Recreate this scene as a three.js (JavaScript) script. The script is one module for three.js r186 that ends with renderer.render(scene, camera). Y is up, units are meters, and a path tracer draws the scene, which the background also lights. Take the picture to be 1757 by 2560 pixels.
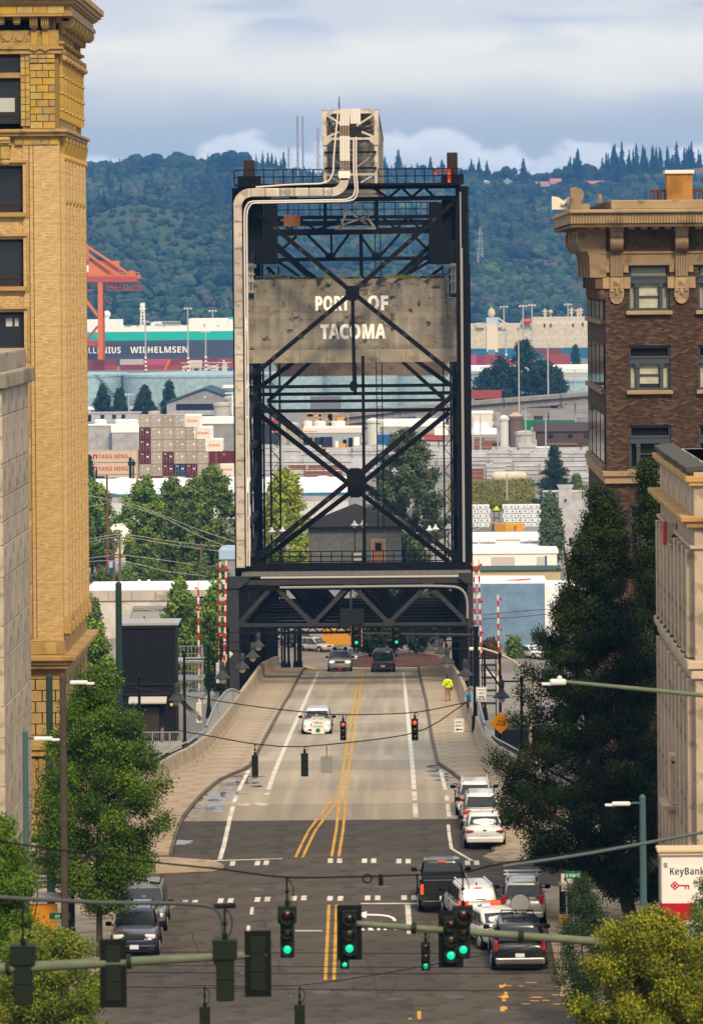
import*as THREE from 'three';
import {mergeGeometries} from 'three/addons/utils/BufferGeometryUtils.js';
import {RoundedBoxGeometry} from 'three/addons/geometries/RoundedBoxGeometry.js';
import {MarchingCubes} from 'three/addons/objects/MarchingCubes.js';

// ---------- camera, sky, sun, exposure ----------
const scene=new THREE.Scene();
const F=10000,CX=1020,CY=690,ROLL=0.0085,EYE=45;   // a long lens looking level down the street, shifted down
const camera=new THREE.PerspectiveCamera(2*Math.atan(1870/F)*180/Math.PI,2040/3740,1,60000);
camera.setViewOffset(2040,3740,0,1180,1757,2560);
camera.position.set(0,EYE,0);camera.rotation.z=-ROLL;camera.updateProjectionMatrix();
camera.focus=300;camera.userData.fStop=1.6;
scene.add(camera);
const renderer=new THREE.WebGLRenderer({antialias: true});
renderer.toneMapping=THREE.LinearToneMapping;renderer.toneMappingExposure=1.22;
renderer.shadowMap.enabled=true;renderer.shadowMap.type=THREE.PCFSoftShadowMap;
const sun=new THREE.DirectionalLight(0xffe4bc,3.2);
sun.position.set(120,400,200);sun.target.position.set(0,10,-220);sun.shadow.radius=20;
sun.castShadow=true;sun.shadow.mapSize.set(4096,4096);
Object.assign(sun.shadow.camera,{left: -250,right: 250,top: 250,bottom: -250,near: 1,far: 1500});
scene.add(sun,sun.target);

// ---------- small tools ----------
function mulberry(a) {return ()=>{a |= 0;a=a + 0x6D2B79F5 | 0;let t=Math.imul(a ^ a >>> 15,1 | a);t=t + Math.imul(t ^ t >>> 7,61 | t) ^ t;return ((t ^ t >>> 14) >>> 0)/4294967296;};}
let R=mulberry(7);
const rr=(a,b)=>a + (b - a)*R();
const pick=a=>a[Math.floor(R()*a.length)];
const clamp=(v,a=0,b=1)=>Math.min(b,Math.max(a,v));
const TEN=['twen', 'thir', 'for', 'fif', 'six', 'seven', 'eigh', 'nine'],ORD='first second third fourth fifth sixth seventh eighth ninth tenth eleventh twelfth thirteenth fourteenth fifteenth sixteenth seventeenth eighteenth nineteenth'.split(' '),ord=i=>ORD[i]||(i % 10===9?TEN[(i - 19)/10] + 'tieth': TEN[Math.floor((i + 1)/10) - 2] + 'ty-'+ ORD[i % 10]);
const sst=(a,b,v)=>{const t=clamp((v - a)/(b - a));return t*t*(3 - 2*t);};
const mix=(a,b,t)=>a + (b - a)*t;
const hash=(x,y,s=0)=>{let h=Math.imul(x,374761393) + Math.imul(y,668265263) + Math.imul(s,1442695041);h=Math.imul(h ^ h >>> 13,1274126177);return ((h ^ h >>> 16) >>> 0)/4294967296;};
function vnoise(x,y,s=0,px=0,py=0) {
const xi=Math.floor(x),yi=Math.floor(y),fx=x - xi,fy=y - yi,u=fx*fx*(3 - 2*fx),v=fy*fy*(3 - 2*fy);
const w=(i,p)=>p?((i % p) + p) % p : i;
const a=hash(w(xi,px),w(yi,py),s),b=hash(w(xi + 1,px),w(yi,py),s),c=hash(w(xi,px),w(yi + 1,py),s),d=hash(w(xi + 1,px),w(yi + 1,py),s);
return mix(mix(a,b,u),mix(c,d,u),v);
}
function fbm(x,y,o=4,s=0,p=0) {let v=0,a=0.5,n=0;for (let i=0;i<o;i++) {v+=a*vnoise(x,y,s + i,p,p);n+=a;a*=0.5;x*=2;y*=2;p*=2;} return v/n;}
const V=(x,y,z)=>new THREE.Vector3(x,y,z);
const lerpTab=(tab,x)=>{let i=0;while (i<tab.length - 2&&x>tab[i + 1][0]) i++;const [a,b]=tab[i],[c,d]=tab[i + 1];return b + (d - b)*(x - a)/(c - a);};
// a sight line of the long lens at a known distance from the eye
function unroll(x,y) {const a=x - CX,b=y - CY;return [a - ROLL*b,b + ROLL*a];}
function at(x,y,D) {const [a,b]=unroll(x,y);return V(a*D/F,EYE - b*D/F,-D);}
const xa=(x,y,D)=>at(x,y,D).x,ya=(x,y,D)=>at(x,y,D).y;
function onFlat(x,y,Y=0) {const [, b]=unroll(x,y);return at(x,y,(EYE - Y)*F/b);}
// the street: level up to the bridge, then falling along the bridge deck
const HT=[[60,17.5],[95,21.5],[125,25.2],[139,26.0],[160,26.2],[176,26.2],[188,26.0],[200,25.95],[217,26.65],[246,28.2],[290,30.72],[345,33.9],[352,34.5],[460,45.05],[600,45.05]];
const roadY=D=>EYE - (lerpTab(HT,D - 3) + lerpTab(HT,D)*2 + lerpTab(HT,D + 3))/4;
function onRoad(x,y,lift=0) {let lo=100,hi=347;const [, b]=unroll(x,y);for (let i=0;i<40;i++) {const m=(lo + hi)/2;if ((EYE - roadY(m) - lift)*F/m>b) lo=m;else hi=m;} return at(x,y,(lo + hi)/2);}

const names={};
function numbered(n) {const k=names[n]=(names[n] ?? -1) + 1;return k?`${n}_${String(k).padStart(3, '0')}`: n;}
class MB {                                                           // collects shapes, builds one mesh
constructor() {this.g=[];}
add(g,m) {let h=g.index?g.toNonIndexed() : g.clone();if (m) h.applyMatrix4(m);for (const k of Object.keys(h.attributes)) if (k!=='position'&& k!=='normal') h.deleteAttribute(k);this.g.push(h);return this;}
box(w,h,d,x=0,y=0,z=0,ry=0,rx=0,rz=0) {return this.add(new THREE.BoxGeometry(w,h,d),new THREE.Matrix4().makeRotationFromEuler(new THREE.Euler(rx,ry,rz, 'YXZ')).setPosition(x,y,z));}
rbox(w,h,d,r,x=0,y=0,z=0,ry=0) {return this.add(new RoundedBoxGeometry(w,h,d,2,r),new THREE.Matrix4().makeRotationY(ry).setPosition(x,y,z));}
bar(a,b,w,h=w) {const A=V(...a),B=V(...b),L=A.distanceTo(B),z=B.clone().sub(A).normalize();const up=Math.abs(z.y)>0.99?V(0,0,1) : V(0,1,0);const x=up.clone().cross(z).normalize(),y=z.clone().cross(x);return this.add(new THREE.BoxGeometry(w,h,L),new THREE.Matrix4().makeBasis(x,y,z).setPosition(A.add(B).multiplyScalar(0.5)));}
fbar(a,b,w,d) {const A=V(...a),B=V(...b),L=A.distanceTo(B),y=B.clone().sub(A).normalize(),z0=V(0,0,1),x=y.clone().cross(z0).normalize(),z=x.clone().cross(y);return this.add(new THREE.BoxGeometry(w,L,d),new THREE.Matrix4().makeBasis(x,y,z).setPosition(A.add(B).multiplyScalar(0.5)));}
rod(a,b,r,seg=6,r2=r) {const A=V(...a),B=V(...b),L=A.distanceTo(B);const q=new THREE.Quaternion().setFromUnitVectors(V(0,1,0),B.clone().sub(A).normalize());return this.add(new THREE.CylinderGeometry(r2,r,L,seg),new THREE.Matrix4().compose(A.add(B).multiplyScalar(0.5),q,V(1,1,1)));}
cyl(r1,r2,h,x=0,y=0,z=0,seg=16) {return this.add(new THREE.CylinderGeometry(r2,r1,h,seg),new THREE.Matrix4().setPosition(x,y + h/2,z));}
tube(pts,r,n=24,seg=6) {return this.add(new THREE.TubeGeometry(new THREE.CatmullRomCurve3(pts.map(p=>Array.isArray(p)?V(...p) : p)),n,r,seg));}
lathe(pr,x=0,y=0,z=0,seg=16) {return this.add(new THREE.LatheGeometry(pr.map(p=>new THREE.Vector2(p[0],p[1])),seg),new THREE.Matrix4().setPosition(x,y,z));}
ball(r,x,y,z,sx=1,sy=1,sz=1,n=10) {return this.add(new THREE.SphereGeometry(r,n,n - 2),new THREE.Matrix4().makeScale(sx,sy,sz).setPosition(x,y,z));}
ext(pts,d,m,bev=0) {const s=new THREE.Shape(pts.map(p=>new THREE.Vector2(p[0],p[1])));return this.add(new THREE.ExtrudeGeometry(s,{depth: d,bevelEnabled: bev>0,bevelSize: bev,bevelThickness: bev,bevelSegments: 2}),m);}
tri(list) {const g=new THREE.BufferGeometry();g.setAttribute('position', new THREE.Float32BufferAttribute(list.flat(),3));g.computeVertexNormals();return this.add(g);}
quad(a,b,c,d) {return this.tri([a,b,c,a,c,d]);}
geo() {
const g=this.g.length>1?mergeGeometries(this.g) : this.g[0],p=g.attributes.position.array,n=p.length/3,uv=new Float32Array(n*2);
for (let i=0;i<n;i+=3) {
const o=i*3,ux=p[o + 3] - p[o],uy=p[o + 4] - p[o + 1],uz=p[o + 5] - p[o + 2],vx=p[o + 6] - p[o],vy=p[o + 7] - p[o + 1],vz=p[o + 8] - p[o + 2];
const nx=Math.abs(uy*vz - uz*vy),ny=Math.abs(uz*vx - ux*vz),nz=Math.abs(ux*vy - uy*vx);
for (let k=0;k<3;k++) {const q=o + k*3,w=(i + k)*2;if (ny>nx&&ny>nz) {uv[w]=p[q];uv[w + 1]=p[q + 2];} else if (nx>nz) {uv[w]=p[q + 2];uv[w + 1]=p[q + 1];} else {uv[w]=p[q];uv[w + 1]=p[q + 1];}}
}
g.setAttribute('uv', new THREE.BufferAttribute(uv,2));return g;
}
}
const mb=()=>new MB();
function P(name,b,mat,parent) {const m=new THREE.Mesh(b instanceof MB?b.geo() : b,mat);m.name=parent?name : numbered(name);(parent||scene).add(m);return m;}
function T(name,label,category,pos=[0,0,0],ry=0,group) {const o=new THREE.Group();o.name=numbered(name);const p=pos.isVector3?pos.toArray() : pos;o.position.set(...p);o.rotation.y=ry;o.userData={label,category};if (group) o.userData.group=group;scene.add(o);return o;}
function tag(o,label,category,group) {Object.assign(o.userData,{label,category});if (group) o.userData.group=group;return o;}
function S(name,b,mat) {const o=P(name,b,mat);o.userData.kind='structure';return o;}
function stuff(o) {o.userData.kind='stuff';return o;}
function dup(src,pos,ry,label,group) {const o=src.clone();o.name=numbered(src.name.replace(/_\d{3}$/, ''));const p=pos.isVector3?pos.toArray() : pos;o.position.set(...p);if (ry!==undefined&&ry!==null) o.rotation.y=ry;o.userData={...src.userData};if (label) o.userData.label=label;if (group) o.userData.group=group;scene.add(o);return o;}

// ---------- textures ----------
function texData(w,h,fn,srgb=true,rep=1) {
const d=new Uint8Array(w*h*4);
for (let j=0;j<h;j++) for (let i=0;i<w;i++) {const c=fn(i/w,j/h,i,j),k=(j*w + i)*4;for (let q=0;q<3;q++) d[k + q]=clamp(c.length?c[q] : c)*255;d[k + 3]=255;}
const t=new THREE.DataTexture(d,w,h);t.wrapS=t.wrapT=THREE.RepeatWrapping;t.magFilter=t.minFilter=THREE.LinearFilter;if (srgb) t.colorSpace=THREE.SRGBColorSpace;t.repeat.set(rep,rep);t.needsUpdate=true;return t;
}
function withRep(t,x,y=x) {const c=t.clone();c.repeat.set(x,y);c.needsUpdate=true;return c;}
const grainTex=texData(512,512,(u,v)=>{const a=fbm(u*8,v*8,5,3,8),b=hash(Math.floor(u*512),Math.floor(v*512),9);return 0.74 + 0.22*a + 0.07*(b - 0.5);});
const wornTex=texData(512,512,(u,v)=>{const a=fbm(u*4,v*4,6,21,4),b=fbm(u*16,v*6,4,31,2*1),s=sst(0.56,0.72,fbm(u*6,v*6,5,44,6));const g=0.78 + 0.2*a + 0.05*(hash(u*512 | 0,v*512 | 0) - 0.5) - 0.16*s;return [g,g*0.985,g*0.96];});
const laneTex=texData(256,512,(u,v)=>0.85 + 0.26*(fbm(u*16,v*2,4,61,0) - 0.5)*(0.3 + 0.7*Math.sin(Math.PI*u)) + 0.2*(fbm(u*5,v*3,4,63,0) - 0.5)*Math.sin(Math.PI*v) + 0.05*(hash(u*256 | 0,v*512 | 0,4) - 0.5));
const grainBump=texData(256,256,(u,v)=>0.5*fbm(u*16,v*16,4,5,16) + 0.5*hash(u*256 | 0,v*256 | 0,2),false);
const G=k=>withRep(grainTex,k),W=k=>withRep(wornTex,k);
const gr2=G(0.5),gr05=G(0.12),wr3=W(0.3),wr1=W(0.1),wrS=W(0.03),bmp=withRep(grainBump,1.2);
const col=c=>Array.isArray(c)?new THREE.Color().setRGB(...c) : new THREE.Color(c);
function M(c,rough=0.8,o={}) {return new THREE.MeshPhysicalMaterial({color: col(c),roughness: rough,metalness: 0,specularIntensity: rough>0.4?0.25 : 1,...o});}
const L3=(r,g,b)=>[Math.pow(r/255,2.2),Math.pow(g/255,2.2),Math.pow(b/255,2.2)];   // a colour as eyes name it, in linear values
// ---------- sky: layered overcast with a bank of cumulus along the horizon ----------
{
const w=4096,h=4096,d=new Float32Array(w*h*4),per=64;
const lump=(az,c,r,t)=>1.3 + (t - 1.3)*Math.sqrt(Math.max(0,1 - ((az - c)/r) ** 2));
function skyAt(i,el) {
const az=(i/w - 0.25)*360,a2=az - 360*Math.round(az/360),u=(i/w)*per,e=Math.max(el,0);   // 0 = straight down the street
const big=fbm(u*0.75,e*0.09 + 3,3,11,per*0.75),band=fbm(u*0.5,e*0.55,3,17,per*0.5),fine=fbm(u*4,e*2.2,4,23,per*4);
const veil=sst(2.1,3.3,e + 1.1*(band - 0.5) + 0.5*(fine - 0.5));
let r=mix(0.48,0.73,veil),g=mix(0.525,0.73,veil),b=mix(0.585,0.725,veil);
const warm=sst(2.35,2.9,e + 0.4*(fine - 0.5))*(1 - sst(3.2,3.7,e + 0.5*(fine - 0.5)));
r+=0.13*warm;g+=0.10*warm;b+=0.03*warm;
const grey=sst(3.3,4.3,e + 0.9*(fine - 0.5))*(1 - sst(6,14,e));r-=0.12*grey;g-=0.10*grey;b-=0.06*grey;
const patch=sst(0.5,0.66,fbm(u*3,e*2.6,3,41,per*3))*sst(3.0,3.4,e)*(1 - sst(4,6,e));r-=0.15*patch;g-=0.11*patch;b-=0.04*patch;
const up=sst(5,55,e),z=0.75 + 0.5*big;r=mix(r,0.95*z,up);g=mix(g,0.96*z,up);b=mix(b,z,up);
if (e<3) { // cumulus bank
let top=1.05 + 0.9*(fbm(u*2,1.5,3,61,per*2) - 0.35);
if (Math.abs(a2)<7) top=Math.max(1.2,lump(a2,-4.5,0.6,1.76),lump(a2,-2.35,0.8,2.02),lump(a2,-1.6,0.6,1.86),lump(a2,0.5,0.75,2.12),lump(a2,-0.3,0.7,2.06),lump(a2,-0.9,0.6,2.1),lump(a2,1.3,0.6,1.86),lump(a2,2.6,0.9,1.86),lump(a2,-3.3,0.6,1.62),lump(a2,4.4,0.9,1.9));
const edge=top + 0.34*(fbm((a2 + 200)*3.1,e*4.2,4,71) - 0.5) + 0.12*(fbm((a2 + 200)*12,e*12,3,73) - 0.5);
const cu=sst(-0.02,0.03,edge - e)*0.94,body=0.82 + 0.14*(fbm((a2 + 200)*2.4,e*5,3,77) - 0.4) - 0.12*sst(0.08,0.6,edge - e);
r=mix(r,body,cu);g=mix(g,body*1.005,cu);b=mix(b,body*1.03,cu);
}
const f=sst(0.3,-1,el);return [mix(r,0.5,f)*SKY,mix(g,0.52,f)*SKY,mix(b,0.55,f)*SKY];
}
const SKY=1.0,Q=16,put=(i,j,c)=>{const k=(j*w + i)*4;d[k]=c[0];d[k + 1]=c[1];d[k + 2]=c[2];d[k + 3]=1;};
const elOf=j=>((j + 0.5)/h - 0.5)*180,coarse=[];
for (let J=0;J <= h/Q;J++) {coarse.push([]);for (let I=0;I <= w/Q;I++) coarse[J].push(skyAt((I*Q) % w,elOf(J*Q)));}
const i0=Math.round((0.25 - 9/360)*w),i1=Math.round((0.25 + 9/360)*w),j0=Math.floor(h*(0.5 - 1/180)),j1=Math.ceil(h*(0.5 + 7/180));
for (let j=0;j<h;j++) for (let i=0;i<w;i++) {
if (i>i0&&i<i1&&j>j0&&j<j1) {put(i,j,skyAt(i + 0.5,elOf(j)));continue;}
const I=Math.floor(i/Q),J=Math.floor(j/Q),x=i/Q - I,y=j/Q - J,A=coarse[J][I],B=coarse[J][I + 1],C=coarse[J + 1][I],E=coarse[J + 1][I + 1];
put(i,j,[0,1,2].map(q=>mix(mix(A[q],B[q],x),mix(C[q],E[q],x),y)));
}
const t=new THREE.DataTexture(d,w,h,THREE.RGBAFormat,THREE.FloatType);
t.mapping=THREE.EquirectangularReflectionMapping;t.magFilter=t.minFilter=THREE.LinearFilter;t.needsUpdate=true;
scene.background=t;scene.environment=t;scene.backgroundIntensity=1;scene.environmentIntensity=1;
}

// ---------- ground, street, bridge deck ----------
const MAT={};
MAT.asphalt=M([0.115,0.10,0.085],0.85,{map: wr3,bumpMap: bmp,bumpScale: 0.004});
MAT.asphalt2=M([0.092,0.081,0.071],0.8,{map: wr3,bumpMap: bmp,bumpScale: 0.004});
MAT.deck=[[0.47,0.40,0.30],[0.43,0.37,0.28],[0.49,0.415,0.31],[0.39,0.335,0.26]].map(c=>M(c,0.72,{map: withRep(laneTex,0.14,0.022),bumpMap: bmp,bumpScale: 0.003}));
MAT.walk=[[0.51,0.42,0.31],[0.49,0.405,0.30],[0.47,0.39,0.29],[0.50,0.41,0.305]].map(c=>M(c,0.85,{map: wr3,bumpMap: bmp,bumpScale: 0.003}));
MAT.conc=M([0.52,0.44,0.335],0.85,{map: wr3,bumpMap: bmp,bumpScale: 0.004});
MAT.concG=M([0.36,0.345,0.325],0.85,{map: wr3});
MAT.white=M([0.80,0.78,0.72],0.7,{map: wr3});
MAT.yellow=M([0.72,0.40,0.05],0.7,{map: wr3});
MAT.wet=M([0.12,0.11,0.10],0.06,{metalness: 0});
MAT.black=M([0.006,0.0065,0.008],0.6);
MAT.steelK=M([0.0055,0.0065,0.009],0.7,{map: gr2});
MAT.steelG=M([0.05,0.05,0.053],0.65,{map: gr2});
MAT.galv=M([0.36,0.38,0.39],0.45,{metalness: 0.5});
MAT.wood=M([0.16,0.12,0.09],0.9,{map: gr2});
MAT.tyre=M([0.014,0.014,0.015],0.85);
MAT.glassK=M([0.012,0.014,0.016],0.06,{metalness: 0});
MAT.chrome=M([0.6,0.6,0.6],0.18,{metalness: 1});

function resample(pts,n) {const L=[0];for (let i=1;i<pts.length;i++) L.push(L[i - 1] + pts[i].distanceTo(pts[i - 1]));const out=[];for (let k=0;k <= n;k++) {const s=L[L.length - 1]*k/n;let i=0;while (i<pts.length - 2&&L[i + 1]<s) i++;out.push(pts[i].clone().lerp(pts[i + 1],(s - L[i])/Math.max(1e-6,L[i + 1] - L[i])));} return out;}
const onDeck=(p,lift)=>V(p.x,roadY(-p.z) + lift,p.z);
function stripGeo(Ls,Rs,lift,thick,b=mb()) {                     // slab between two edges, following the street's fall
const n=Ls.length - 1,l=Ls.map(p=>onDeck(p,lift).toArray()),r=Rs.map(p=>onDeck(p,lift).toArray()),dn=p=>[p[0],p[1] - thick,p[2]];
for (let i=0;i<n;i++) {b.quad(l[i],r[i],r[i + 1],l[i + 1]);if (thick) {b.quad(dn(l[i]),l[i],l[i + 1],dn(l[i + 1]));b.quad(r[i],dn(r[i]),dn(r[i + 1]),r[i + 1]);}}
if (thick) {b.quad(l[0],dn(l[0]),dn(r[0]),r[0]);b.quad(dn(l[n]),l[n],r[n],dn(r[n]));}
return b;
}
const px=a=>a.map(([x,y])=>onRoad(x,y));
const KL=px([[753,1680],[721,1738],[691,1790],[659,1849],[626,1912],[612,1924],[545,1953],[497,1995],[454,2046],[437,2085],[420,2148]]).reverse();
const KR=px([[1049,1678],[1068,1752],[1084,1849],[1098,1911],[1128,1930],[1171,1963],[1208,1995],[1236,2040],[1246,2085],[1236,2135]]).reverse();
const BL=px([[694,1678],[664,1692],[635,1738],[618,1764],[597,1796],[570,1836],[553,1856],[529,1890],[487,1922],[453,1938],[397,1975],[345,2030],[325,2080],[318,2148]]).reverse();
const BR=px([[1109,1676],[1142,1729],[1169,1809],[1201,1890],[1227,1916],[1274,1944],[1330,1985],[1345,2040],[1350,2090],[1355,2140]]).reverse();
const byD=(poly,D)=>{for (let i=0;i<poly.length - 1;i++) {const a=-poly[i].z,b=-poly[i + 1].z;if (D >= a&&D <= b) return poly[i].clone().lerp(poly[i + 1],(D - a)/(b - a));} const e=D<-poly[0].z?poly[0] : poly[poly.length - 1];return V(e.x,0,-D);};
const along=(poly,D0,D1,n)=>Array.from({length: n + 1},(_,i)=>{const D=D0 + (D1 - D0)*i/n;const p=byD(poly,D);p.z=-D;return p;});
const xAxis=D=>-3.3 - Math.max(0,D - 185)*0.0056;

{ // the flat land down by the harbour, and the city block the street stands on
const b=mb();b.quad([-9000,0,-203],[9000,0,-203],[9000,0,-12000],[-9000,0,-12000]);
S('ground', b,M([0.30,0.285,0.265],0.9,{map: withRep(wornTex,0.012)}));
const c=mb();const Ds=[-60,20,60,90,110,125,139,150,160,170,180,190,200];
for (let i=0;i<Ds.length - 1;i++) {const a=[-400,roadY(Math.max(60,Ds[i])) - 0.16,-Ds[i]],e=[400,a[1],-Ds[i]],y2=roadY(Math.max(60,Ds[i + 1])) - 0.16;c.quad(a,e,[400,y2,-Ds[i + 1]],[-400,y2,-Ds[i + 1]]);}
c.quad([-400,roadY(200) - 0.16,-200],[400,roadY(200) - 0.16,-200],[400,-0.5,-203],[-400,-0.5,-203]);
S('city_ground', c,M([0.24,0.22,0.19],0.9,{map: wr1}));
}
{ // street
const g=new THREE.Group();g.name=numbered('street');g.userData.kind='structure';scene.add(g);
const edge=(D,x)=>V(x,0,-D);
const span=(D0,D1,xl,xr,n)=>[Array.from({length: n + 1},(_,i)=>edge(mix(D0,D1,i/n),xl)),Array.from({length: n + 1},(_,i)=>edge(mix(D0,D1,i/n),xr))];
P('asphalt_surface', stripGeo(...span(60,166,-12.2,6.2,26),0,0),MAT.asphalt,g);
P('asphalt_surface', stripGeo(...span(166,181,-70,60,6),0,0),MAT.asphalt,g);
const l=along(KL,181,191.3,4),r=along(KR,181,191.3,4);l.forEach(p=>p.x-=0.3);r.forEach(p=>p.x+=0.3);
P('asphalt_surface', stripGeo(l,r,0.002,0),MAT.asphalt2,g);
// patches of newer asphalt
for (const [a,w,y0,y1] of [[700,330,2490,2560],[880,260,2350,2480],[300,420,2420,2545]]) {const p=[[a,y0],[a + w,y0],[a + w + 8,y1],[a,y1]].map(q=>onRoad(...q));P('asphalt_patch', stripGeo([p[3],p[0]],[p[2],p[1]],0.004,0),MAT.asphalt2,g);}
}
{ // bridge deck in concrete bays
const g=new THREE.Group();g.name=numbered('bridge_deck');g.userData.kind='structure';scene.add(g);
const cuts=[191.32,197,203,209,215.5,223,231,240,249,259,270,281,293,306,319,332,346,372,400,430,460];
cuts.forEach((D,i)=>{if (!i) return;const D0=cuts[i - 1] + 0.02,n=6,l=along(KL,D0,D - 0.02,n),r=along(KR,D0,D - 0.02,n);l.forEach(p=>p.x-=0.3);r.forEach(p=>p.x+=0.3);P('deck_bay', stripGeo(l,r,0,0.35),MAT.deck[(i*7) % 4],g);});
}
function walkway(name,A,B,D0,D1,step,lift) {
const g=new THREE.Group();g.name=numbered(name);g.userData.kind='structure';scene.add(g);
const n=Math.round((D1 - D0)/step);
for (let i=0;i<n;i++) {const a=D0 + (D1 - D0)*i/n + 0.008,b=D0 + (D1 - D0)*(i + 1)/n - 0.008;P('slab', stripGeo(along(A,a,b,3),along(B,a,b,3),lift,0.2),MAT.walk[(i*5 + (i*i) % 3) % 4],g);}
return g;
}
walkway('sidewalk', BL,KL,181,352,6.1,0.15);
walkway('sidewalk', KR,BR,181,352,6.1,0.15);
{ // kerbs: darker stained edge stones along both sides
for (const [poly,s] of [[KL,1],[KR,-1]]) {
const g=new THREE.Group();g.name=numbered('kerb');g.userData.kind='structure';scene.add(g);
for (let D=181;D<350;D+=6.1) {const a=along(poly,D + 0.02,D + 6.08,4),b=a.map(p=>p.clone());a.forEach(p=>p.x+=s*0.16);b.forEach(p=>p.x+=s*0.004);P('kerb_stone', s>0?stripGeo(b,a,0.145,0.16) : stripGeo(a,b,0.145,0.16),M([0.17,0.15,0.125],0.85,{map: wr3}),g);}
}
}
function flatWalk(name,pts,mat,lift=0.15) {                       // corner pavements, given by their outline
const P0=pts.map(q=>q.isVector3?q : onRoad(...q));const y=roadY(-P0[0].z);
const s=new THREE.Shape(P0.map(p=>new THREE.Vector2(p.x,-p.z)));
const m=mb().add(new THREE.ExtrudeGeometry(s,{depth: lift + 0.1,bevelEnabled: false}),new THREE.Matrix4().makeRotationX(-Math.PI/2).setPosition(0,y - 0.1,0));
return S(name,m,mat);
}
flatWalk('corner_pavement', [[200,2165],[320,2150],[420,2149],[532,2158],[560,2170],[532,2178],[330,2186],[200,2196]],MAT.walk[0]);
flatWalk('corner_pavement', [[60,2232],[255,2231],[405,2250],[440,2266],[405,2278],[340,2288],[300,2345],[252,2430],[60,2430]],MAT.walk[2]);
flatWalk('corner_pavement', [[238,2432],[228,2560],[-40,2560],[-40,2432]],MAT.walk[0]);
flatWalk('corner_pavement', [[1357,2222],[1600,2240],[1900,2270],[1900,2545],[1404,2545],[1399,2465],[1362,2290]],MAT.walk[2]);
flatWalk('corner_pavement', [[1206,2148],[1240,2134],[1340,2110],[1600,2110],[1600,2165],[1240,2162]],MAT.walk[0]);
{ // the elevated pavement beyond the tan building
const p=mb();p.box(5,0.3,14,-13.6,roadY(190) + 0.0,-191.5);S('side_pavement', p,MAT.walk[2]);
const q=mb();q.box(9,0.3,30,10.8,roadY(195) + 0.0,-196);S('side_pavement', q,MAT.walk[2]);
}
// ---------- paint on the road ----------
function line(name,pts,w,mat,lift=0.006,label) {                // ribbon of paint along points on the street
const p=pts.map(q=>q.isVector3?q : onRoad(...q)),n=Math.max(2,Math.round(p[0].distanceTo(p[p.length - 1])/4)),c=resample(p,n);
const l=[],r=[];c.forEach((q,i)=>{const a=c[Math.max(0,i - 1)],b=c[Math.min(n,i + 1)],t=b.clone().sub(a).setY(0).normalize(),s=V(-t.z,0,t.x).multiplyScalar(w/2);l.push(q.clone().sub(s));r.push(q.clone().add(s));});
const o=S(name,stripGeo(l,r,lift,0),mat);return o;
}
line('lane_line', [[667,1987],[796,1680]],0.24,MAT.white);line('lane_line', [[1039,2042],[1024,1840],[1008,1680]],0.24,MAT.white);
line('edge_line', [[550,2149],[562,2108],[575,2046],[589,1995],[622,1926]],0.2,MAT.white);
line('edge_line', [[1122,2042],[1117,1995],[1101,1925]],0.2,MAT.white);
line('edge_line', [[1180,2152],[1149,2143],[1130,2130],[1124,2100],[1120,2062]],0.16,MAT.white,0.008);
const off=(pts,d)=>pts.map(q=>{const p=onRoad(...q);p.x+=d;return p;});
for (const d of [-0.16,0.16]) {
line('centre_line', off([[857,1984],[879,1830],[904,1676]],d),0.13,MAT.yellow);
line('centre_line', off([[748,2143],[777,2081],[845,1992],[857,1975]],d),0.13,MAT.yellow,0.009);
line('centre_line', off([[838,2142],[850,2070],[857,1990]],d),0.13,MAT.yellow,0.012);
line('centre_line', off([[824,2450],[832,2262]],d),0.13,MAT.yellow);
line('centre_line', off([[1038,2600],[1036,2528]],d),0.13,MAT.yellow);
}
line('stop_line', [[902,2259],[1047,2259]],0.3,MAT.white);line('stop_line', [[738,2327],[806,2327]],0.25,MAT.white);
line('stop_line', [[536,2152],[706,2147]],0.2,MAT.white,0.01);
line('lane_line', [[1019,2262],[1024,2335]],0.22,MAT.white);
for (const [x,y] of [[630,2277],[621,2323],[604,2441],[602,2548]]) line('lane_dash', [[x - 1,y + 9],[x + 1,y - 9]],0.14,MAT.white);
{ // pairs of crosswalk blocks
const far=[[582,2159],[644,2158],[666,2157],[826,2152],[849,2152],[911,2152],[934,2152],[997,2153],[1020,2153],[1083,2154],[1105,2154],[1168,2157],[1191,2157]];
const near=[[463,2256],[487,2256],[552,2252],[577,2251],[644,2249],[669,2248],[735,2246],[760,2245],[825,2246],[851,2246],[919,2245],[944,2245],[1010,2244],[1035,2244]];
for (const [x,y] of [...far,...near]) {const p=onRoad(x,y),h=0.62;line('crosswalk_block', [V(p.x,0,p.z + h),V(p.x,0,p.z - h)],0.23,MAT.white,0.007);}
for (let i=0;i<5;i++) {const p=onRoad(120,2190 + i*11);line('crosswalk_block', [V(p.x - 1.5,0,p.z),V(p.x + 1.3,0,p.z)],0.22,MAT.white,0.007);}
}
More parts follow.
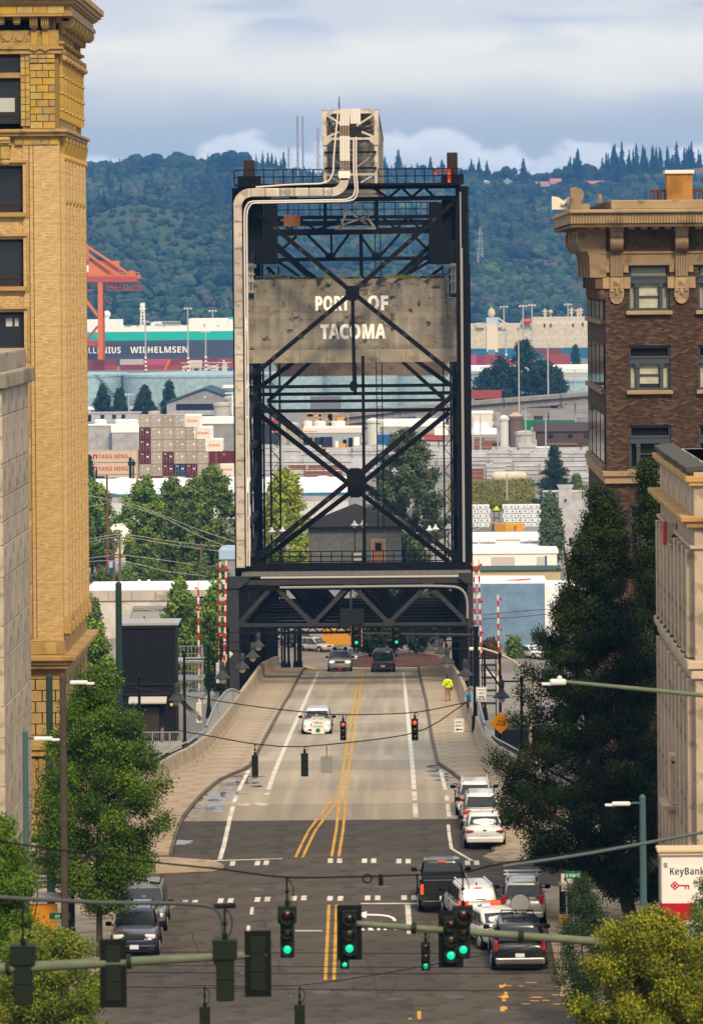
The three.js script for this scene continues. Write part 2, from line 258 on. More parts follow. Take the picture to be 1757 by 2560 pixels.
{ // turn arrow, the word ONLY and utility marks, as flat paint
const c=document.createElement('canvas');c.width=256;c.height=256;const x=c.getContext('2d');x.clearRect(0,0,256,256);x.fillStyle='#fff';x.font='bold 84px sans-serif';x.textAlign='center';x.save();x.translate(128,240);x.scale(1,1.3);x.fillText('ONLY', 0,0);x.restore();
x.lineWidth=13;x.strokeStyle='#fff';x.beginPath();x.moveTo(200,104);x.quadraticCurveTo(196,56,120,50);x.lineTo(60,46);x.stroke();x.beginPath();x.moveTo(24,44);x.lineTo(76,18);x.lineTo(76,78);x.fill();
const t=new THREE.CanvasTexture(c);t.colorSpace=THREE.SRGBColorSpace;const p=onRoad(945,2310);
const g=new THREE.PlaneGeometry(2.4,7.5);g.rotateX(-Math.PI/2);const m=S('road_arrow_marking', g,M([0.8,0.78,0.72],0.7,{map: t,alphaTest: 0.4,transparent: false}));m.position.set(p.x,p.y + 0.008,p.z);
R=mulberry(3);const b=mb(),or=[];
for (let i=0;i<26;i++) {const k=i<14;const q=onRoad(k?1258 + rr(-8,8) : rr(1240,1400),k?rr(2460,2530) : rr(2452,2470) + (i % 3)*24),l=rr(0.1,0.45);b.box(k?rr(0.04,0.3) : l,0.001,k?rr(0.1,0.6) : 0.12,q.x,roadY(-q.z) + 0.007,q.z);}
S('utility_paint_mark', b,M([0.7,0.33,0.05],0.8));
const man=mb();for (const [x0,y0] of [[804,2480],[1138,2492],[1226,2527],[985,2500],[706,2492],[955,2217],[640,2224],[520,2470]]) {const q=onRoad(x0,y0);man.cyl(0.36,0.36,0.008,q.x,roadY(-q.z),q.z,20);}
S('manhole_covers_in_street', man,M([0.10,0.092,0.085],0.6,{metalness: 0.3}));
const bike=mb();const q=onRoad(632,2012);for (const s of [-0.45,0.45]) bike.add(new THREE.TorusGeometry(0.3,0.035,4,18),new THREE.Matrix4().makeRotationX(-Math.PI/2).setPosition(q.x + s,q.y + 0.01,q.z));bike.bar([q.x - 0.45,q.y + 0.01,q.z],[q.x + 0.3,q.y + 0.01,q.z - 0.6],0.05,0.01);bike.bar([q.x + 0.45,q.y + 0.01,q.z],[q.x + 0.2,q.y + 0.01,q.z - 0.8],0.05,0.01);
S('bicycle_lane_marking', bike,MAT.white);
}
{ // standing water along the kerbs, thin sheets with ragged outlines
R=mulberry(12);const b=mb();
const pud=(x0,y0,w,h)=>{const p=onRoad(x0,y0),n=26,ring=[];for (let i=0;i<n;i++) {const a=i/n*6.283,r=0.75 + 0.5*R();ring.push(V(p.x + Math.cos(a)*w*r,0,p.z + Math.sin(a)*h*r));} for (let i=0;i<n;i++) {const q=[p,ring[(i + 1) % n],ring[i]].map(v=>[v.x,roadY(-v.z) + 0.0045,v.z]);b.tri(q);}};
for (let i=0;i<46;i++) {const t=R(),q=[[614,1932],[552,1960],[505,2002],[470,2044]],k=t*3,a=q[Math.floor(k)],c=q[Math.min(3,Math.floor(k) + 1)],f=k - Math.floor(k);pud(mix(a[0],c[0],f) + rr(4,60),mix(a[1],c[1],f) + rr(-4,6),rr(0.08,0.75),rr(0.1,0.6));}
for (let i=0;i<40;i++) {const t=R(),q=[[1092,1912],[1122,1936],[1160,1966],[1196,2000]],k=t*3,a=q[Math.floor(k)],c=q[Math.min(3,Math.floor(k) + 1)],f=k - Math.floor(k);pud(mix(a[0],c[0],f) - rr(2,40),mix(a[1],c[1],f) + rr(-3,5),rr(0.06,0.5),rr(0.1,0.6));}
pud(440,2106,0.8,0.7);pud(640,1966,0.4,0.5);
stuff(P('puddle_water', b,MAT.wet));
}
{ // tar-sealed cracks and old joints
R=mulberry(71);const b=mb();const crack=(x,y,dx,dy,n)=>{let p=onRoad(x,y);for (let i=0;i<n;i++) {x+=dx*rr(0.4,1.4) + rr(-3,3);y+=dy*rr(0.4,1.4) + rr(-2,2);const q=onRoad(x,y);b.bar([p.x,roadY(-p.z) + 0.003,p.z],[q.x,roadY(-q.z) + 0.003,q.z],rr(0.02,0.06),0.006);p=q;}};
for (const c of [[660,2300,8,22,8],[760,2480,24,5,12],[905,2360,6,18,10],[1085,2470,26,3,10],[480,2330,7,20,9],[700,2200,30,2,10],[560,2120,26,-3,9],[900,2090,26,2,8],[420,2215,28,-1,8],[1000,2420,-5,14,8],[560,2490,30,3,9]]) crack(...c);
stuff(P('tar_crack', b,M([0.03,0.028,0.026],0.7)));
}
// ---------- parapets ----------
function parapet(poly,side,label) {
const t=T('bridge_parapet', label, 'parapet wall');
let D=184;
for (let i=0;D<350;i++) {
const step=D<200?2.4 : 3.2 + (D>290?3 : 0),a=byD(poly,D + 0.03),b=byD(poly,D + step - 0.03),m=mb();
const prof=(p,dir)=>{const y=roadY(-p.z) + 0.12;return [[0,0],[0.12,0.3],[0.17,1.05],[0.42,1.05],[0.46,0]].map(([o,h])=>[p.x + side*o,y + h,p.z]);};
a.z=-(D + 0.03);b.z=-(D + step - 0.03);const A=prof(a),B=prof(b);
for (let k=0;k<4;k++) m.quad(A[k],B[k],B[k + 1],A[k + 1]);
m.tri([A[0],A[1],A[4]]).tri([A[1],A[3],A[4]]).tri([A[1],A[2],A[3]]).tri([B[0],B[4],B[1]]).tri([B[1],B[4],B[3]]).tri([B[1],B[3],B[2]]);
P('parapet_panel', m,i % 5===2?MAT.walk[0] : MAT.conc,t);
D+=step;
}
return t;
}
parapet(BL,-1, 'pale concrete parapet along the left sidewalk of the bridge');
parapet(BR,1, 'pale concrete parapet along the right sidewalk of the bridge');
// ---------- the lift bridge ----------
function PW(name,b,mat,t) {const g=b instanceof MB?b.geo() : b;const m=P(name,g,mat,t);m.geometry.translate(-t.position.x,-t.position.y,-t.position.z);return m;}
function railingParts(t,a,b,h,n,mat,rows=[1,0.5],r=0.05) { // posts and rails between two points (world)
const A=V(...a),B=V(...b);
for (const k of rows) PW('rail', mb().bar([A.x,A.y + h*k,A.z],[B.x,B.y + h*k,B.z],r*1.6),mat,t);
for (let i=0;i <= n;i++) {const q=A.clone().lerp(B,i/n);PW('rail_post', mb().box(r*1.6,h,r*1.6,q.x,q.y + h/2,q.z),mat,t);}
}
function laced(b,p,q,w,d,step,r=0.05) {                        // column or strut of two channels tied by zigzag lacing
const A=V(...p),B=V(...q),L=A.distanceTo(B),dir=B.clone().sub(A).normalize(),side=Math.abs(dir.y)>0.7?V(1,0,0) : V(0,1,0);
for (const s of [-1,1]) {const o=side.clone().multiplyScalar(s*w/2);b.fbar(A.clone().add(o).toArray(),B.clone().add(o).toArray(),0.16,d);}
const n=Math.round(L/step);for (let i=0;i<n;i++) for (const z of [-d/2,d/2]) {const s=i % 2?1 : -1,u=A.clone().addScaledVector(dir,L*i/n).addScaledVector(side,s*w/2),v=A.clone().addScaledVector(dir,L*(i + 1)/n).addScaledVector(side,-s*w/2);u.z+=z;v.z+=z;b.bar(u.toArray(),v.toArray(),r);}
}
const FD=318,RD=351,LF=(x,y)=>at(x,y,FD).toArray(),LR=(x,y)=>at(x,y,RD).toArray();
const towerX=xa(878.5,900,FD);
{
const t=T('lift_bridge_tower', 'black riveted steel lift tower with crossed braces standing over the road', 'bridge tower', [towerX,roadY(FD),-FD]);
const K=MAT.steelK,DX=dx=>towerX + dx,legX=8.86;
const yTop=ya(880,468,FD),yTopR=yTop - 2.6,base=0;
for (const s of [-1,1]) {
PW('tower_leg', mb().box(0.98,yTop - base,1.2,DX(s*legX),(yTop + base)/2,-FD),K,t);
const pl=mb();for (let y=14;y<yTop - 1;y+=2.2) for (const k of [-0.38,0.38]) pl.box(0.14,1.7,0.05,DX(s*legX + k),y,-FD + 0.622);PW('cover_plate', pl,MAT.black,t);
const b=mb();laced(b,[DX(s*legX - s*0.1),base,-RD],[DX(s*legX - s*0.1),yTopR,-RD],1.1,0.9,1.1);b.box(0.8,yTopR - base,0.3,DX(s*legX - s*0.1),(yTopR + base)/2,-RD);PW('tower_leg', b,K,t);
for (let k=0;k<6;k++) {const y=12 + k*6.2;PW('side_brace', mb().bar([DX(s*legX),y,-FD - 0.6],[DX(s*legX),y + 4.5,-RD],0.35),K,t);PW('side_strut', mb().bar([DX(s*legX),y,-FD - 0.6],[DX(s*legX),y,-RD],0.4),K,t);}
}
// front face: two great crosses with gusset plates and struts
const br=(n,a,b,w=0.36,d=0.4)=>PW(n,mb().fbar(a,b,w,d),K,t);
const gus=(x,y,D,w,h)=>{const p=at(x,y,D);PW('gusset_plate', mb().ext([[-w,-h*0.5],[-w*0.55,-h],[w*0.55,-h],[w,-h*0.5],[w,h*0.5],[w*0.55,h],[-w*0.55,h],[-w,h*0.5]],0.5,new THREE.Matrix4().setPosition(p.x,p.y,p.z - 0.2)),K,t);};
const c1=LF(881,731),c2=LF(887,1193);
br('diagonal_brace', LF(624,517),c1);br('diagonal_brace', LF(1146,494),c1);br('diagonal_brace', LF(620,950),c1);br('diagonal_brace', LF(1144,944),c1);
br('vertical_post', c1,LF(886,968),0.28,0.3);gus(881,733,FD - 0.3,0.55,0.6);gus(887,1193,FD - 0.3,0.65,0.72);
br('cross_strut', LF(620,968),LF(1146,962),0.26,0.3);gus(884,965,FD - 0.3,0.3,0.4);
for (const [x,y] of [[622,988],[1146,977],[616,1415],[1148,1402]]) br('diagonal_brace', LF(x,y),c2,0.4,0.4);
{const bt=(a,b)=>{const A=V(...a),B=V(...b),n=Math.round(A.distanceTo(B)/0.9),m=mb();for (let i=1;i<n;i++) {const q=A.clone().lerp(B,i/n);for (const k of [-0.1,0.1]) m.box(0.07,0.07,0.03,q.x + k,q.y,q.z + 0.215);if (i % 3===0) m.box(0.34,0.22,0.02,q.x,q.y,q.z + 0.205,0,0,Math.atan2(B.y - A.y,B.x - A.x));} stuff(PW('rivets', m,M([0.035,0.037,0.042],0.6),t));}; // riveted batten plates
for (const [x,y,c] of [[624,517,c1],[1146,494,c1],[620,950,c1],[1144,944,c1],[622,988,c2],[1146,977,c2],[616,1415,c2],[1148,1402,c2]]) bt(LF(x,y),c);bt(LF(612,503),LF(1146,494));}
// rear face, lower down
const d2=LR(888,1222),d1=LR(886,790);
for (const [x,y] of [[650,1037],[1122,1031],[640,1412],[1122,1405]]) br('diagonal_brace', LR(x,y),d2,0.42,0.4);
gus(888,1222,RD,0.68,0.75);
for (const [x,y] of [[650,968],[1122,960],[668,590],[1108,585]]) br('diagonal_brace', LR(x,y),d1,0.4,0.4);
br('vertical_post', d1,LR(888,984),0.28,0.3);
for (const y of [984,1026]) br('cross_strut', LR(652,y + 2),LR(1124,y - 2),0.3,0.3);
br('vertical_post', LF(907,890),LF(912,1420),0.24,0.3);
{const b=mb();for (const x of [937,951]) b.rod(at(x,585,340).toArray(),at(x + 8,1320,340).toArray(),0.05);for (let y=620;y<1310;y+=22) b.bar(at(938 + y*0.004,y,340).toArray(),at(951 + y*0.004,y,340).toArray(),0.04);PW('access_ladder', b,K,t);}
// top: head girders of front and rear with their web members
br('head_girder', LF(612,503),LF(1146,494),0.34,0.6);br('head_girder', LF(596,470),LF(1150,464),0.42,0.9);
const vee=(D,pts,w=0.2)=>{for (let i=0;i<pts.length - 1;i++) br('web_member', at(...pts[i],D).toArray(),at(...pts[i + 1],D).toArray(),w,0.25);};
vee(FD,[[640,472],[668,498],[700,470],[733,498],[765,470]]);vee(FD,[[930,468],[971,495],[1003,468],[1029,493],[1060,467],[1085,493]]);
br('head_girder', LR(614,583),LR(1090,575),0.55,0.8);br('head_girder', LR(640,545),LR(1092,541),0.3,0.5);br('head_girder', LR(664,650),LR(1106,645),0.34,0.6);
vee(RD,[[690,545],[725,575],[755,545]]);vee(RD,[[955,543],[990,573],[1020,542],[1050,573],[1080,541]]);vee(RD,[[745,545],[790,575],[835,560],[850,545]]);
vee(RD,[[767,585],[822,640]],0.24);vee(RD,[[873,585],[832,640]],0.24);vee(RD,[[901,590],[938,640]],0.24);vee(RD,[[999,585],[950,640]],0.24);vee(RD,[[1030,585],[1072,628]],0.24);vee(RD,[[742,590],[696,632]],0.24);
br('vertical_post', LR(828,582),LR(829,645),0.2,0.2);br('vertical_post', LR(902,582),LR(904,705),0.32,0.3);br('vertical_post', LR(941,500),LR(941,585),0.34,0.3);br('vertical_post', LR(813,505),LR(813,580),0.3,0.3);
gus(826,641,RD,0.42,0.3);gus(941,640,RD,0.42,0.3);
for (const [x0,y0,x1,y1] of [[696,654,748,691],[735,654,792,696],[667,668,692,690],[1042,652,991,690],[1076,652,1012,690],[1106,668,1076,690]]) br('web_member', LR(x0,y0),LR(x1,y1),0.26,0.25);
// sheave housings: heavy plated corners
for (const [x,s] of [[655,-1],[1110,1]]) {const p=LR(x,584),m=mb();m.box(2.7,5.4,3,p[0],p[1],p[2]);PW('sheave_housing', m,K,t);const f=mb();for (const k of [-1.2,-0.4,0.4,1.2]) f.box(0.1,5.2,0.12,p[0] + k,p[1],p[2] + 1.56);PW('stiffener', f,MAT.black,t);const q=LF(s<0?632 : 1130,545);PW('sheave_housing', mb().box(1.6,3.4,2,q[0],q[1],q[2] - 1.7),K,t);}
// top walkway, railings
const wl=LF(588,467),wr=LF(1152,461);
PW('walkway_deck', mb().box(wr[0] - wl[0],0.16,2.4,(wl[0] + wr[0])/2,wl[1] + 0.08,-FD + 0.4),K,t);
railingParts(t,[wl[0],wl[1] + 0.15,-FD + 1.5],[LF(808,465)[0],wl[1] + 0.15,-FD + 1.5],1.12,9,K);railingParts(t,[LF(946,463)[0],wl[1] + 0.15,-FD + 1.5],[wr[0],wl[1] + 0.15,-FD + 1.5],1.12,9,K);
const rl=LR(640,542),rrr=LR(1094,538);railingParts(t,[rl[0],rl[1],-RD],[rrr[0],rl[1],-RD],1.15,17,K);
PW('walkway_deck', mb().box(rrr[0] - rl[0],0.2,2,(rl[0] + rrr[0])/2,rl[1] - 0.1,-RD - 0.4),K,t);
{ // lower walkway above the road, with its pale edge beam
const a=LF(606,1419),b=LF(1176,1414);
PW('walkway_deck', mb().box(b[0] - a[0],0.3,3.5,(a[0] + b[0])/2,a[1] - 0.05,-FD - 0.6),K,t);
const c=LF(622,1408),d=LF(1140,1402);railingParts(t,[c[0],a[1] + 0.1,-FD + 0.9],[d[0],a[1] + 0.1,-FD + 0.9],1.2,20,K,[1,0.66,0.33]);
PW('toe_plate', mb().box(d[0] - c[0],0.3,0.05,(c[0] + d[0])/2,a[1] + 0.25,-FD + 0.95),K,t);
PW('edge_beam', mb().box(b[0] - a[0],0.34,0.4,(a[0] + b[0])/2,a[1] - 0.42,-FD + 1.25),M([0.22,0.21,0.20],0.55,{map: gr2}),t);
const pipe=mb();pipe.rod([a[0] + 1.5,a[1] - 0.72,-FD + 1.5],[b[0],a[1] - 0.72,-FD + 1.5],0.1,8);PW('conduit', pipe,M([0.42,0.39,0.34],0.5),t);
PW('floor_girder', mb().box(b[0] - a[0],0.8,1,(a[0] + b[0])/2,a[1] - 1.2,-FD + 0.4),MAT.black,t);
PW('equipment_cabinet', mb().rbox(0.75,0.95,0.4,0.04,xa(896,1396,FD),a[1] + 0.65,-FD + 0.6),M([0.36,0.34,0.31],0.5),t);
}
{ // right-hand cable tray and pipes on the leg, ladder cage
const b=mb();for (const [x,y0,y1] of [[1150,480,1405],[1154,620,1405]]) b.rod(at(x,y0,FD - 1).toArray(),[xa(x,y0,FD - 1),ya(x,y1,FD - 1),-FD + 1],0.07,6);PW('conduit', b,M([0.3,0.29,0.27],0.5),t);
const c=mb();for (let y=470;y<700;y+=56) c.add(new THREE.TorusGeometry(0.2,0.035,5,12),new THREE.Matrix4().makeRotationX(1.57).setPosition(...at(1168,y,FD).toArray()));for (const k of [1163.5,1172]) c.bar(at(k - 1,470,FD).toArray(),at(k,662,FD).toArray(),0.05);c.bar(at(1167,660,FD).toArray(),[xa(1167,660,FD),20,-FD],0.5,0.3);PW('ladder_cage', c,K,t);
const n=mb();R=mberry(5);for (let i=0;i<46;i++) {const y=ya(1150,500 + i*19.5,FD);n.box(0.1,0.1,0.1,xa(1152,700,FD),y,-FD + 1.05);} PW('bolt_heads', n,M([0.25,0.25,0.25],0.4),t).userData.kind='stuff';
}
function mberry(s) {return mulberry(s);}
for (const [x,y,s] of [[624,444,-1],[1130,412,1]]) { // warning horns
const p=LF(x,y),m=mb();m.rbox(0.85,1.75,0.9,0.08,p[0],ya(x,428,FD) + (s>0?0.6 : 0),-FD + 0.2);PW('horn_box', m,M([0.035,0.018,0.012],0.6),t);
const q=mb();q.box(1.8,0.75,1,p[0],wl[1] + 0.45,-FD + 0.2);PW('horn_mount', q,MAT.black,t);
}
PW('control_box', mb().rbox(0.42,0.62,0.4,0.03,...LF(1136,434)),M([0.62,0.58,0.52],0.5),t);
{const a=LF(1122,462),m=mb();m.rbox(0.26,1.2,0.26,0.05,a[0],a[1] + 0.65,-FD + 1.2).bar([a[0] + 0.15,a[1] + 1.1,-FD + 1.2],[a[0] - 1.1,a[1] + 1.05,-FD + 1.2],0.16).box(0.2,0.3,0.2,a[0] - 1.1,a[1] + 0.95,-FD + 1.2);PW('hoist', m,M([0.72,0.09,0.02],0.45),t);}
for (const [x,y,w,h] of [[730,555,1.35,0.75],[730,541,1.35,0.25],[706,459,1.7,0.12]]) {const p=at(x,y,335);PW('timber_crate', mb().box(w,h,0.8,...p.toArray()),M([0.30,0.13,0.05],0.8,{map: gr2}),t);}
}
{ // white conduits and big pale duct that carries the water over the tower
const t=T('water_pipe', 'thick pale beige water pipe bending down the left leg of the tower', 'pipe', [xa(597,1415,FD),ya(597,1415,FD),-FD + 1.4]);
const z=-FD + 1.6,mats=[[0.70,0.63,0.54],[0.63,0.57,0.49],[0.76,0.69,0.59],[0.55,0.50,0.44]].map(c=>M(c,0.5,{map: wr3,metalness: 0.15}));
const L=(x,y)=>{const p=at(x,y,FD - 1.6);return [p.x,p.y];};
const w=0.68,[vx]=L(598,900),[, hy]=L(700,481),R1=1.05;
const yb=L(598,1418)[1],yTopV=hy - R1;let y=yb,i=0;
while (y<yTopV - 0.05) {const h=Math.min(2.1,yTopV - y);PW('pipe_section', mb().rbox(w,h - 0.02,w,0.09,vx,y + h/2,z),mats[(i*3 + (i % 3)) % 4],t);PW('joint_band', mb().box(w + 0.03,0.05,w + 0.03,vx,y,z),mats[3],t);y+=h;i++;}
const bend=(cx,cy,r,a0,a1)=>{const m=mb(),n=9;const ring=a=>{const c=Math.cos(a),s=Math.sin(a);return [[cx + c*(r - w/2),cy + s*(r - w/2),z - w/2],[cx + c*(r - w/2),cy + s*(r - w/2),z + w/2],[cx + c*(r + w/2),cy + s*(r + w/2),z + w/2],[cx + c*(r + w/2),cy + s*(r + w/2),z - w/2]];};for (let k=0;k<n;k++) {const A=ring(mix(a0,a1,k/n)),B=ring(mix(a0,a1,(k + 1)/n));for (let q=0;q<4;q++) m.quad(A[q],A[(q + 1) % 4],B[(q + 1) % 4],B[q]);} PW('pipe_elbow', m,mats[0],t);};
bend(vx + R1,hy - R1,R1,Math.PI,Math.PI/2);
const [ux]=L(861,450),uR=1.0;let x=vx + R1;const xe=ux - uR;
i=0;while (x<xe - 0.05) {const l=Math.min(1.15,xe - x);PW('pipe_section', mb().rbox(l - 0.02,w,w,0.08,x + l/2,hy,z),mats[(i*5 + 1) % 4],t);x+=l;i++;}
bend(ux - uR,hy + uR,uR,-Math.PI/2,0);
const yu=L(861,446)[1];PW('pipe_section', mb().box(w,Math.max(0.1,yu - hy - uR),w,ux,(yu + hy + uR)/2,z),mats[0],t);
const fy=L(861,428)[1],fn=mb();const hw=0.47;fn.box(hw*2,0.42,w,ux,fy - 0.2,z).ext([[-hw,0],[hw,0],[w/2,-0.3],[-w/2,-0.3]],w,new THREE.Matrix4().setPosition(ux,fy - 0.4,z - w/2));PW('pipe_funnel', fn,M([0.78,0.75,0.68],0.4),t);
// parallel thin conduits
const cm=M([0.66,0.60,0.52],0.45),zz=z + 0.2;const C=(x,y)=>{const p=at(x,y,FD - 1.8);return [p.x,p.y,zz];};
for (const k of [0,1]) {const o=k*6;const pts=[C(884 + o,350 - k*8),C(884 + o,420),C(889 + o - 1,475),C(882 + o,491 + o),C(860,499 + k*4.5),C(640,503 + k*4.5),C(622 + o,506 + k*4),C(613 + o,522 + k*3),C(611 + o,560),C(615 + o,1000),C(618 + o,1415)];const b=mb();const crv=new THREE.CatmullRomCurve3(pts.map(p=>V(...p)),false, 'catmullrom', 0.15);b.add(new THREE.TubeGeometry(crv,140,0.075,6));PW('conduit', b,cm,t);}
{const pts=[C(846,272),C(840,330),C(834,400),C(833,430),C(822,452),C(800,459),C(740,461),C(690,464),C(640,468)];const b=mb();b.add(new THREE.TubeGeometry(new THREE.CatmullRomCurve3(pts.map(p=>V(...p)),false, 'catmullrom', 0.3),60,0.075,6));PW('conduit', b,cm,t);}
const wm=M([0.74,0.68,0.60],0.4),rm=M([0.28,0.21,0.15],0.7);
for (let k=0;k<4;k++) {const x0=852 + k*6.3;const b=mb();b.rod(C(x0 + 2,272),C(x0 - 0.5,314),0.1,8).rod(C(x0,340),C(x0 + 0.5,402),0.1,8);PW('conduit', b,wm,t);const c=mb();c.rod(C(x0 - 0.5,314),C(x0,340),0.075,8).rod(C(x0 + 0.5,402),C(x0 + 1,428),0.075,8);PW('rusty_conduit', c,rm,t);}
for (let k=0;k<4;k++) {const b=mb();b.rod(C(879 + k*6.3,271),C(879 + k*6.3,309),0.11,8);PW('conduit', b,wm,t);}
{const b=mb();b.rod(C(848,272),C(848,241),0.06,6,0.04);PW('mast', b,MAT.steelG,t);}
}
{ // the pale truss that spans from tower to tower high up
const D0=319.5,t=T('pipe_truss', 'pale weathered steel box truss standing on top of the tower', 'truss', at(877,466,D0));
const pale=M([0.74,0.69,0.60],0.55,{map: wr3}),dull=M([0.25,0.235,0.21],0.7,{map: wr3}),mid=M([0.36,0.335,0.30],0.7,{map: wr3});
const p=at(877,466,D0),h=6.05,hw=2.08;
for (const s of [-1,1]) {PW('portal_leg', mb().box(0.36,h*0.45,0.36,p.x + s*hw,p.y + h*0.775,p.z),pale,t);PW('portal_leg', mb().box(0.28,h*0.55,0.3,p.x + s*(hw - 0.03),p.y + h*0.275,p.z),pale,t);PW('gusset_plate', mb().ext([[0,0.45],[-s*0.75,0.1],[-s*0.75,-0.02],[-s*0.3,-0.45],[0,-0.45]],0.12,new THREE.Matrix4().setPosition(p.x + s*(hw + 0.1),p.y + h*0.62,p.z + 0.15)),pale,t);}
for (const [y,r,m] of [[h - 0.1,0.16,pale],[h*0.63,0.12,pale],[h*0.45,0.09,MAT.steelK],[h*0.24,0.09,MAT.steelK],[0.95,0.11,pale]]) PW('portal_strut', mb().box(hw*2,r*1.6,0.2,p.x,p.y + y,p.z + (m===pale?0.02 : 0.32)),m,t);
for (const s of [-1,1]) {PW('knee_brace', mb().fbar([p.x + s*hw,p.y + h - 0.2,p.z],[p.x + s*0.5,p.y + h*0.8,p.z],0.16,0.16),pale,t);PW('knee_brace', mb().fbar([p.x + s*(hw - 0.3),p.y + h*0.66,p.z],[p.x + s*0.9,p.y + h*0.72,p.z],0.16,0.16),pale,t);PW('knee_brace', mb().fbar([p.x + s*hw,p.y + h*0.45,p.z],[p.x + s*0.4,p.y + h*0.24,p.z],0.14,0.14),mid,t);PW('knee_brace', mb().fbar([p.x + s*(hw - 0.2),p.y + 0.95,p.z],[p.x + s*0.8,p.y + 0.3,p.z],0.12,0.12),pale,t);}
for (let k=1;k <= 7;k++) { // receding bays
const z=p.z - k*9.2,m=k % 2?mid : dull,drop=0;
for (const s of [-1,1]) {PW('truss_post', mb().box(0.3,h - drop,0.3,p.x + s*hw,p.y + (h + drop)/2,z),m,t);PW('truss_diagonal', mb().bar([p.x + s*hw,p.y + (k % 2?0.3 : h - 0.2),z + 9.2],[p.x + s*hw,p.y + (k % 2?h - 0.2 : 0.3),z],0.3),dull,t);}
for (const y of [0.2,h*0.6,h - 0.1]) PW('truss_strut', mb().box(hw*2,0.3,0.25,p.x,p.y + y,z),m,t);
PW('truss_strut', mb().fbar([p.x - hw,p.y + h*0.6,z],[p.x + hw,p.y + h,z],0.22,0.2),dull,t);PW('truss_strut', mb().fbar([p.x + hw,p.y + 0.3,z],[p.x - hw,p.y + h*0.6,z],0.24,0.2),dull,t);PW('truss_strut', mb().fbar([p.x - hw,p.y + 0.3,z],[p.x + hw,p.y + h*0.6,z],0.24,0.2),mid,t);
for (const [y,d] of [[h - 0.25,0.3],[h*0.82,0.2],[0.25,0.3]]) PW('truss_strut', mb().box(hw*1.9,0.16,d,p.x,p.y + y,z + 4.6),m,t);
}
for (const s of [-1,1]) for (const y of [0.15,h - 0.1]) PW('truss_chord', mb().box(0.36,0.36,65,p.x + s*hw,p.y + y,p.z - 32.6),dull,t);
PW('pipe', mb().rod([p.x + 0.2,p.y + h*0.42,p.z - 1.5],[p.x + 0.2,p.y + h*0.42,p.z - 64],0.5,14),dull,t);
PW('roof_plate', mb().box(3.2,0.12,64,p.x,p.y + h + 0.06,p.z - 33),dull,t);
const legs=[[845,509,916,560],[890,505,937,569],[837,569,930,536],[848,575,866,530],[836,571,940,571]];
for (const [a,b,c,d] of legs) PW('support_strut', mb().bar(at(a,b,326).toArray(),at(c,d,326).toArray(),0.16),mid,t);
}
function stainedConcrete(w,h,text) {
const c=document.createElement('canvas');c.width=w;c.height=h;const x=c.getContext('2d');R=mulberry(77);
x.fillStyle='#8b8173';x.fillRect(0,0,w,h);
const id=x.getImageData(0,0,w,h),D=id.data;
for (let j=0;j<h;j++) for (let i=0;i<w;i++) {
const u=i/w*18,v=j/h*6.5,k=(j*w + i)*4;let g=0.80 + 0.28*(fbm(u*0.7,v*0.9,5,3) - 0.5) + 0.16*(fbm(u*3,v*0.8,4,8) - 0.5) + 0.05*(hash(i,j) - 0.5);
g+=0.2*(fbm(u*2.2,v*0.22,4,29) - 0.5) + 0.12*(fbm(u*7,v*0.3,3,31) - 0.5);const board=(v*1.62) % 1;if (board<0.045&&vnoise(u*1.3,Math.floor(v*1.62),4)>0.3) g-=0.16;g-=0.05*(hash(0,Math.floor(v*1.62),5) - 0.3);
const blot=fbm(u*1.3 + 7,v*1.7,5,19);const place=sst(0.25,0.02,Math.abs(i/w - 0.70)*1.2 + (j/h)*0.8) ;const spot=Math.max(0,1 - Math.hypot((i/w - 0.44)*6.5,(j/h - 0.62)*3.4));
const dark=sst(0.53,0.74,blot + 0.26*place + 0.18*spot - 0.10 + (v<1.1?0.06 : 0));g*=1 - 0.6*dark;
const rust=sst(0.62,0.74,fbm(u*2.4,v*0.35,4,51))*0.5;const crack=Math.abs(fbm(u*0.9,v*0.9 + 4,4,67) - 0.5)<0.006&&v<3?0.5 : 1;g*=crack;
D[k]=clamp(g*0.64 + rust*0.04)*255;D[k + 1]=clamp(g*0.615)*255;D[k + 2]=clamp(g*0.565 - rust*0.03)*255;D[k + 3]=255;
}
x.putImageData(id,0,0);
const paint=(s,cx,cy,wide,size)=>{x.save();x.translate(cx,cy);x.fillStyle='rgba(255,253,246,1)';x.font=`bold ${size}px sans-serif`;x.textAlign='center';const m=x.measureText(s).width;x.scale(wide/m,1);x.fillText(s,0,0);x.strokeStyle=x.fillStyle;x.lineWidth=9;x.strokeText(s,0,0);x.restore();};
text.forEach(a=>paint(...a));const wd=x.getImageData(0,0,w,h),E=wd.data;for (let j=0;j<h;j++) for (let i=0;i<w;i++) {const k=(j*w + i)*4;if (E[k + 2]>190) {const f=fbm(i*0.03,j*0.012,4,83),m=sst(0.66,0.76,f)*0.4 + 0.1*f;for (let q=0;q<3;q++) E[k + q]=mix(E[k + q],D[k + q],m);}} x.putImageData(wd,0,0);
const t=new THREE.CanvasTexture(c);t.colorSpace=THREE.SRGBColorSpace;return t;
}
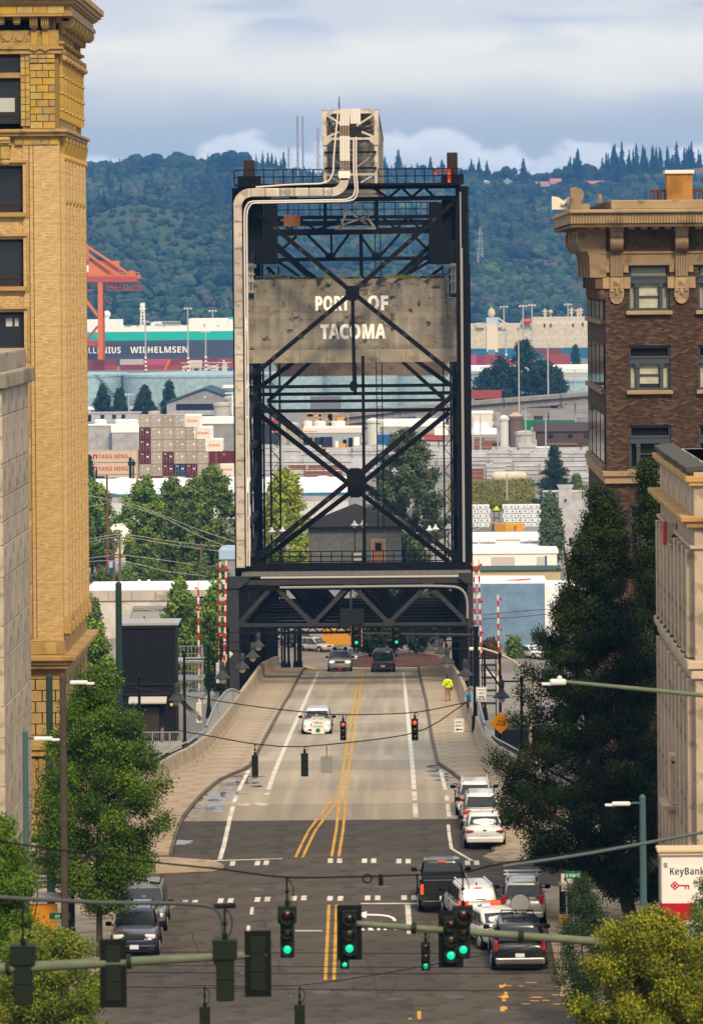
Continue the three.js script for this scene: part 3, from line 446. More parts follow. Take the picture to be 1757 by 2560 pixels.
{ // counterweight: a hung concrete block with the lettering
const D=322,t=T('counterweight', 'huge stained concrete counterweight with white PORT OF TACOMA lettering', 'counterweight', at(882,905,D));
const a=at(618,875,D),b=at(1146,698,D),mid=at(882,790,D),w=b.x - a.x,yB=a.y,yT=ya(882,697,D),yS=ya(882,747,D);
const up=0.913;const plain=M([0.28,0.245,0.20],0.9,{map: withRep(wornTex,0.25),bumpMap: bmp,bumpScale: 0.01});
PW('concrete_block', mb().box(w,yS - yB,7.5,mid.x,(yS + yB)/2,-D - 3.75).box(w*up,yT - yS,7.48,mid.x - 0.15,(yT + yS)/2,-D - 3.76),plain,t);
const face=new THREE.BufferGeometry(),W2=w/2,U=w*up/2,o=-0.15,H=yT - yB,k=(yS - yB)/H;
const ring=[[-W2,yB],[W2,yB],[W2,yS],[o + U,yS],[o + U,yT],[o - U,yT],[o - U,yS],[-W2,yS]];
const sh=new THREE.ShapeGeometry(new THREE.Shape(ring.map(q=>new THREE.Vector2(q[0],q[1]))));const pp=sh.attributes.position,uv=sh.attributes.uv;for (let i=0;i<pp.count;i++) uv.setXY(i,(pp.getX(i) + W2)/w,(pp.getY(i) - yB)/H);
sh.translate(mid.x,0,-D + 0.004);
const cx=x=>(xa(x,770,D) - a.x)/w*2000,cy=y=>(yT - ya(880,y,D))/H*700;
PW('stained_face', sh,M('#ffffff', 0.9,{map: stainedConcrete(2000,700,[['PORT', cx(830),cy(775),cx(875) - cx(788),190],['OF', cx(945),cy(775),cx(971) - cx(917),190],['TACOMA', cx(882),cy(846),cx(964) - cx(801),192]]),bumpMap: bmp,bumpScale: 0.01}),t);
const yb=ya(882,906,D),n=8;for (let i=0;i<n;i++) PW('steel_skirt_panel', mb().box(w/n - 0.025,yB - yb - 0.01,7.3,mid.x - w/2 + w*(i + 0.5)/n,(yB + yb)/2 - 0.005,-D - 3.5),M([0.40,0.37,0.30],0.6,{map: wr3}),t);
R=mulberry(9);for (let i=0;i<9;i++) PW('broken_slab', mb().box(rr(0.6,1.6),rr(0.1,0.22),rr(0.6,1.2),mid.x + (i<6?rr(-7.6,-4.6) : rr(6,7.6)),yT + 0.08 + (i % 3)*0.12,-D - rr(0.6,1.6),rr(-0.3,0.3),0,rr(-0.06,0.06)),M([0.13,0.135,0.12],0.9,{map: gr2}),t);
const wd=mb();for (let i=0;i<420;i++) {const g=i<140?rr(-2.4,-0.6) : i<330?rr(2.6,5.4) : rr(-7,7),z=-D - rr(0.1,1.4),hgt=rr(0.1,0.45),lean=rr(-0.15,0.15);wd.tri([[mid.x + g,yT,z],[mid.x + g + 0.06,yT,z],[mid.x + g + lean,yT + hgt,z + rr(-0.1,0.1)]]);} stuff(PW('weeds', wd,M([0.14,0.15,0.035],0.9),t));
for (const x of [624,1129]) {const q=at(x + 4,700,D);const m=mb();const pr=[[0.02,1.25],[0.12,1.2],[0.36,1.12],[0.36,0.92],[0.14,0.8],[0.1,0.5],[0.2,0.42],[0.2,0.3],[0.09,0.2],[0.13,-0.1],[0.22,-0.2],[0.22,-0.3],[0.1,-0.4],[0.08,-0.9],[0.15,-1.0],[0.15,-1.15],[0.05,-1.2]];for (const k of [-0.12,0.12]) m.lathe(pr,q.x + k,q.y + 0.1,-D + 0.5,10);PW('rope_socket', m,M([0.42,0.40,0.36],0.5,{map: gr2}),t);const c=mb();for (const k of [-0.25,-0.08,0.08,0.25]) c.rod([q.x + k,q.y + 1.2,-D],[q.x + k,q.y + 5.5,-D - 6],0.035,5);PW('hoist_rope', c,MAT.steelK,t);}
}
{ // far tower of the lift span, seen through the near one
const D=384,t=T('lift_bridge_tower', 'second black lift tower half hidden behind the first one', 'bridge tower', [towerX,0,-D]);
const K=MAT.steelK,f=(x,y)=>at(x,y,D).toArray(),br=(n,a,b,w=0.36)=>PW(n,mb().fbar(a,b,w,0.35),K,t);
for (const s of [-1,1]) {const b=mb();laced(b,[towerX + s*8.3,0,-D],[towerX + s*8.3,46,-D],0.9,0.8,1.1);PW('tower_leg', b,K,t);}
br('cross_strut', f(668,1004),f(1112,1000),0.28);br('cross_strut', f(664,700),f(1112,695),0.4);br('cross_strut', f(672,560),f(1110,555),0.5);
br('diagonal_brace', f(670,1003),f(890,800));br('diagonal_brace', f(1110,998),f(890,800));br('diagonal_brace', f(670,600),f(890,800));br('diagonal_brace', f(1110,600),f(890,800));
br('diagonal_brace', f(670,1010),f(890,1200),0.3);br('diagonal_brace', f(1110,1006),f(890,1200),0.3);
}
{
const D=388,t=T('counterweight', 'brown concrete counterweight of the far lift tower, just its bottom edge showing', 'counterweight', at(890,940,D));
const w=2*8.3;R=mulberry(4);for (let i=0;i<4;i++) PW('concrete_block', mb().box(w/4 - 0.03,6.4,6,towerX - w/2 + w*(i + 0.5)/4,ya(890,939,D) + 3.2,-D - 3),M([0.22,0.175,0.145],0.9,{map: wr3}),t);
}
{ // end portal of the road passage: grey truss over the road
const D=312,t=T('bridge_portal', 'grey steel portal truss with zigzag diagonals spanning over the bridge road', 'portal', [towerX,roadY(D),-D]);
const Gm=MAT.steelG,f=(x,y)=>at(x,y,D).toArray(),br=(n,a,b,w,d=0.4,m=Gm)=>PW(n,mb().fbar(a,b,w,d),m,t);
const L=f(583,1600)[0],Rr=f(1176,1600)[0],yT=f(880,1440)[1];
PW('portal_post', mb().box(0.95,yT - 2,0.9,L,(yT + 2)/2,-D),Gm,t);PW('portal_post', mb().box(0.42,yT - 2,0.9,Rr,(yT + 2)/2,-D),Gm,t);
PW('portal_post', mb().box(0.3,yT - 2,0.5,Rr - 0.75,(yT + 2)/2,-D - 0.6),MAT.steelK,t);
br('top_chord', f(585,1457),f(1178,1451),0.34);br('bottom_chord', f(585,1564),f(1174,1560),0.3);
const xs=[[597,1560],[684,1462],[782,1560],[877,1460],[972,1558],[1070,1459],[1168,1557]];
for (let i=0;i<6;i++) br('diagonal', f(...xs[i]),f(...xs[i + 1]),0.32,0.34);
xs.forEach(([x,y],i)=>{const p=f(x,y),w=0.62;PW('gusset_plate', mb().ext(i % 2?[[-w,0.2],[w,0.2],[w*0.6,-0.3],[-w*0.6,-0.3]] : [[-w*0.6,0.35],[w*0.6,0.35],[w,-0.2],[-w,-0.2]],0.45,new THREE.Matrix4().setPosition(p[0],p[1],p[2] - 0.2)),Gm,t);});
PW('corner_plate', mb().ext([[0,0],[1.6,0],[1.55,-0.35],[0.9,-0.9],[0,-0.95]],0.3,new THREE.Matrix4().setPosition(L - 0.3,f(583,1440)[1],-D + 0.3)),Gm,t);
PW('corner_plate', mb().ext([[0,0],[-1.1,0],[-1.1,-0.35],[-0.5,-0.8],[0,-0.85]],0.3,new THREE.Matrix4().setPosition(Rr + 0.2,f(583,1436)[1],-D + 0.3)),Gm,t);
br('hanger', f(877,1470),f(877,1522),0.16,0.2);
{const b=mb();laced(b,f(585,1576),f(1174,1572),0.42,0.5,0.55,0.05);PW('lower_lattice_girder', b,MAT.steelK,t);const c=mb();laced(c,f(596,1470),f(1168,1466),0.2,0.5,0.4,0.04);PW('upper_lattice', c,MAT.steelK,t);}
{const b=mb();b.tube([f(700,1468),f(1120,1465),f(1145,1468),f(1160,1480),f(1167,1500),f(1168,1545)].map(p=>[p[0],p[1],p[2] + 0.4]),0.1,50,8);PW('conduit', b,M([0.26,0.25,0.24],0.45),t);}
PW('sign_box', mb().rbox(1.85,1.5,0.4,0.04,f(880,1545)[0],f(880,1545)[1],-D + 0.5),M([0.014,0.014,0.016],0.6),t);
}
{ // the lifting span behind: dark sway frames over the roadway
const t=T('lift_span', 'dark steel lift span with repeated overhead bracing beyond the portal', 'bridge span', [towerX,8,-365]);
const K=MAT.steelK,Z=[322,331,340,349,358,367,376,385],hw=8.6;
Z.forEach((D,i)=>{
const y=21.0 - (D - 312)*0.052,lo=y - 3.3,X=towerX + 0.1;
PW('top_strut', mb().box(hw*2,0.34,0.4,X,y,-D),K,t);PW('lower_strut', mb().box(hw*2,0.26,0.4,X,lo,-D),K,t);
for (let k=0;k<6;k++) {const a=X - hw + hw*2*k/6,b=X - hw + hw*2*(k + 1)/6;PW('sway_diagonal', mb().fbar([a,k % 2?y : lo,-D],[b,k % 2?lo : y,-D],0.34,0.3),K,t);}
if (i) for (const s of [-1,1]) {PW('lateral_brace', mb().bar([X - s*hw,y,-D],[X + s*hw,y + 0.47,-Z[i - 1]],0.3),K,t);PW('truss_vertical', mb().box(0.5,14,0.5,X + s*hw,lo - 3.5,-D),K,t);PW('truss_diagonal', mb().bar([X + s*hw,y,-D],[X + s*hw,lo - 9,-Z[i - 1]],0.4),K,t);}
});
for (const s of [-1,1]) PW('top_chord', mb().bar([towerX + s*hw,20.5,-322],[towerX + s*hw,17.2,-385],0.6),K,t);
for (const s of [-1,1]) PW('plate_wall', mb().box(0.3,11,26,towerX + s*9.1,13,-335),MAT.black,t);
}
{ // control house on top of the span
const D=362,t=T('control_house', 'grey clapboard control house with dark hip roof behind the tower', 'house', [xa(888,1412,D),ya(888,1412,D),-D]);
const w=8.4,h=ya(888,1316,D) - t.position.y,sid=M([0.22,0.235,0.245],0.75,{map: gr2}),n=11;
P('wall', mb().box(w - 0.06,h,5.6,0,h/2,-2.8),sid,t);
for (let i=0;i<n;i++) P('plank', mb().box(w,h/n - 0.015,0.06,0,h*(i + 0.5)/n,0.02,0,0.09),sid,t);
P('roof', mb().add(new THREE.ConeGeometry(1,1,4),new THREE.Matrix4().makeRotationY(Math.PI/4).premultiply(new THREE.Matrix4().makeScale(6.5,1.95,4.9)).setPosition(0,h + 0.95,-2.8)),M([0.045,0.045,0.048],0.9,{map: gr2}),t);
P('eave', mb().box(9.15,0.14,6.8,0,h,-2.8),M([0.03,0.03,0.03],0.8),t);
P('door', mb().box(1.05,2.15,0.08,2.1,1.1,0.08),M([0.34,0.17,0.09],0.7),t);P('window', mb().box(0.55,0.75,0.1,2.1,1.6,0.1),MAT.glassK,t);
P('door_frame', mb().box(1.3,0.1,0.1,2.1,2.25,0.1).box(0.1,2.2,0.1,1.52,1.1,0.1).box(0.1,2.2,0.1,2.68,1.1,0.1),M([0.42,0.32,0.24],0.7),t);
}
{ // small white bell lamps round the control house
const spec=[[654,1330,1415,355],[681,1328,1415,360],[708,1318,1412,366],[887,1331,1400,355],[908,1325,1400,350],[1014,1326,1412,362],[1074,1314,1408,372],[1089,1325,1408,362],[1121,1324,1408,354]];
let first;spec.forEach(([x,y,yb,D],i)=>{
const p=at(x,yb,D),hgt=ya(x,y,D) - p.y;const lab=`small white bell lamp, ${['first', 'second', 'third', 'fourth', 'fifth', 'sixth', 'seventh', 'eighth', 'ninth'][i]} from the left above the walkway railing`;
if (first) {dup(first,p,0,lab);return;}
first=T('walkway_lamp', lab, 'lamp', p,0, 'white bell lamps above the bridge walkway');
P('pole', mb().rod([0,0,0],[0,hgt + 0.3,0],0.05,6),MAT.steelK,first);P('lamp_shade', mb().lathe([[0.04,0.5],[0.1,0.42],[0.14,0.25],[0.34,0.1],[0.38,0.04],[0.2,0.02],[0.15,-0.12],[0.02,-0.2]],0,hgt,0.1,14),M([0.78,0.76,0.7],0.35),first);
});
}
// ---------- buildings along the street ----------
function brickTex(seed,tones,mortar,cols=10,rows=32) {         // one tile is 2.4 m square
const N=512,cw=N/cols,ch=N/rows;
return texData(N,N,(u,v,i,j)=>{const r=Math.floor(j/ch),o=r % 2?cw/2 : 0,c=Math.floor((i + o)/cw) % cols,fx=((i + o) % cw),fy=j % ch;if (fx<2.2||fy<2.6) return mortar;const t=tones[Math.floor(hash(c,r,seed)*tones.length)],k=0.9 + 0.13*hash(c,r,seed + 1) + 0.1*(fbm(u*40,v*40,2,seed) - 0.5);return t.map(q=>q*k);});
}
const tanBrick=M('#ffffff', 0.85,{map: withRep(brickTex(3,[[0.775,0.655,0.455],[0.755,0.63,0.43],[0.80,0.685,0.485]],[0.63,0.52,0.35]),1/2.4)});
const brownBrick=M('#ffffff', 0.9,{map: withRep(brickTex(8,[[0.32,0.26,0.22],[0.26,0.205,0.17],[0.38,0.32,0.275],[0.30,0.24,0.20],[0.33,0.26,0.21],[0.24,0.18,0.15]],[0.24,0.185,0.15],10,32),1/2.4)});
const terra=[[0.58,0.37,0.085],[0.50,0.34,0.11],[0.60,0.43,0.13],[0.47,0.31,0.13],[0.53,0.40,0.14],[0.63,0.40,0.07]].map(c=>M(c,0.5,{map: gr2}));
const terraP=M([0.54,0.36,0.14],0.6,{map: wr3});
{ // tall tan building on the left
const D=186,X=-16.14,Y0=roadY(190),L=12.6,t=T('terracotta_tower', 'tall tan brick office building with terracotta cornice at the left edge', 'building', [X,Y0,-D]);
const y=py=>ya(150,py,D) - Y0,x=p=>(p - 150)/F*D;      // local heights and widths at the front wall
const W=9,cut=y(322),base=y(1602);
const add=(n,m,mat)=>P(n,m,mat,t);
const winX=-x(58)>0?x(58) : x(58),wl=-W;                     // windows lie left of this line
// front wall, with real openings left between piers and spandrels
const wins=[[134,180],[194,307],[413,530],[597,715],[779,890],[963,1075],[1147,1259],[1331,1443],[1500,1580]];
const pier=x(58);
add('brick_pier', mb().box(-pier,cut - base,0.9,pier/2,(cut + base)/2,-0.45),tanBrick);
let top=cut;for (const [a,b] of wins.slice(2)) {add('spandrel', mb().box(W + pier,top - y(a),0.8,(wl + pier)/2,(top + y(a))/2,-0.5),tanBrick);top=y(b);}
add('spandrel', mb().box(W + pier,top - base,0.8,(wl + pier)/2,(top + base)/2,-0.5),tanBrick);
for (const [a,b] of wins) {
const h=y(a) - y(b),cy=(y(a) + y(b))/2,wN=P('window', mb().box(0.16,h,0.14,pier - 0.08,cy,-0.55).box(0.16,h,0.14,pier - 2.6,cy,-0.55).box(2.6,0.14,0.14,pier - 1.3,y(a) - 0.07,-0.55).box(2.6,0.16,0.14,pier - 1.3,y(b) + 0.08,-0.55),M([0.035,0.025,0.02],0.5),t);
P('pane', mb().box(2.4,h - 0.2,0.03,pier - 1.3,cy,-0.6),MAT.glassK,wN);
if (h>1.5) P('sash_bar', mb().box(2.4,0.1,0.1,pier - 1.3,y(b) + 0.42,-0.56).box(0.08,0.4,0.1,pier - 0.55,y(b) + 0.22,-0.56),M([0.045,0.03,0.02],0.5),wN);
if (a>400) {add('window_sill', mb().box(W + pier + 0.12,0.2,0.35,(wl + pier)/2 + 0.06,y(b) - 0.1,0.05),terraP);add('window_head', mb().box(W + pier + 0.2,0.12,0.2,(wl + pier)/2 + 0.1,y(a) + 0.2,0.0).box(0.1,h + 0.5,0.2,pier + 0.22,cy,-0.02),terraP);add('relief_panel', mb().box(W + pier - 0.2,0.6,0.1,(wl + pier)/2 - 0.1,y(b) - 0.75,-0.06),tanBrick);const z=mb();for (let k=0;k<14;k++) z.box(0.26,0.04,0.05,pier - 0.3 - k*0.2,y(b) - 0.75 + (k % 2?0.1 : -0.1),-0.005,0,0,k % 2?0.7 : -0.7);add('herringbone_relief', z,tanBrick);}
}
add('blind', mb().box(1.5,0.65,0.02,pier - 1.15,y(260),-0.575),M([0.42,0.45,0.42],0.7));
add('paper_sheet', mb().box(0.3,0.38,0.02,pier - 0.75,y(805),-0.575).box(0.18,0.36,0.02,pier - 0.4,y(805),-0.575),M([0.5,0.52,0.5],0.7));
for (const gx of [x(74),x(84)]) add('wall_groove', mb().box(0.035,cut - base - 0.6,0.02,gx,(cut + base)/2 - 0.2,0.004),M([0.14,0.09,0.04],0.9));
add('inner_wall', mb().box(W - 0.4,y(-60) - 1,0.3,-W/2,y(-60)/2,-2.2),MAT.black);
add('core', mb().box(W,0.3,L,-W/2,y(-40),-L/2).box(0.5,y(0) - 1,L - 0.9,-0.55,y(0)/2,-L/2 - 0.4).box(W,y(0),0.3,-W/2,y(0)/2,-L + 0.15),tanBrick);
// upper storey in terracotta blocks
const bx0=x(78),bx1=x(141);add('backing_wall', mb().box(-pier - 0.02,y(120) - cut,0.7,pier/2,(y(120) + cut)/2,-0.42),M([0.22,0.15,0.06],0.9));R=mulberry(14);
for (let r=0;r<9;r++) {const ya1=y(158 + r*18.2) - 0.015,h=18.2/F*D - 0.03,cols=r % 2?[0,0.25,0.75,1] : [0,0.5,1];for (let k=0;k<cols.length - 1;k++) {const a=mix(bx0,bx1,cols[k]) + 0.014,b=mix(bx0,bx1,cols[k + 1]) - 0.014;add('terracotta_block', mb().rbox(b - a,h,0.3,0.02,(a + b)/2,ya1 - h/2,-0.05 + rr(-0.006,0.006)),pick(terra));}}
for (let r=0;r<10;r++) for (const [a,b] of [[54,66],[66.6,78]]) {const A=x(a) + 0.012,B=x(b) - 0.012,h=18.2/F*D - 0.03;add('terracotta_block', mb().box(B - A,h,0.3,(A + B)/2,y(134 + r*18.2) - h/2,a<60?-0.14 : -0.1),pick(terra));}
add('transom_bar', mb().box(W,0.24,0.5,-W/2 + pier + 4.5 - 4.5,y(187),-0.3),terra[3]);
for (const [a,b,p0] of [[136,146,0.06],[147,157,0.03]]) for (let k=0;k<3;k++) {const A=mix(bx0,bx1,k/3) + 0.012,B=mix(bx0,bx1,(k + 1)/3) - 0.012;add('terracotta_block', mb().box(B - A,y(a) - y(b) - 0.02,0.4,(A + B)/2,(y(a) + y(b))/2,p0 - 0.06),pick(terra));}
add('string_course', mb().box(W + 0.15,y(124) - y(134),0.6,-W/2 + 0.07,(y(124) + y(134))/2,-0.12).box(W + 0.2,0.14,0.75,-W/2 + 0.1,y(119),-0.1),terraP);
add('frieze', mb().box(W,y(75) - y(118),0.5,-W/2,(y(75) + y(118))/2,-0.22),terra[1]);
for (const cx of [24,54,-6]) {add('frieze_disc', mb().add(new THREE.CylinderGeometry(0.17,0.19,0.08,18),new THREE.Matrix4().makeRotationX(Math.PI/2).setPosition(x(cx),y(93),0.06)),terra[3]);add('frieze_scroll', mb().box(0.05,0.36,0.07,x(cx + 15),y(93),0.05).add(new THREE.TorusGeometry(0.07,0.025,5,10),new THREE.Matrix4().setPosition(x(cx + 12),y(88),0.06)).add(new THREE.TorusGeometry(0.07,0.025,5,10),new THREE.Matrix4().setPosition(x(cx + 18),y(99),0.06)),terraP);}
for (const [a,b] of [[80,100],[108,128]]) {
const c=(x(a) + x(b))/2,w=x(b) - x(a),n=mb();for (let k=0;k<4;k++) n.rbox(w/4 - 0.02,0.5,0.5,0.06,c - w/2 + w*(k + 0.5)/4,y(53),0.25);n.box(w*0.9,0.1,0.4,c,y(67.5),0.2).ball(0.12,c,y(72),0.2,1.2,0.6,0.8);add('console_bracket', n,terraP);
add('pilaster_panel', mb().rbox(w*0.85,y(78) - y(114),0.2,0.02,c,(y(78) + y(114))/2,0.08),terra[0]);add('guttae', mb().box(w,0.1,0.3,c,y(117),0.1).ball(0.07,c - 0.12,y(124),0.22).ball(0.08,c,y(126),0.24).ball(0.07,c + 0.12,y(124),0.22),terraP);
}
for (const a of [8,48]) add('modillion', mb().box(0.33,0.34,0.6,x(a),y(48),0.15).box(0.26,0.12,0.5,x(a),y(58),0.12),terra[1]);
// crowning cornice, carried round to the street side
const ov=0.7;R=mulberry(31);
add('cornice_soffit', mb().box(W + ov,0.2,L + ov*2,-W/2 + ov/2,y(37),-L/2),terraP);
const cb=[-20,8,50,90,126,168];for (let k=0;k<cb.length - 1;k++) add('cornice_block', mb().box(x(cb[k + 1]) - x(cb[k]) - 0.025,y(18) - y(36),0.5,(x(cb[k]) + x(cb[k + 1]))/2 + (k===4?0.0 : 0),y(27),ov - 0.22),pick(terra));
for (let k=0;k<11;k++) add('cornice_block', mb().box(0.5,y(18) - y(36),(L + ov)/11 - 0.03,ov - 0.36,y(27),ov - 0.1 - (L + ov*2)*(k + 0.5)/11),terra[(k*2) % 6]);
const prof=[[0,18,0.1],[0.12,14,0.13],[0.24,8,0.2],[0.38,0,0.25],[0.5,-10,0.3]];for (const [o,py,hh] of prof) add('cornice_moulding', mb().rbox(W + ov + o,hh,L + ov*2 + o*2,0.04,-W/2 + (ov + o)/2 - 0.12,y(py - 3),-L/2),o===0.24?terra[3] : terraP);
const dn=mb();for (let k=0;k<44;k++) dn.box(0.06,0.07,0.06,-W + 2 + k*0.18,y(12),ov + 0.1);add('bead_row', dn,terraP);
// street side: slender engaged columns over two registers, scalloped heads
const cols=6;for (let k=0;k <= cols;k++) {
const z=-0.55 - (L - 1.1)*k/cols;
add('engaged_column', mb().cyl(0.24,0.24,cut - base - 1.2,0.02,base + 0.9,z,10),tanBrick);add('column_base', mb().rbox(0.62,0.45,0.62,0.06,0.05,base + 0.5,z).cyl(0.3,0.26,0.4,0.05,base + 0.7,z,10),terraP);
add('column_capital', mb().rbox(0.6,0.22,0.6,0.05,0.05,cut - 0.5,z).cyl(0.22,0.36,0.6,0.04,cut - 1.2,z,10).ball(0.2,0.15,cut - 1.35,z),terra[0]);
add('upper_column', mb().cyl(0.17,0.17,y(130) - cut - 0.5,0.02,cut + 0.5,z,10),terra[0]);const kn=mb();for (let q=0;q<5;q++) kn.ball(0.22,0.03,cut + 0.9 + q*0.78,z,1,0.5,1,8);add('column_rings', kn,terra[5]);
add('leafy_capital', mb().cyl(0.18,0.34,0.5,0.03,y(130) - 0.55,z,9).ball(0.14,0.24,y(130) - 0.3,z - 0.2).ball(0.14,0.24,y(130) - 0.3,z + 0.2).rbox(0.5,0.16,0.6,0.04,0.05,y(128),z),terraP);
add('cornice_scroll', mb().add(new THREE.CylinderGeometry(0.3,0.3,0.5,14),new THREE.Matrix4().makeRotationX(Math.PI/2).setPosition(0.42,y(54),z)).rbox(0.75,0.3,0.5,0.08,0.18,y(48),z).cyl(0.16,0.2,0.6,0.14,y(84),z,8),terra[1]);
if (k<cols) {const zz=z - (L - 1.1)/cols/2,dz=(L - 1.1)/cols;add('recess_panel', mb().box(0.2,cut - base - 2.4,dz - 0.5,-0.16,(cut + base)/2 - 0.4,zz),tanBrick);add('scallop_head', mb().add(new THREE.CylinderGeometry(dz/2 - 0.15,dz/2 - 0.15,0.25,16,1,false,0,Math.PI),new THREE.Matrix4().makeRotationZ(Math.PI/2).setPosition(-0.02,cut - 2.0,zz)),terraP);add('lower_scallop', mb().box(0.3,0.7,dz - 0.5,-0.05,cut - 3.6,zz).ball(0.25,0.05,cut - 3.35,zz),terra[0]);add('narrow_window', mb().box(0.05,y(150) - cut - 1,dz - 0.6,-0.25,(y(140) + cut)/2,zz),terra[3]);}
}
add('ledge', mb().rbox(W + 0.42,0.16,L + 0.9,0.04,-W/2 + 0.2,y(327),-L/2).rbox(W + 0.3,0.2,L + 0.6,0.04,-W/2 + 0.14,y(335),-L/2),terraP);
for (let k=0;k<5;k++) {const a=x(38 + k*22),b=x(60 + k*22);add('terracotta_block', mb().box(b - a - 0.03,y(345) - y(361),0.2,(a + b)/2,y(353),-0.03),terra[(k*2 + 3) % 6]);}
{const n=mb(),c=x(15);n.rbox(0.5,0.3,0.5,0.06,c,y(350),0.18).rbox(0.42,0.72,0.3,0.05,c,y(378),0.08).rbox(0.6,0.1,0.4,0.03,c,y(360),0.12).ball(0.22,c,y(404),0.06,1.1,0.8,0.7);for (const k of [-0.16,0,0.16]) n.ball(0.09,c + k,y(348),0.42);add('keystone_bracket', n,terra[2]);}
// base storey
add('ledge', mb().rbox(W + 0.55,0.22,L + 1.6,0.04,-W/2 + 0.35,base - 0.75,-L/2 + 0.1).rbox(W + 0.35,0.22,L + 1.2,0.04,-W/2 + 0.26,base - 0.95,-L/2 + 0.1).rbox(W + 0.2,0.2,L + 0.9,0.04,-W/2 + 0.18,base - 1.15,-L/2 + 0.1),terraP);
for (let k=0;k<3;k++) {const a=x(82 + k*25),b=x(106 + k*25);add('terracotta_block', mb().box(b - a - 0.02,0.55,0.2,(a + b)/2,base - 0.33,-0.03),terra[1 + k]);}
add('base_band', mb().box(W + 0.05,0.6,L + 0.1,-W/2 + 0.02,base - 0.32,-L/2),terraP);
add('frieze', mb().box(W + 0.1,0.5,L + 0.2,-W/2 + 0.05,base - 1.5,-L/2),terra[1]);const wv=mb();for (let k=0;k<7;k++) wv.add(new THREE.TorusGeometry(0.11,0.03,5,12),new THREE.Matrix4().setPosition(x(88 + k*10),base - 1.5,0.1));add('wave_relief', wv,terraP);
const rus=M([0.56,0.39,0.17],0.7,{map: wr3}),rus2=M([0.52,0.37,0.17],0.7,{map: wr3});let py=base - 1.78,r=0;
while (py>0.2) {const h=Math.min(0.52,py - 0.05);for (const [a,b] of r % 2?[[60,95],[96,128],[129,150]] : [[60,78],[79,112],[113,150]]) add('stone_block', mb().rbox(x(b) - x(a) - 0.03,h - 0.035,0.3,0.03,(x(a) + x(b))/2,py - h/2,-0.04),(r + a) % 3?rus : rus2);for (let k=0;k<6;k++) add('stone_block', mb().rbox(0.3,h - 0.035,L/6 - 0.5,0.03,-0.06,py - h/2,-L*(k + 0.5)/6),(r + k) % 3?rus : rus2);py-=h;r++;}
add('base_core', mb().box(W,base - 1.2,L - 0.4,-W/2 - 0.12,(base - 1.2)/2,-L/2 - 0.1),M([0.22,0.14,0.05],0.9));
{const dx=x(92),dy=y(1890);add('pediment', mb().ext([[-0.75,0],[0.75,0],[0,0.42]],0.5,new THREE.Matrix4().setPosition(dx,dy + 0.5,0)).box(1.4,0.14,0.5,dx,dy + 0.42,0.25).box(1.2,0.3,0.35,dx,dy + 0.2,0.2),terra[2]);for (const k of [-0.35,0,0.35]) add('doorway_pilaster', mb().box(0.2,2.4,0.2,dx + k,dy - 1.3,0.15),terra[3]);}
}
{ // white stone-faced building at the far left
const X=-17.3,Dn=170,Df=182,Y0=roadY(176),t=T('stone_building', 'pale stone block building with weathered coping, cut by the left edge', 'building', [X,Y0,-Dn]);
const y=py=>ya(8,py,Dn) - Y0,L=Df - Dn,W=6,mats=[[0.60,0.53,0.43],[0.64,0.56,0.455],[0.565,0.50,0.41],[0.62,0.54,0.44]].map(c=>M(c,0.85,{map: wr3,bumpMap: bmp,bumpScale: 0.004}));
P('core', mb().box(W,y(975),L,-W/2 - 0.04,y(975)/2,-L/2 - 0.04),M([0.33,0.29,0.23],0.9),t);
const cs=[973,1041,1161,1244,1306,1365,1445,1567,1645,1768,1846,1968,2051,2140],tall=[0,1,0,1,0,0,1,0,1,0,1,0,1];
for (let i=0;i<cs.length - 1;i++) {
const a=y(cs[i]) - 0.02,b=Math.max(0.02,y(cs[i + 1]) + 0.02),n=tall[i]?3 : 1;if (a<b + 0.05) continue;
for (let k=0;k<n;k++) P('stone_block', mb().rbox(0.4,a - b,L/n - 0.045,0.025,-0.19 + 0.004*((i*3 + k) % 4),(a + b)/2,-L*(k + 0.5)/n),mats[(i*5 + k*3) % 4],t);
for (let k=0;k<4;k++) P('stone_block', mb().rbox(1.46,a - b,0.4,0.025,-0.42 - 0.75 - k*1.5,(a + b)/2,-0.18),mats[(i + k*3) % 4],t);
}
P('coping', mb().rbox(W + 0.25,y(931) - y(973),L + 0.6,0.1,-W/2 + 0.14,(y(931) + y(973))/2,-L/2),M([0.46,0.42,0.34],0.9,{map: wr1,bumpMap: bmp,bumpScale: 0.02}),t);
for (let k=0;k<3;k++) P('parapet_stone', mb().rbox(1.4,y(885) - y(931) + 0.1,L/3 - 0.04,0.1,-0.78,(y(885) + y(931))/2,-L*(k + 0.5)/3),M([0.47 + k*0.02,0.43,0.35],0.9,{map: wr1,bumpMap: bmp,bumpScale: 0.02}),t);
P('plinth', mb().box(W + 0.3,0.5,L + 0.4,-W/2 + 0.16,0.25,-L/2),mats[2],t);
}
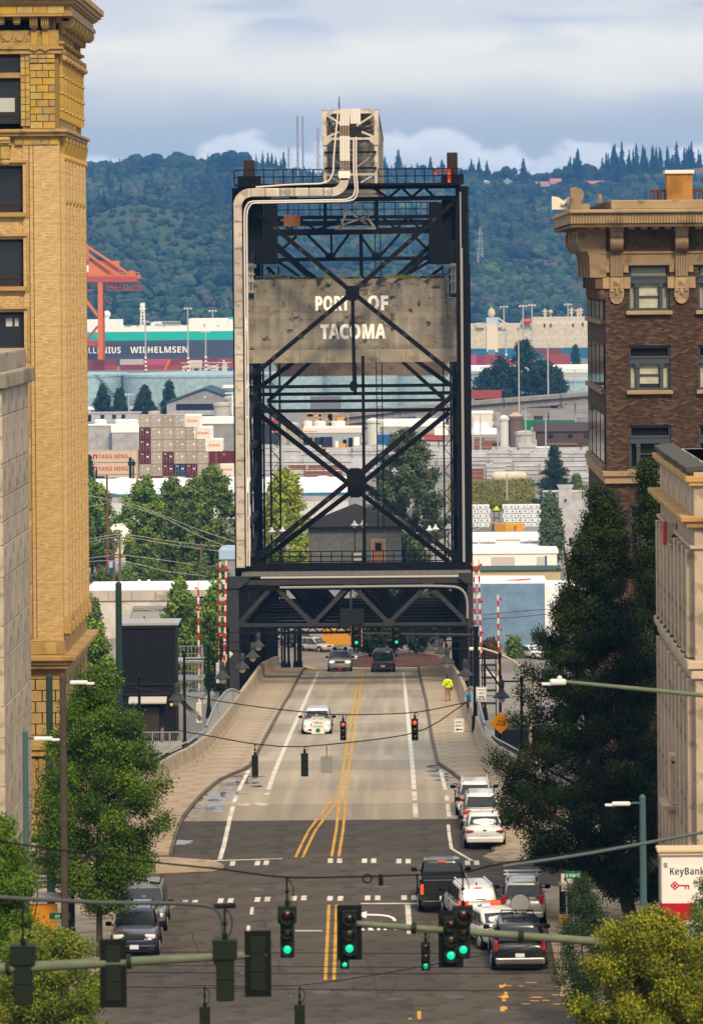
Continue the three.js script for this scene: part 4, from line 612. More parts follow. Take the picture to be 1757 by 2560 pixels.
{ // brown brick building on the right
const D=187,X=9.2,Y0=roadY(190),L=19,W=9.5,t=T('brick_building', 'dark brown brick building with heavy bracketed sandstone cornice on the right', 'building', [X,Y0,-D]);
const y=py=>ya(1600,py,D) - Y0,x=p=>(p - 1513)/F*D,add=(n,m,mat)=>P(n,m,mat,t);
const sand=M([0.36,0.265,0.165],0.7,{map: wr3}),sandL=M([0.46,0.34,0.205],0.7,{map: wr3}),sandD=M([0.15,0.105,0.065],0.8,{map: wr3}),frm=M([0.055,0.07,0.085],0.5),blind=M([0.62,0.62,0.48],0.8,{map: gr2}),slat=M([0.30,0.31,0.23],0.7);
const winCols=[[x(1570),x(1674)],[x(1744),x(1848)]],floors=[[663,777,0],[864,976,1],[1063,1173,2],[1264,1409,3],[1530,1660,4],[1740,1880,4]];
// brickwork between openings
const cols=[[0,winCols[0][0]],[winCols[0][1],winCols[1][0]],[winCols[1][1],W]],T0=y(629);
for (const [a,b] of cols) add('brick_pier', mb().box(b - a,T0,0.9,(a + b)/2,T0/2,-0.45),brownBrick);
for (const [a,b] of winCols) {let top=T0;for (const [p,q] of floors) {add('spandrel', mb().box(b - a,top - y(p),0.86,(a + b)/2,(top + y(p))/2,-0.47),brownBrick);top=y(q);} add('spandrel', mb().box(b - a,top,0.86,(a + b)/2,top/2,-0.47),brownBrick);}
const dkM=M([0.008,0.008,0.009],0.5),curtain=M([0.4,0.42,0.42],0.85,{map: withRep(grainTex,3,0.2)});
for (const [a,b] of winCols) for (const [p,q,kind] of floors) {
const h=y(p) - y(q),c=(a + b)/2,w=b - a,yb=y(q),w0=new THREE.Group();w0.name='window';t.add(w0);
const trH=0.52,fr=mb();fr.box(0.1,h,0.25,a + 0.05,yb + h/2,-0.3).box(0.1,h,0.25,b - 0.05,yb + h/2,-0.3).box(w,0.12,0.25,c,yb + 0.06,-0.29).box(w,0.12,0.25,c,yb + h - 0.06,-0.29).box(w,0.28,0.3,c,yb + h - trH - 0.2,-0.26).box(w*0.96,0.1,0.34,c,yb + h - trH - 0.02,-0.24);P('frame', fr,frm,w0);
for (const s of [-1,1]) P('mullion', mb().box(0.16,h - trH - 0.3,0.26,c + s*w*0.29,yb + (h - trH - 0.3)/2,-0.25).box(0.2,0.2,0.3,c + s*w*0.29,yb + h - trH - 0.42,-0.22),frm,w0);
const hb=h - trH - 0.42;P('transom_pane', mb().box(w - 0.3,trH - 0.16,0.03,c,yb + h - trH/2 - 0.04,-0.38),kind?dkM : slat,w0);
const mz=-0.37;P('pane', mb().box(w*0.5,hb,0.03,c,yb + 0.12 + hb/2,mz - 0.05),MAT.glassK,w0);
if (kind<2) P('roller_blind', mb().box(w*0.47,hb*(kind?0.84 : 0.98),0.02,c,yb + 0.12 + hb*(kind?0.58 : 0.5),mz),blind,w0);if (kind===3) P('curtain', mb().box(w*0.46,hb,0.02,c + 0.04,yb + 0.12 + hb/2,mz),curtain,w0);
P('meeting_rail', mb().box(w*0.5,0.07,0.1,c,yb + 0.12 + hb*(kind?0.52 : 0.46),-0.32).box(0.06,hb,0.1,c - w*0.245,yb + hb/2,-0.33).box(0.06,hb,0.1,c + w*0.245,yb + hb/2,-0.33),frm,w0);
for (const s of [-1,1]) P('side_light', mb().box(w*0.13,hb,0.03,c + s*w*0.4,yb + 0.12 + hb/2,mz),kind<2?(kind?blind : slat) : dkM,w0);
P('window_sill', mb().rbox(w + 0.22,0.19,0.5,0.03,c,yb - 0.09,-0.05),sandL,w0);
}
if (1) add('flower_box', mb().ball(0.1,x(1600),y(1150),-0.28).ball(0.09,x(1612),y(1152),-0.28),M([0.05,0.08,0.02],0.9));
add('inner_wall', mb().box(W - 0.2,T0,0.2,W/2,T0/2,-1.4),MAT.black);
add('core', mb().box(W,0.4,L,W/2,y(515),-L/2).box(0.5,T0,0.8,0.3,T0/2,-1.2).box(0.4,T0,L - 1,W - 0.2,T0/2,-L/2).box(W,T0,0.4,W/2,T0/2,-L + 0.2),brownBrick);
// belt course and stone details
add('belt_course', mb().rbox(W + 0.2,y(1177) - y(1190),L + 0.4,0.03,W/2 - 0.1,(y(1177) + y(1190))/2,-L/2 + 0.14).rbox(W + 0.12,y(1190) - y(1208),L + 0.24,0.03,W/2 - 0.06,(y(1190) + y(1208))/2 - 0.004,-L/2 + 0.1),sandL);
add('architrave', mb().box(W + 0.1,y(629) - y(663),0.4,W/2 - 0.05,(y(629) + y(663))/2,-0.1).box(W + 0.16,0.1,0.5,W/2 - 0.08,y(631),-0.08),sand);
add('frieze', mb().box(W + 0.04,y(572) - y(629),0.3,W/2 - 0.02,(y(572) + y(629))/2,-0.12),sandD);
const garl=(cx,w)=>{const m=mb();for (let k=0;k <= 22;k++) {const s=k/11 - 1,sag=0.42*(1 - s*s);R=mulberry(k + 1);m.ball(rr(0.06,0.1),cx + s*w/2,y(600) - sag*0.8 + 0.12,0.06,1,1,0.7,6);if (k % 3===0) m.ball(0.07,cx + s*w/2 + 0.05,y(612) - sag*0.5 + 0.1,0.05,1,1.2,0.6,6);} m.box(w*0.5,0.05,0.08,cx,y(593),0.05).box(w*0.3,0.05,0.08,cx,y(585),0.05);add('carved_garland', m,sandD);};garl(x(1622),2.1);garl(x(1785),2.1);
for (const bx of [1541,1703,1865]) { // big console brackets
const c=x(bx),w=0.6,m=mb();m.add(new THREE.CylinderGeometry(0.45,0.45,w,18),new THREE.Matrix4().makeRotationZ(Math.PI/2).setPosition(c,y(606),0.28)).rbox(w,0.4,0.9,0.05,c,y(582),0.3);for (let k=0;k<5;k++) m.cyl(0.06,0.06,y(622) - y(691),c - 0.24 + k*0.12,y(691),0.2,8);m.box(w*0.98,y(622) - y(690),0.3,c,(y(622) + y(690))/2,0.06);add('console_bracket', m,sand);
add('bracket_cap', mb().rbox(w + 0.06,0.22,1,0.03,c,y(571),0.4),sandL);
add('diamond_block', mb().rbox(0.62,y(692) - y(722),0.36,0.03,c,(y(692) + y(722))/2,0.02).add(new THREE.ConeGeometry(0.27,0.18,4),new THREE.Matrix4().makeRotationX(Math.PI/2).multiply(new THREE.Matrix4().makeRotationY(Math.PI/4)).setPosition(c,y(706),0.28)),sandL);
add('pendant_tablet', mb().rbox(0.68,y(722) - y(744),0.26,0.03,c,(y(722) + y(744))/2,0.0).add(new THREE.CylinderGeometry(0.29,0.29,0.24,20),new THREE.Matrix4().makeRotationX(Math.PI/2).setPosition(c,y(744),0)).box(0.12,0.28,0.36,c,y(728),0.02).box(0.16,0.12,0.34,c - 0.22,y(725),0.02).box(0.16,0.12,0.34,c + 0.22,y(725),0.02),sandL);
for (const s of [-1,1]) add('quoin', mb().rbox(0.34,y(692) - y(722) - 0.02,0.24,0.02,c + s*0.48,(y(692) + y(722))/2,-0.02).rbox(0.24,0.2,0.2,0.02,c + s*0.44,y(676),-0.02).rbox(0.24,0.2,0.2,0.02,c + s*0.44,y(666),-0.021),sandL);
}
{ // carved bracket on the corner, in profile against the sky
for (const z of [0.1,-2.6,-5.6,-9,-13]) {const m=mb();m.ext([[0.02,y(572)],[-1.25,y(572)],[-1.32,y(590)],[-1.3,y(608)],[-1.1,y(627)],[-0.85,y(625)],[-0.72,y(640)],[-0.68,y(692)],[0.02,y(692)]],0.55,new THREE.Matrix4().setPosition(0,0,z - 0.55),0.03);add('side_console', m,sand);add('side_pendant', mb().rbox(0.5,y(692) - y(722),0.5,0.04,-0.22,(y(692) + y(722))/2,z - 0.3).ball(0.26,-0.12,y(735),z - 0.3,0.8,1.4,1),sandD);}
for (const [pt,pb] of [[735,800],[862,975],[1040,1165],[1270,1400]]) for (let k=0;k<4;k++) {const z=-1.6 - k*4.2;for (let q=0;q<3;q++) add('side_window', mb().box(0.06,y(pt) - y(pb),0.95,-0.03,(y(pt) + y(pb))/2,z - q*1.15),MAT.glassK);add('side_sill', mb().box(0.26,0.2,3.7,-0.08,y(pb) - 0.1,z - 1.15),sand);}
add('side_wall', mb().box(0.5,T0,L - 1.6,0.26,T0/2,-L/2 - 0.75),brownBrick);
}
// cornice
const ov=1.62,fz=1.3;
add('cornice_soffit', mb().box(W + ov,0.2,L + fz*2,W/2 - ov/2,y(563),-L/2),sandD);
add('cornice_fascia', mb().box(W + ov,y(534) - y(561),L + fz*2,W/2 - ov/2,(y(534) + y(561))/2,-L/2),sand);
for (let k=0;k<66;k++) add('flute', mb().cyl(0.045,0.045,y(536) - y(559),x(1430 + k*7.2) - 0.05,y(559),fz + 0.01,6),sandL);
add('cornice_moulding', mb().rbox(W + ov + 0.2,y(524) - y(533.5),L + fz*2 + 0.4,0.06,W/2 - ov/2,(y(524) + y(533.5))/2,-L/2),sandL);
for (const p of [1476,1505,1577,1608,1638,1667,1743]) add('modillion', mb().box(0.29,0.25,0.9,x(p),y(567),0.55),sandL);
add('parapet', mb().rbox(W - 0.3,y(501) - y(524),0.5,0.05,W/2 + 0.1,(y(501) + y(524))/2,0.7).box(0.4,0.4,L,-0.9,y(519),-L/2),sandL);
{const c=x(1440),m=mb();m.ext([[-0.24,y(523)],[-0.24,y(472)],[-0.05,y(470)],[0.22,y(474)],[0.34,y(484)],[0.3,y(496)],[0.2,y(503)],[0.18,y(515)],[0.3,y(523)]],0.6,new THREE.Matrix4().setPosition(c,0,0.4),0.04);add('acroterion_scroll', m,sand);}
add('antefix', mb().ext([[-0.4,0],[-0.4,0.62],[-0.1,0.58],[0.2,0.35],[0.35,0]],0.4,new THREE.Matrix4().setPosition(x(1403),y(522),-0.4)).rbox(0.2,0.2,0.3,0.06,x(1409),y(507),0).rbox(0.2,0.22,0.3,0.06,x(1417),y(503),0).rbox(0.22,0.3,0.3,0.06,x(1425),y(500),0),M([0.75,0.66,0.5],0.6));
add('chimney', mb().rbox(x(1735) - x(1671),y(432) - y(505),1.2,0.03,(x(1671) + x(1735))/2,(y(432) + y(505))/2,-1.2),M([0.62,0.31,0.075],0.85,{map: wr1}));add('chimney_cap', mb().rbox(1.38,0.18,1.4,0.03,(x(1671) + x(1735))/2,y(430),-1.2),M([0.75,0.68,0.58],0.7));
{const m=mb();const rl=(a,b)=>{m.bar([x(a),y(476),-1.3],[x(b),y(476),-1.3],0.1);for (let k=a;k <= b;k+=9) m.bar([x(k),y(476),-1.3],[x(k),y(503),-1.3],0.06);};rl(1632,1670);rl(1736,1770);m.box(0.16,0.5,0.3,x(1655),y(490),-1.3);add('roof_railing', m,M([0.12,0.04,0.02],0.8));}
add('roof_vent', mb().cyl(0.1,0.1,0.4,x(1504),y(505),-1,8),sandL);
}
{ // cream building nearer on the right
const X=10,Dn=141,Df=160,Y0=roadY(150),L=Df - Dn,W=5,t=T('stucco_building', 'cream stucco building with ledges and tall pilasters at the right edge', 'building', [X,Y0,-Dn]);
const add=(n,m,mat)=>P(n,m,mat,t),cream=M([0.57,0.465,0.355],0.85,{map: wr3,bumpMap: bmp,bumpScale: 0.004}),creamL=M([0.63,0.52,0.40],0.85,{map: wr3}),ochre=M([0.58,0.37,0.15],0.75,{map: wr3}),slate=M([0.10,0.095,0.085],0.9,{map: gr2});
const H=v=>v - Y0;
add('wall', mb().box(W,H(38.0),L,W/2,H(38.0)/2,-L/2),cream);
add('ledge', mb().rbox(W + 0.3,0.22,L + 0.4,0.04,W/2 - 0.16,H(37.75),-L/2).rbox(W + 0.2,0.14,L + 0.3,0.04,W/2 - 0.1,H(37.58),-L/2),ochre);
add('ledge', mb().rbox(W + 0.5,0.2,L + 0.6,0.04,W/2 - 0.25,H(36.35),-L/2).rbox(W + 0.3,0.22,L + 0.4,0.04,W/2 - 0.15,H(36.15),-L/2),ochre);
add('ledge', mb().rbox(W + 0.16,0.12,L + 0.2,0.02,W/2 - 0.08,H(35.35),-L/2),creamL);
R=mulberry(6);for (let k=0;k<9;k++) add('roof_slate', mb().box(0.75,0.16,L/9 - 0.03,0.12 + rr(-0.03,0.03),H(38.12),-L*(k + 0.5)/9,0,0,0.12),slate);add('roof', mb().box(W - 0.8,0.1,L - 0.6,W/2 + 0.5,H(37.95),-L/2),M([0.5,0.48,0.44],0.9));add('roof_hatch', mb().box(1.6,0.3,2.4,2.2,H(38.2),-6).box(1.6,0.2,1.6,2.0,H(38.1),-2.5),M([0.05,0.05,0.05],0.8));
add('belt', mb().rbox(W + 0.3,0.3,L + 0.3,0.05,W/2 - 0.15,H(31.2),-L/2).rbox(W + 0.16,0.3,L + 0.2,0.04,W/2 - 0.08,H(30.85),-L/2),creamL);
const bl=mb();R=mulberry(61);for (let k=0;k<9;k++) add('moss_tuft', mb().ball(0.13,-0.18,H(31.4),-1.2 - k*2,1.1,0.7,1.4,6),M([0.10,0.07,0.05],0.95));
const nP=9;for (let k=0;k<nP;k++) {const z=-1 - (L - 2)*k/(nP - 1);add('pilaster', mb().rbox(0.3,3.8,0.75,0.03,-0.1,H(33.3),z),creamL);add('pilaster', mb().rbox(0.3,H(30.6) - 1.2,0.75,0.03,-0.1,(H(30.6) + 1.2)/2,z),creamL);if (k % 3===1) add('slit_window', mb().box(0.05,3.2,0.55,-0.012,H(33.0),z - 1.05).add(new THREE.CylinderGeometry(0.275,0.275,0.05,14),new THREE.Matrix4().makeRotationZ(Math.PI/2).setPosition(-0.012,H(34.6),z - 1.05)),MAT.glassK);}
add('balcony', mb().box(0.75,0.14,2.6,-0.36,H(25.2),-8.5).box(0.5,0.5,2,-0.2,H(24.85),-8.5),creamL);for (const [y0,h] of [[25.3,1.5],[26.9,0.2]]) add('window_box', mb().box(0.4,h,1.3,-0.22,H(y0) + h/2,-8.2),creamL);add('window', mb().box(0.06,1.6,1.5,-0.34,H(25.35) + 0.8,-8.4),MAT.glassK);const lv=mb();for (let k=0;k<5;k++) lv.box(0.7,0.04,0.1,-0.4,H(25.3),-7.5 - k*0.5,0,0,0.3);add('louvre', lv,creamL);
add('stain_crack', mb().box(0.02,2.6,0.05,-0.004,H(27.5),-4.6).box(0.02,1.8,0.05,-0.004,H(29),-2.4),M([0.15,0.1,0.07],0.9));
const a=T('alarm_bell', 'red fire alarm box with black horn on the cream wall', 'alarm', [X,0,-150.4]);const ay=ya(1682,1334,150);
a.position.y=ay;P('housing', mb().rbox(0.14,0.9,0.45,0.03,-0.45,0,0),M([0.52,0.02,0.02],0.4),a);P('back_plate', mb().box(0.3,0.7,0.6,-0.2,0.02,0.2),creamL,a);P('horn', mb().add(new THREE.ConeGeometry(0.22,0.3,14),new THREE.Matrix4().makeRotationZ(Math.PI/2).setPosition(-0.1,-0.1,0.5)),MAT.black,a);P('lamp', mb().ball(0.09,-0.25,-0.42,0.4),M([0.6,0.5,0.3],0.4),a);
}
function canvasTex(w,h,draw) {const c=document.createElement('canvas');c.width=w;c.height=h;draw(c.getContext('2d'),w,h);const t=new THREE.CanvasTexture(c);t.colorSpace=THREE.SRGBColorSpace;return t;}
function face(name,w,h,tex,parent,x=0,y=0,z=0,ry=0,o={}) {const m=P(name,new THREE.PlaneGeometry(w,h),M('#ffffff', 0.5,{map: tex,...o}),parent);m.position.set(x,y,z);m.rotation.y=ry;return m;}
{ // bank sign
const D=138,t=T('bank_sign', 'white bank sign with red lower band and tan cap at the right edge', 'sign', at(1760,2310,D));const w=3.4,h=2.62;
const p=at(1652,2310,D).x - t.position.x,cx=p + w/2;
P('sign_box', mb().rbox(w,h - 0.1,0.7,0.03,cx,h/2,0),M([0.74,0.71,0.66],0.5),t);
P('red_band', mb().box(w + 0.012,0.6,0.712,cx,0.48,0),M([0.42,0.012,0.02],0.45),t);P('base_band', mb().box(w + 0.014,0.16,0.714,cx,0.08,0),M([0.72,0.66,0.55],0.6),t);
P('cap', mb().rbox(w + 0.3,0.12,1,0.03,cx,h - 0.02,0).rbox(w + 0.18,0.1,0.88,0.02,cx,h - 0.14,0),M([0.58,0.45,0.29],0.7),t);
face('lettering', 1.5,1.07,canvasTex(760,540,(x,W,H2)=>{x.fillStyle='#e4e0d8';x.fillRect(0,0,W,H2);x.fillStyle='#2c2f3a';x.font='bold 172px sans-serif';x.save();x.scale(0.86,1);x.fillText('KeyBank', 14,190);x.restore();x.strokeStyle='#b3121d';x.fillStyle='#b3121d';x.lineWidth=24;x.beginPath();for (const [a,b] of [[0,-36],[36,0],[0,36],[-36,0]]) {x.moveTo(108 + a + 26,380 + b);x.arc(108 + a,380 + b,26,0,7);} x.stroke();x.fillRect(170,366,190,28);x.fillRect(280,380,26,62);x.fillRect(334,380,26,62);}),t,p + 0.24 + 0.75,1.6,0.356);
P('hinge_plate', mb().box(0.12,0.16,0.02,p + 0.14,2.1,0.36),MAT.galv,t);
P('pylon', mb().rbox(2.6,t.position.y - roadY(D),0.5,0.03,cx + 0.2,-(t.position.y - roadY(D))/2 - 0.0,0),M([0.5,0.47,0.42],0.7),t);
const q=T('curved_awning', 'dark red curved awning beside the white bank sign', 'awning', [at(1612,2345,141).x,ya(1612,2345,141),-141]);P('canopy', mb().ext([[-0.62,-0.5],[-0.55,0.1],[-0.25,0.62],[0.2,0.9],[0.6,0.95],[0.6,-0.5]],0.9,new THREE.Matrix4().setPosition(0,0,-0.45),0.02),M([0.22,0.012,0.03],0.5),q);P('trim', mb().bar([-0.6,-0.45,0.5],[0.6,-0.45,0.5],0.06),M([0.4,0.3,0.25],0.6),q);P('post', mb().box(0.12,q.position.y - 0.5 - roadY(141),0.12,0.3,-0.5 - (q.position.y - 0.5 - roadY(141))/2,0),MAT.galv,q);
}
// ---------- trees and plants: builders ----------
function clumpGeo(n,r,len,seed,flat=1) {                         // a spray of bent leaves
const q=mulberry(seed),pos=[];for (let i=0;i<n;i++) {
const d=V(q() - 0.5,q() - 0.5,q() - 0.5).normalize(),c=d.clone().multiplyScalar(r*Math.cbrt(q()));c.y*=flat;const u=V(q() - 0.5,q() - 0.7,q() - 0.5).normalize().multiplyScalar(len*(0.7 + 0.6*q())),w=u.clone().cross(d.lengthSq()?d : V(0,1,0)).normalize().multiplyScalar(len*0.34);
const m=c.clone().addScaledVector(u,0.45).addScaledVector(d,len*0.12),a=c,b=c.clone().add(u);
for (const p of [a,m.clone().add(w),m.clone().sub(w),m.clone().add(w),b,m.clone().sub(w)]) pos.push(p.x,p.y,p.z);
}
const g=new THREE.BufferGeometry();g.setAttribute('position', new THREE.Float32BufferAttribute(pos,3));g.computeVertexNormals();return g;
}
const leafMat=M('#ffffff', 0.75,{side: THREE.DoubleSide}),barkMat=M([0.10,0.08,0.06],0.95,{map: gr2});
const CL={leaf: clumpGeo(42,0.5,0.2,5),fine: clumpGeo(70,0.5,0.11,9),coarse: clumpGeo(26,0.5,0.3,7),needle: clumpGeo(60,0.5,0.2,3,0.45)};
function instances(name,geo,list,parent,cols,tint) {                    // list of [x, y, z, size, squash]
const im=new THREE.InstancedMesh(geo,leafMat,list.length),m=new THREE.Matrix4(),c=new THREE.Color(),e=new THREE.Euler();
list.forEach(([x,y,z,s,sy=1,up],i)=>{e.set(up?rr(-0.25,0.25) : rr(0,6.3),rr(0,6.3),up?rr(-0.25,0.25) : rr(0,6.3));m.makeRotationFromEuler(e);m.scale(V(s,s*sy,s));m.setPosition(x,y,z);im.setMatrixAt(i,m);const k=pick(cols),v=rr(0.75,1.25);const w=tint?v*tint(x,z) : v;c.setRGB(k[0]*w,k[1]*w,k[2]*w);im.setColorAt(i,c);});
im.name=name;im.userData.kind='stuff';parent.add(im);return im;
}
const PROF={
oval: t=>Math.pow(Math.sin(Math.PI*Math.pow(clamp(t),0.72)),0.62),cone: t=>Math.pow(1 - t,0.75)*sst(-0.08,0.12,t),column: t=>Math.sqrt(Math.sin(Math.PI*Math.pow(clamp(t),0.8)))*(1 - 0.55*t),round: t=>Math.sqrt(Math.max(0,1 - (2*t - 1) ** 2)),
};
function leafTree(name,label,pos,h,wid,o={}) {
const {prof='oval', base=0.18,boughs=46,per=16,size=1,cols=GREEN,clump=CL.leaf,group,trunkR=h*0.016,depth=wid,seed=1,category='tree', spread=0.17,trunkH=0.9,lean=0}=o;
R=mulberry(seed*97 + 13);const t=T(name,label,category,pos,0,group),tr=mb();const c0=h*base,ch=h - c0,L=[];
tr.rod([0,-0.3,0],[lean*0.5,c0 + ch*0.25,0],trunkR,8,trunkR*0.75).rod([lean*0.5,c0 + ch*0.25,0],[lean,h*trunkH,0],trunkR*0.75,7,trunkR*0.15);
const nb=Math.round(boughs*1.5),pe=Math.max(3,Math.round(per*(o.fill||0.42)));
for (let b=0;b<nb;b++) {                                       // limbs reach out and up, leaf sprays sit along their outer part
const k=(b + 0.5)/nb,tt=clamp(k + rr(-0.05,0.05)),a=b*2.39996 + rr(-0.7,0.7),shoot=R()<0.28,rad=PROF[prof](tt)*(shoot?rr(0.92,1.12) : Math.sqrt(rr(0.12,1)));
const ln=q=>lean*sst(0,0.2,q)*(1 - 0.6*q),ex=Math.cos(a)*rad*wid/2 + ln(tt),ez=Math.sin(a)*rad*depth/2,ey=c0 + tt*ch + (shoot?rr(0.01,0.06)*ch : 0),sy=Math.max(c0*0.75,ey - (0.05 + 0.55*rad)*wid*0.42),sx=ln(tt)*0.9;
if (b % 2===0) tr.rod([sx,sy,0],[ex,ey,ez],trunkR*0.34*(1.15 - tt),5,trunkR*0.06);
const sp=wid*spread*rr(0.3,0.62)*(shoot?0.55 : 1);for (let i=0;i<pe;i++) {const f=1 - 0.62*R()*R()*(rad>0.3?1 : 0.4),d=V(rr(-1,1),rr(-1,1),rr(-1,1)),w=sp*(0.55 + (1 - f)*1.1);L.push([mix(sx,ex,f) + d.x*w,mix(sy,ey,f) + d.y*w*0.6,ez*f + d.z*w,size*rr(0.55,1.2)]);}
}
P('trunk', tr,o.bark||barkMat,t);instances('crown', clump,L,t,cols);return t;
}
function conifer(name,label,pos,h,wid,o={}) {
const {levels=16,arms=8,size=1,cols=PINE,clump=CL.needle,group,base=0.1,seed=1,ragged=0.3,power=0.85}=o;
R=mulberry(seed*131 + 5);const t=T(name,label, 'tree', pos,0,group),tr=mb(),L=[];tr.rod([0,-0.2,0],[0,h*0.97,0],h*0.016,7,h*0.002);
for (let l=0;l<levels;l++) {const k=l/levels,y=h*(base + (1 - base)*k),len=wid/2*Math.pow(1 - k,power)*rr(1 - ragged,1 + ragged*0.4);for (let a=0;a<arms;a++) {const an=l*1.1 + a*6.283/arms + rr(-0.3,0.3),ll=len*rr(0.65,1.1),n=Math.max(1,Math.ceil(ll/(0.55*size)));if (a % 2===0) tr.rod([0,y,0],[Math.cos(an)*ll*0.9,y - ll*0.1,Math.sin(an)*ll*0.9],h*0.003,4,h*0.001);for (let i=0;i<n;i++) {const f=(i + 0.7)/n;L.push([Math.cos(an)*ll*f,y - ll*0.22*f + rr(-0.15,0.15)*size,Math.sin(an)*ll*f,size*rr(0.8,1.2),0.75,1]);}}}
L.push([0,h*0.98,0,size*0.5,1.6,1]);P('trunk', tr,o.bark||barkMat,t);instances('crown', clump,L,t,cols);return t;
}
const GREEN=[[0.15,0.24,0.03],[0.11,0.19,0.026],[0.19,0.28,0.036],[0.075,0.135,0.02]],PINE=[[0.022,0.05,0.028],[0.03,0.065,0.03],[0.018,0.04,0.025]],DARK=[[0.008,0.02,0.004],[0.014,0.034,0.006],[0.006,0.014,0.003],[0.03,0.058,0.008],[0.04,0.034,0.007]],LIME=[[0.26,0.31,0.03],[0.20,0.26,0.025],[0.32,0.36,0.05]],OLIVE=[[0.125,0.18,0.035],[0.09,0.14,0.03],[0.155,0.215,0.045],[0.06,0.10,0.024]];

// ---------- the wooded bluff across the harbour ----------
const ridge=[[-800,425],[150,430],[205,432],[260,436],[330,428],[440,425],[560,420],[640,425],[760,445],[950,445],[1030,440],[1180,448],[1300,458],[1400,452],[1500,445],[1600,430],[1760,420],[2600,425]];
const spur=[[-800,640],[200,575],[260,540],[330,522],[420,540],[520,560],[640,600],[800,690],[1000,730],[1100,712],[1190,690],[1230,682],[1280,705],[1360,760],[1500,800],[2600,820]];
const bluffY=(X,D)=>{ // height of the slope
const px=CX + X*F/D,top=EYE + (CY - lerpTab(ridge,px) - ROLL*(px - CX))*0.43,n=fbm(X*0.006 + 50,D*0.005,4,91) - 0.5,n2=fbm(X*0.02 + 9,D*0.018,3,95) - 0.5;
const sp=EYE + (CY - lerpTab(spur,px) - ROLL*(px - CX))*0.335;const a=sst(2900,3330,D),c=1 - sst(3370,3560,D)*0.35;const front=3 + Math.max(0,sp)*a*(D>3370?c : 1);
const back=top*Math.pow(clamp((D - 3000)/1280),0.8);return Math.max(front,back) + (n*26 + n2*8)*sst(2900,3300,D)*(1 - sst(4150,4300,D)) - Math.max(0,D - 4320)*0.12;
};
{
const nx=110,nd=90,b=new THREE.PlaneGeometry(1,1,nx,nd),p=b.attributes.position,c=new Float32Array(p.count*3);
for (let j=0;j <= nd;j++) for (let i=0;i <= nx;i++) {const k=j*(nx + 1) + i,X=-900 + 1800*i/nx,D=2850 + 1950*j/nd,y=bluffY(X,D);p.setXYZ(k,X,y,-D);const s=fbm(X*0.012,D*0.01,3,33),e=sst(0.66,0.72,fbm(X*0.03,D*0.02,3,37))*0.7;c.set([mix(mix(0.036,0.058,s),0.2,e),mix(mix(0.058,0.085,s),0.12,e),mix(mix(0.024,0.034,s),0.08,e)],k*3);}
b.setAttribute('color', new THREE.BufferAttribute(c,3));b.computeVertexNormals();S('hill', b,M('#ffffff', 1,{vertexColors: true,side: THREE.DoubleSide}));
}
function lumpTree(seed) {const q=mulberry(seed),pos=[];for (let k=0;k<7;k++) {const g=new THREE.IcosahedronGeometry(1,1).toNonIndexed(),a=g.attributes.position,cx=(q() - 0.5)*0.75,cz=(q() - 0.5)*0.75,cy=0.28 + 0.5*q(),s=0.24 + 0.17*q();for (let i=0;i<a.count;i++) {const v=V(a.getX(i),a.getY(i),a.getZ(i)),f=s*(0.72 + 0.5*vnoise(v.x*2.3 + k*9,v.y*2.3 + v.z*3.1 + 5,seed));pos.push(cx + v.x*f,cy + v.y*f*0.9,cz + v.z*f);}} const g=new THREE.BufferGeometry();g.setAttribute('position', new THREE.Float32BufferAttribute(pos,3));g.computeVertexNormals();return g;}
function spireTree(seed) {const q=mulberry(seed),pos=[];for (let l=0;l<17;l++) {const y0=0.03 + l*0.056,R0=0.31*Math.pow(1 - l/17.6,0.85)*(0.75 + 0.45*q()),n=9;for (let a=0;a<n;a++) {if (q()<0.12) continue;const m=(a + q()*0.8)*6.283/n,r0=R0*(0.55 + 0.65*q()),w=r0*0.42,c=Math.cos(m),s=Math.sin(m),dy=y0 - r0*0.22 + (q() - 0.5)*0.02;pos.push(0,y0 + 0.075,0,c*r0*0.6 - s*w,dy + 0.012,s*r0*0.6 + c*w,c*r0*1.12,dy,s*r0*1.12,0,y0 + 0.075,0,c*r0*1.12,dy,s*r0*1.12,c*r0*0.6 + s*w,dy + 0.012,s*r0*0.6 - c*w);}} pos.push(-0.012,0.9,0,0.012,0.9,0,0,1.03,0);const g=new THREE.BufferGeometry();g.setAttribute('position', new THREE.Float32BufferAttribute(pos,3));g.computeVertexNormals();return g;}
const lumps=[lumpTree(1),lumpTree(2),lumpTree(3)],spires=[spireTree(4),spireTree(5)];
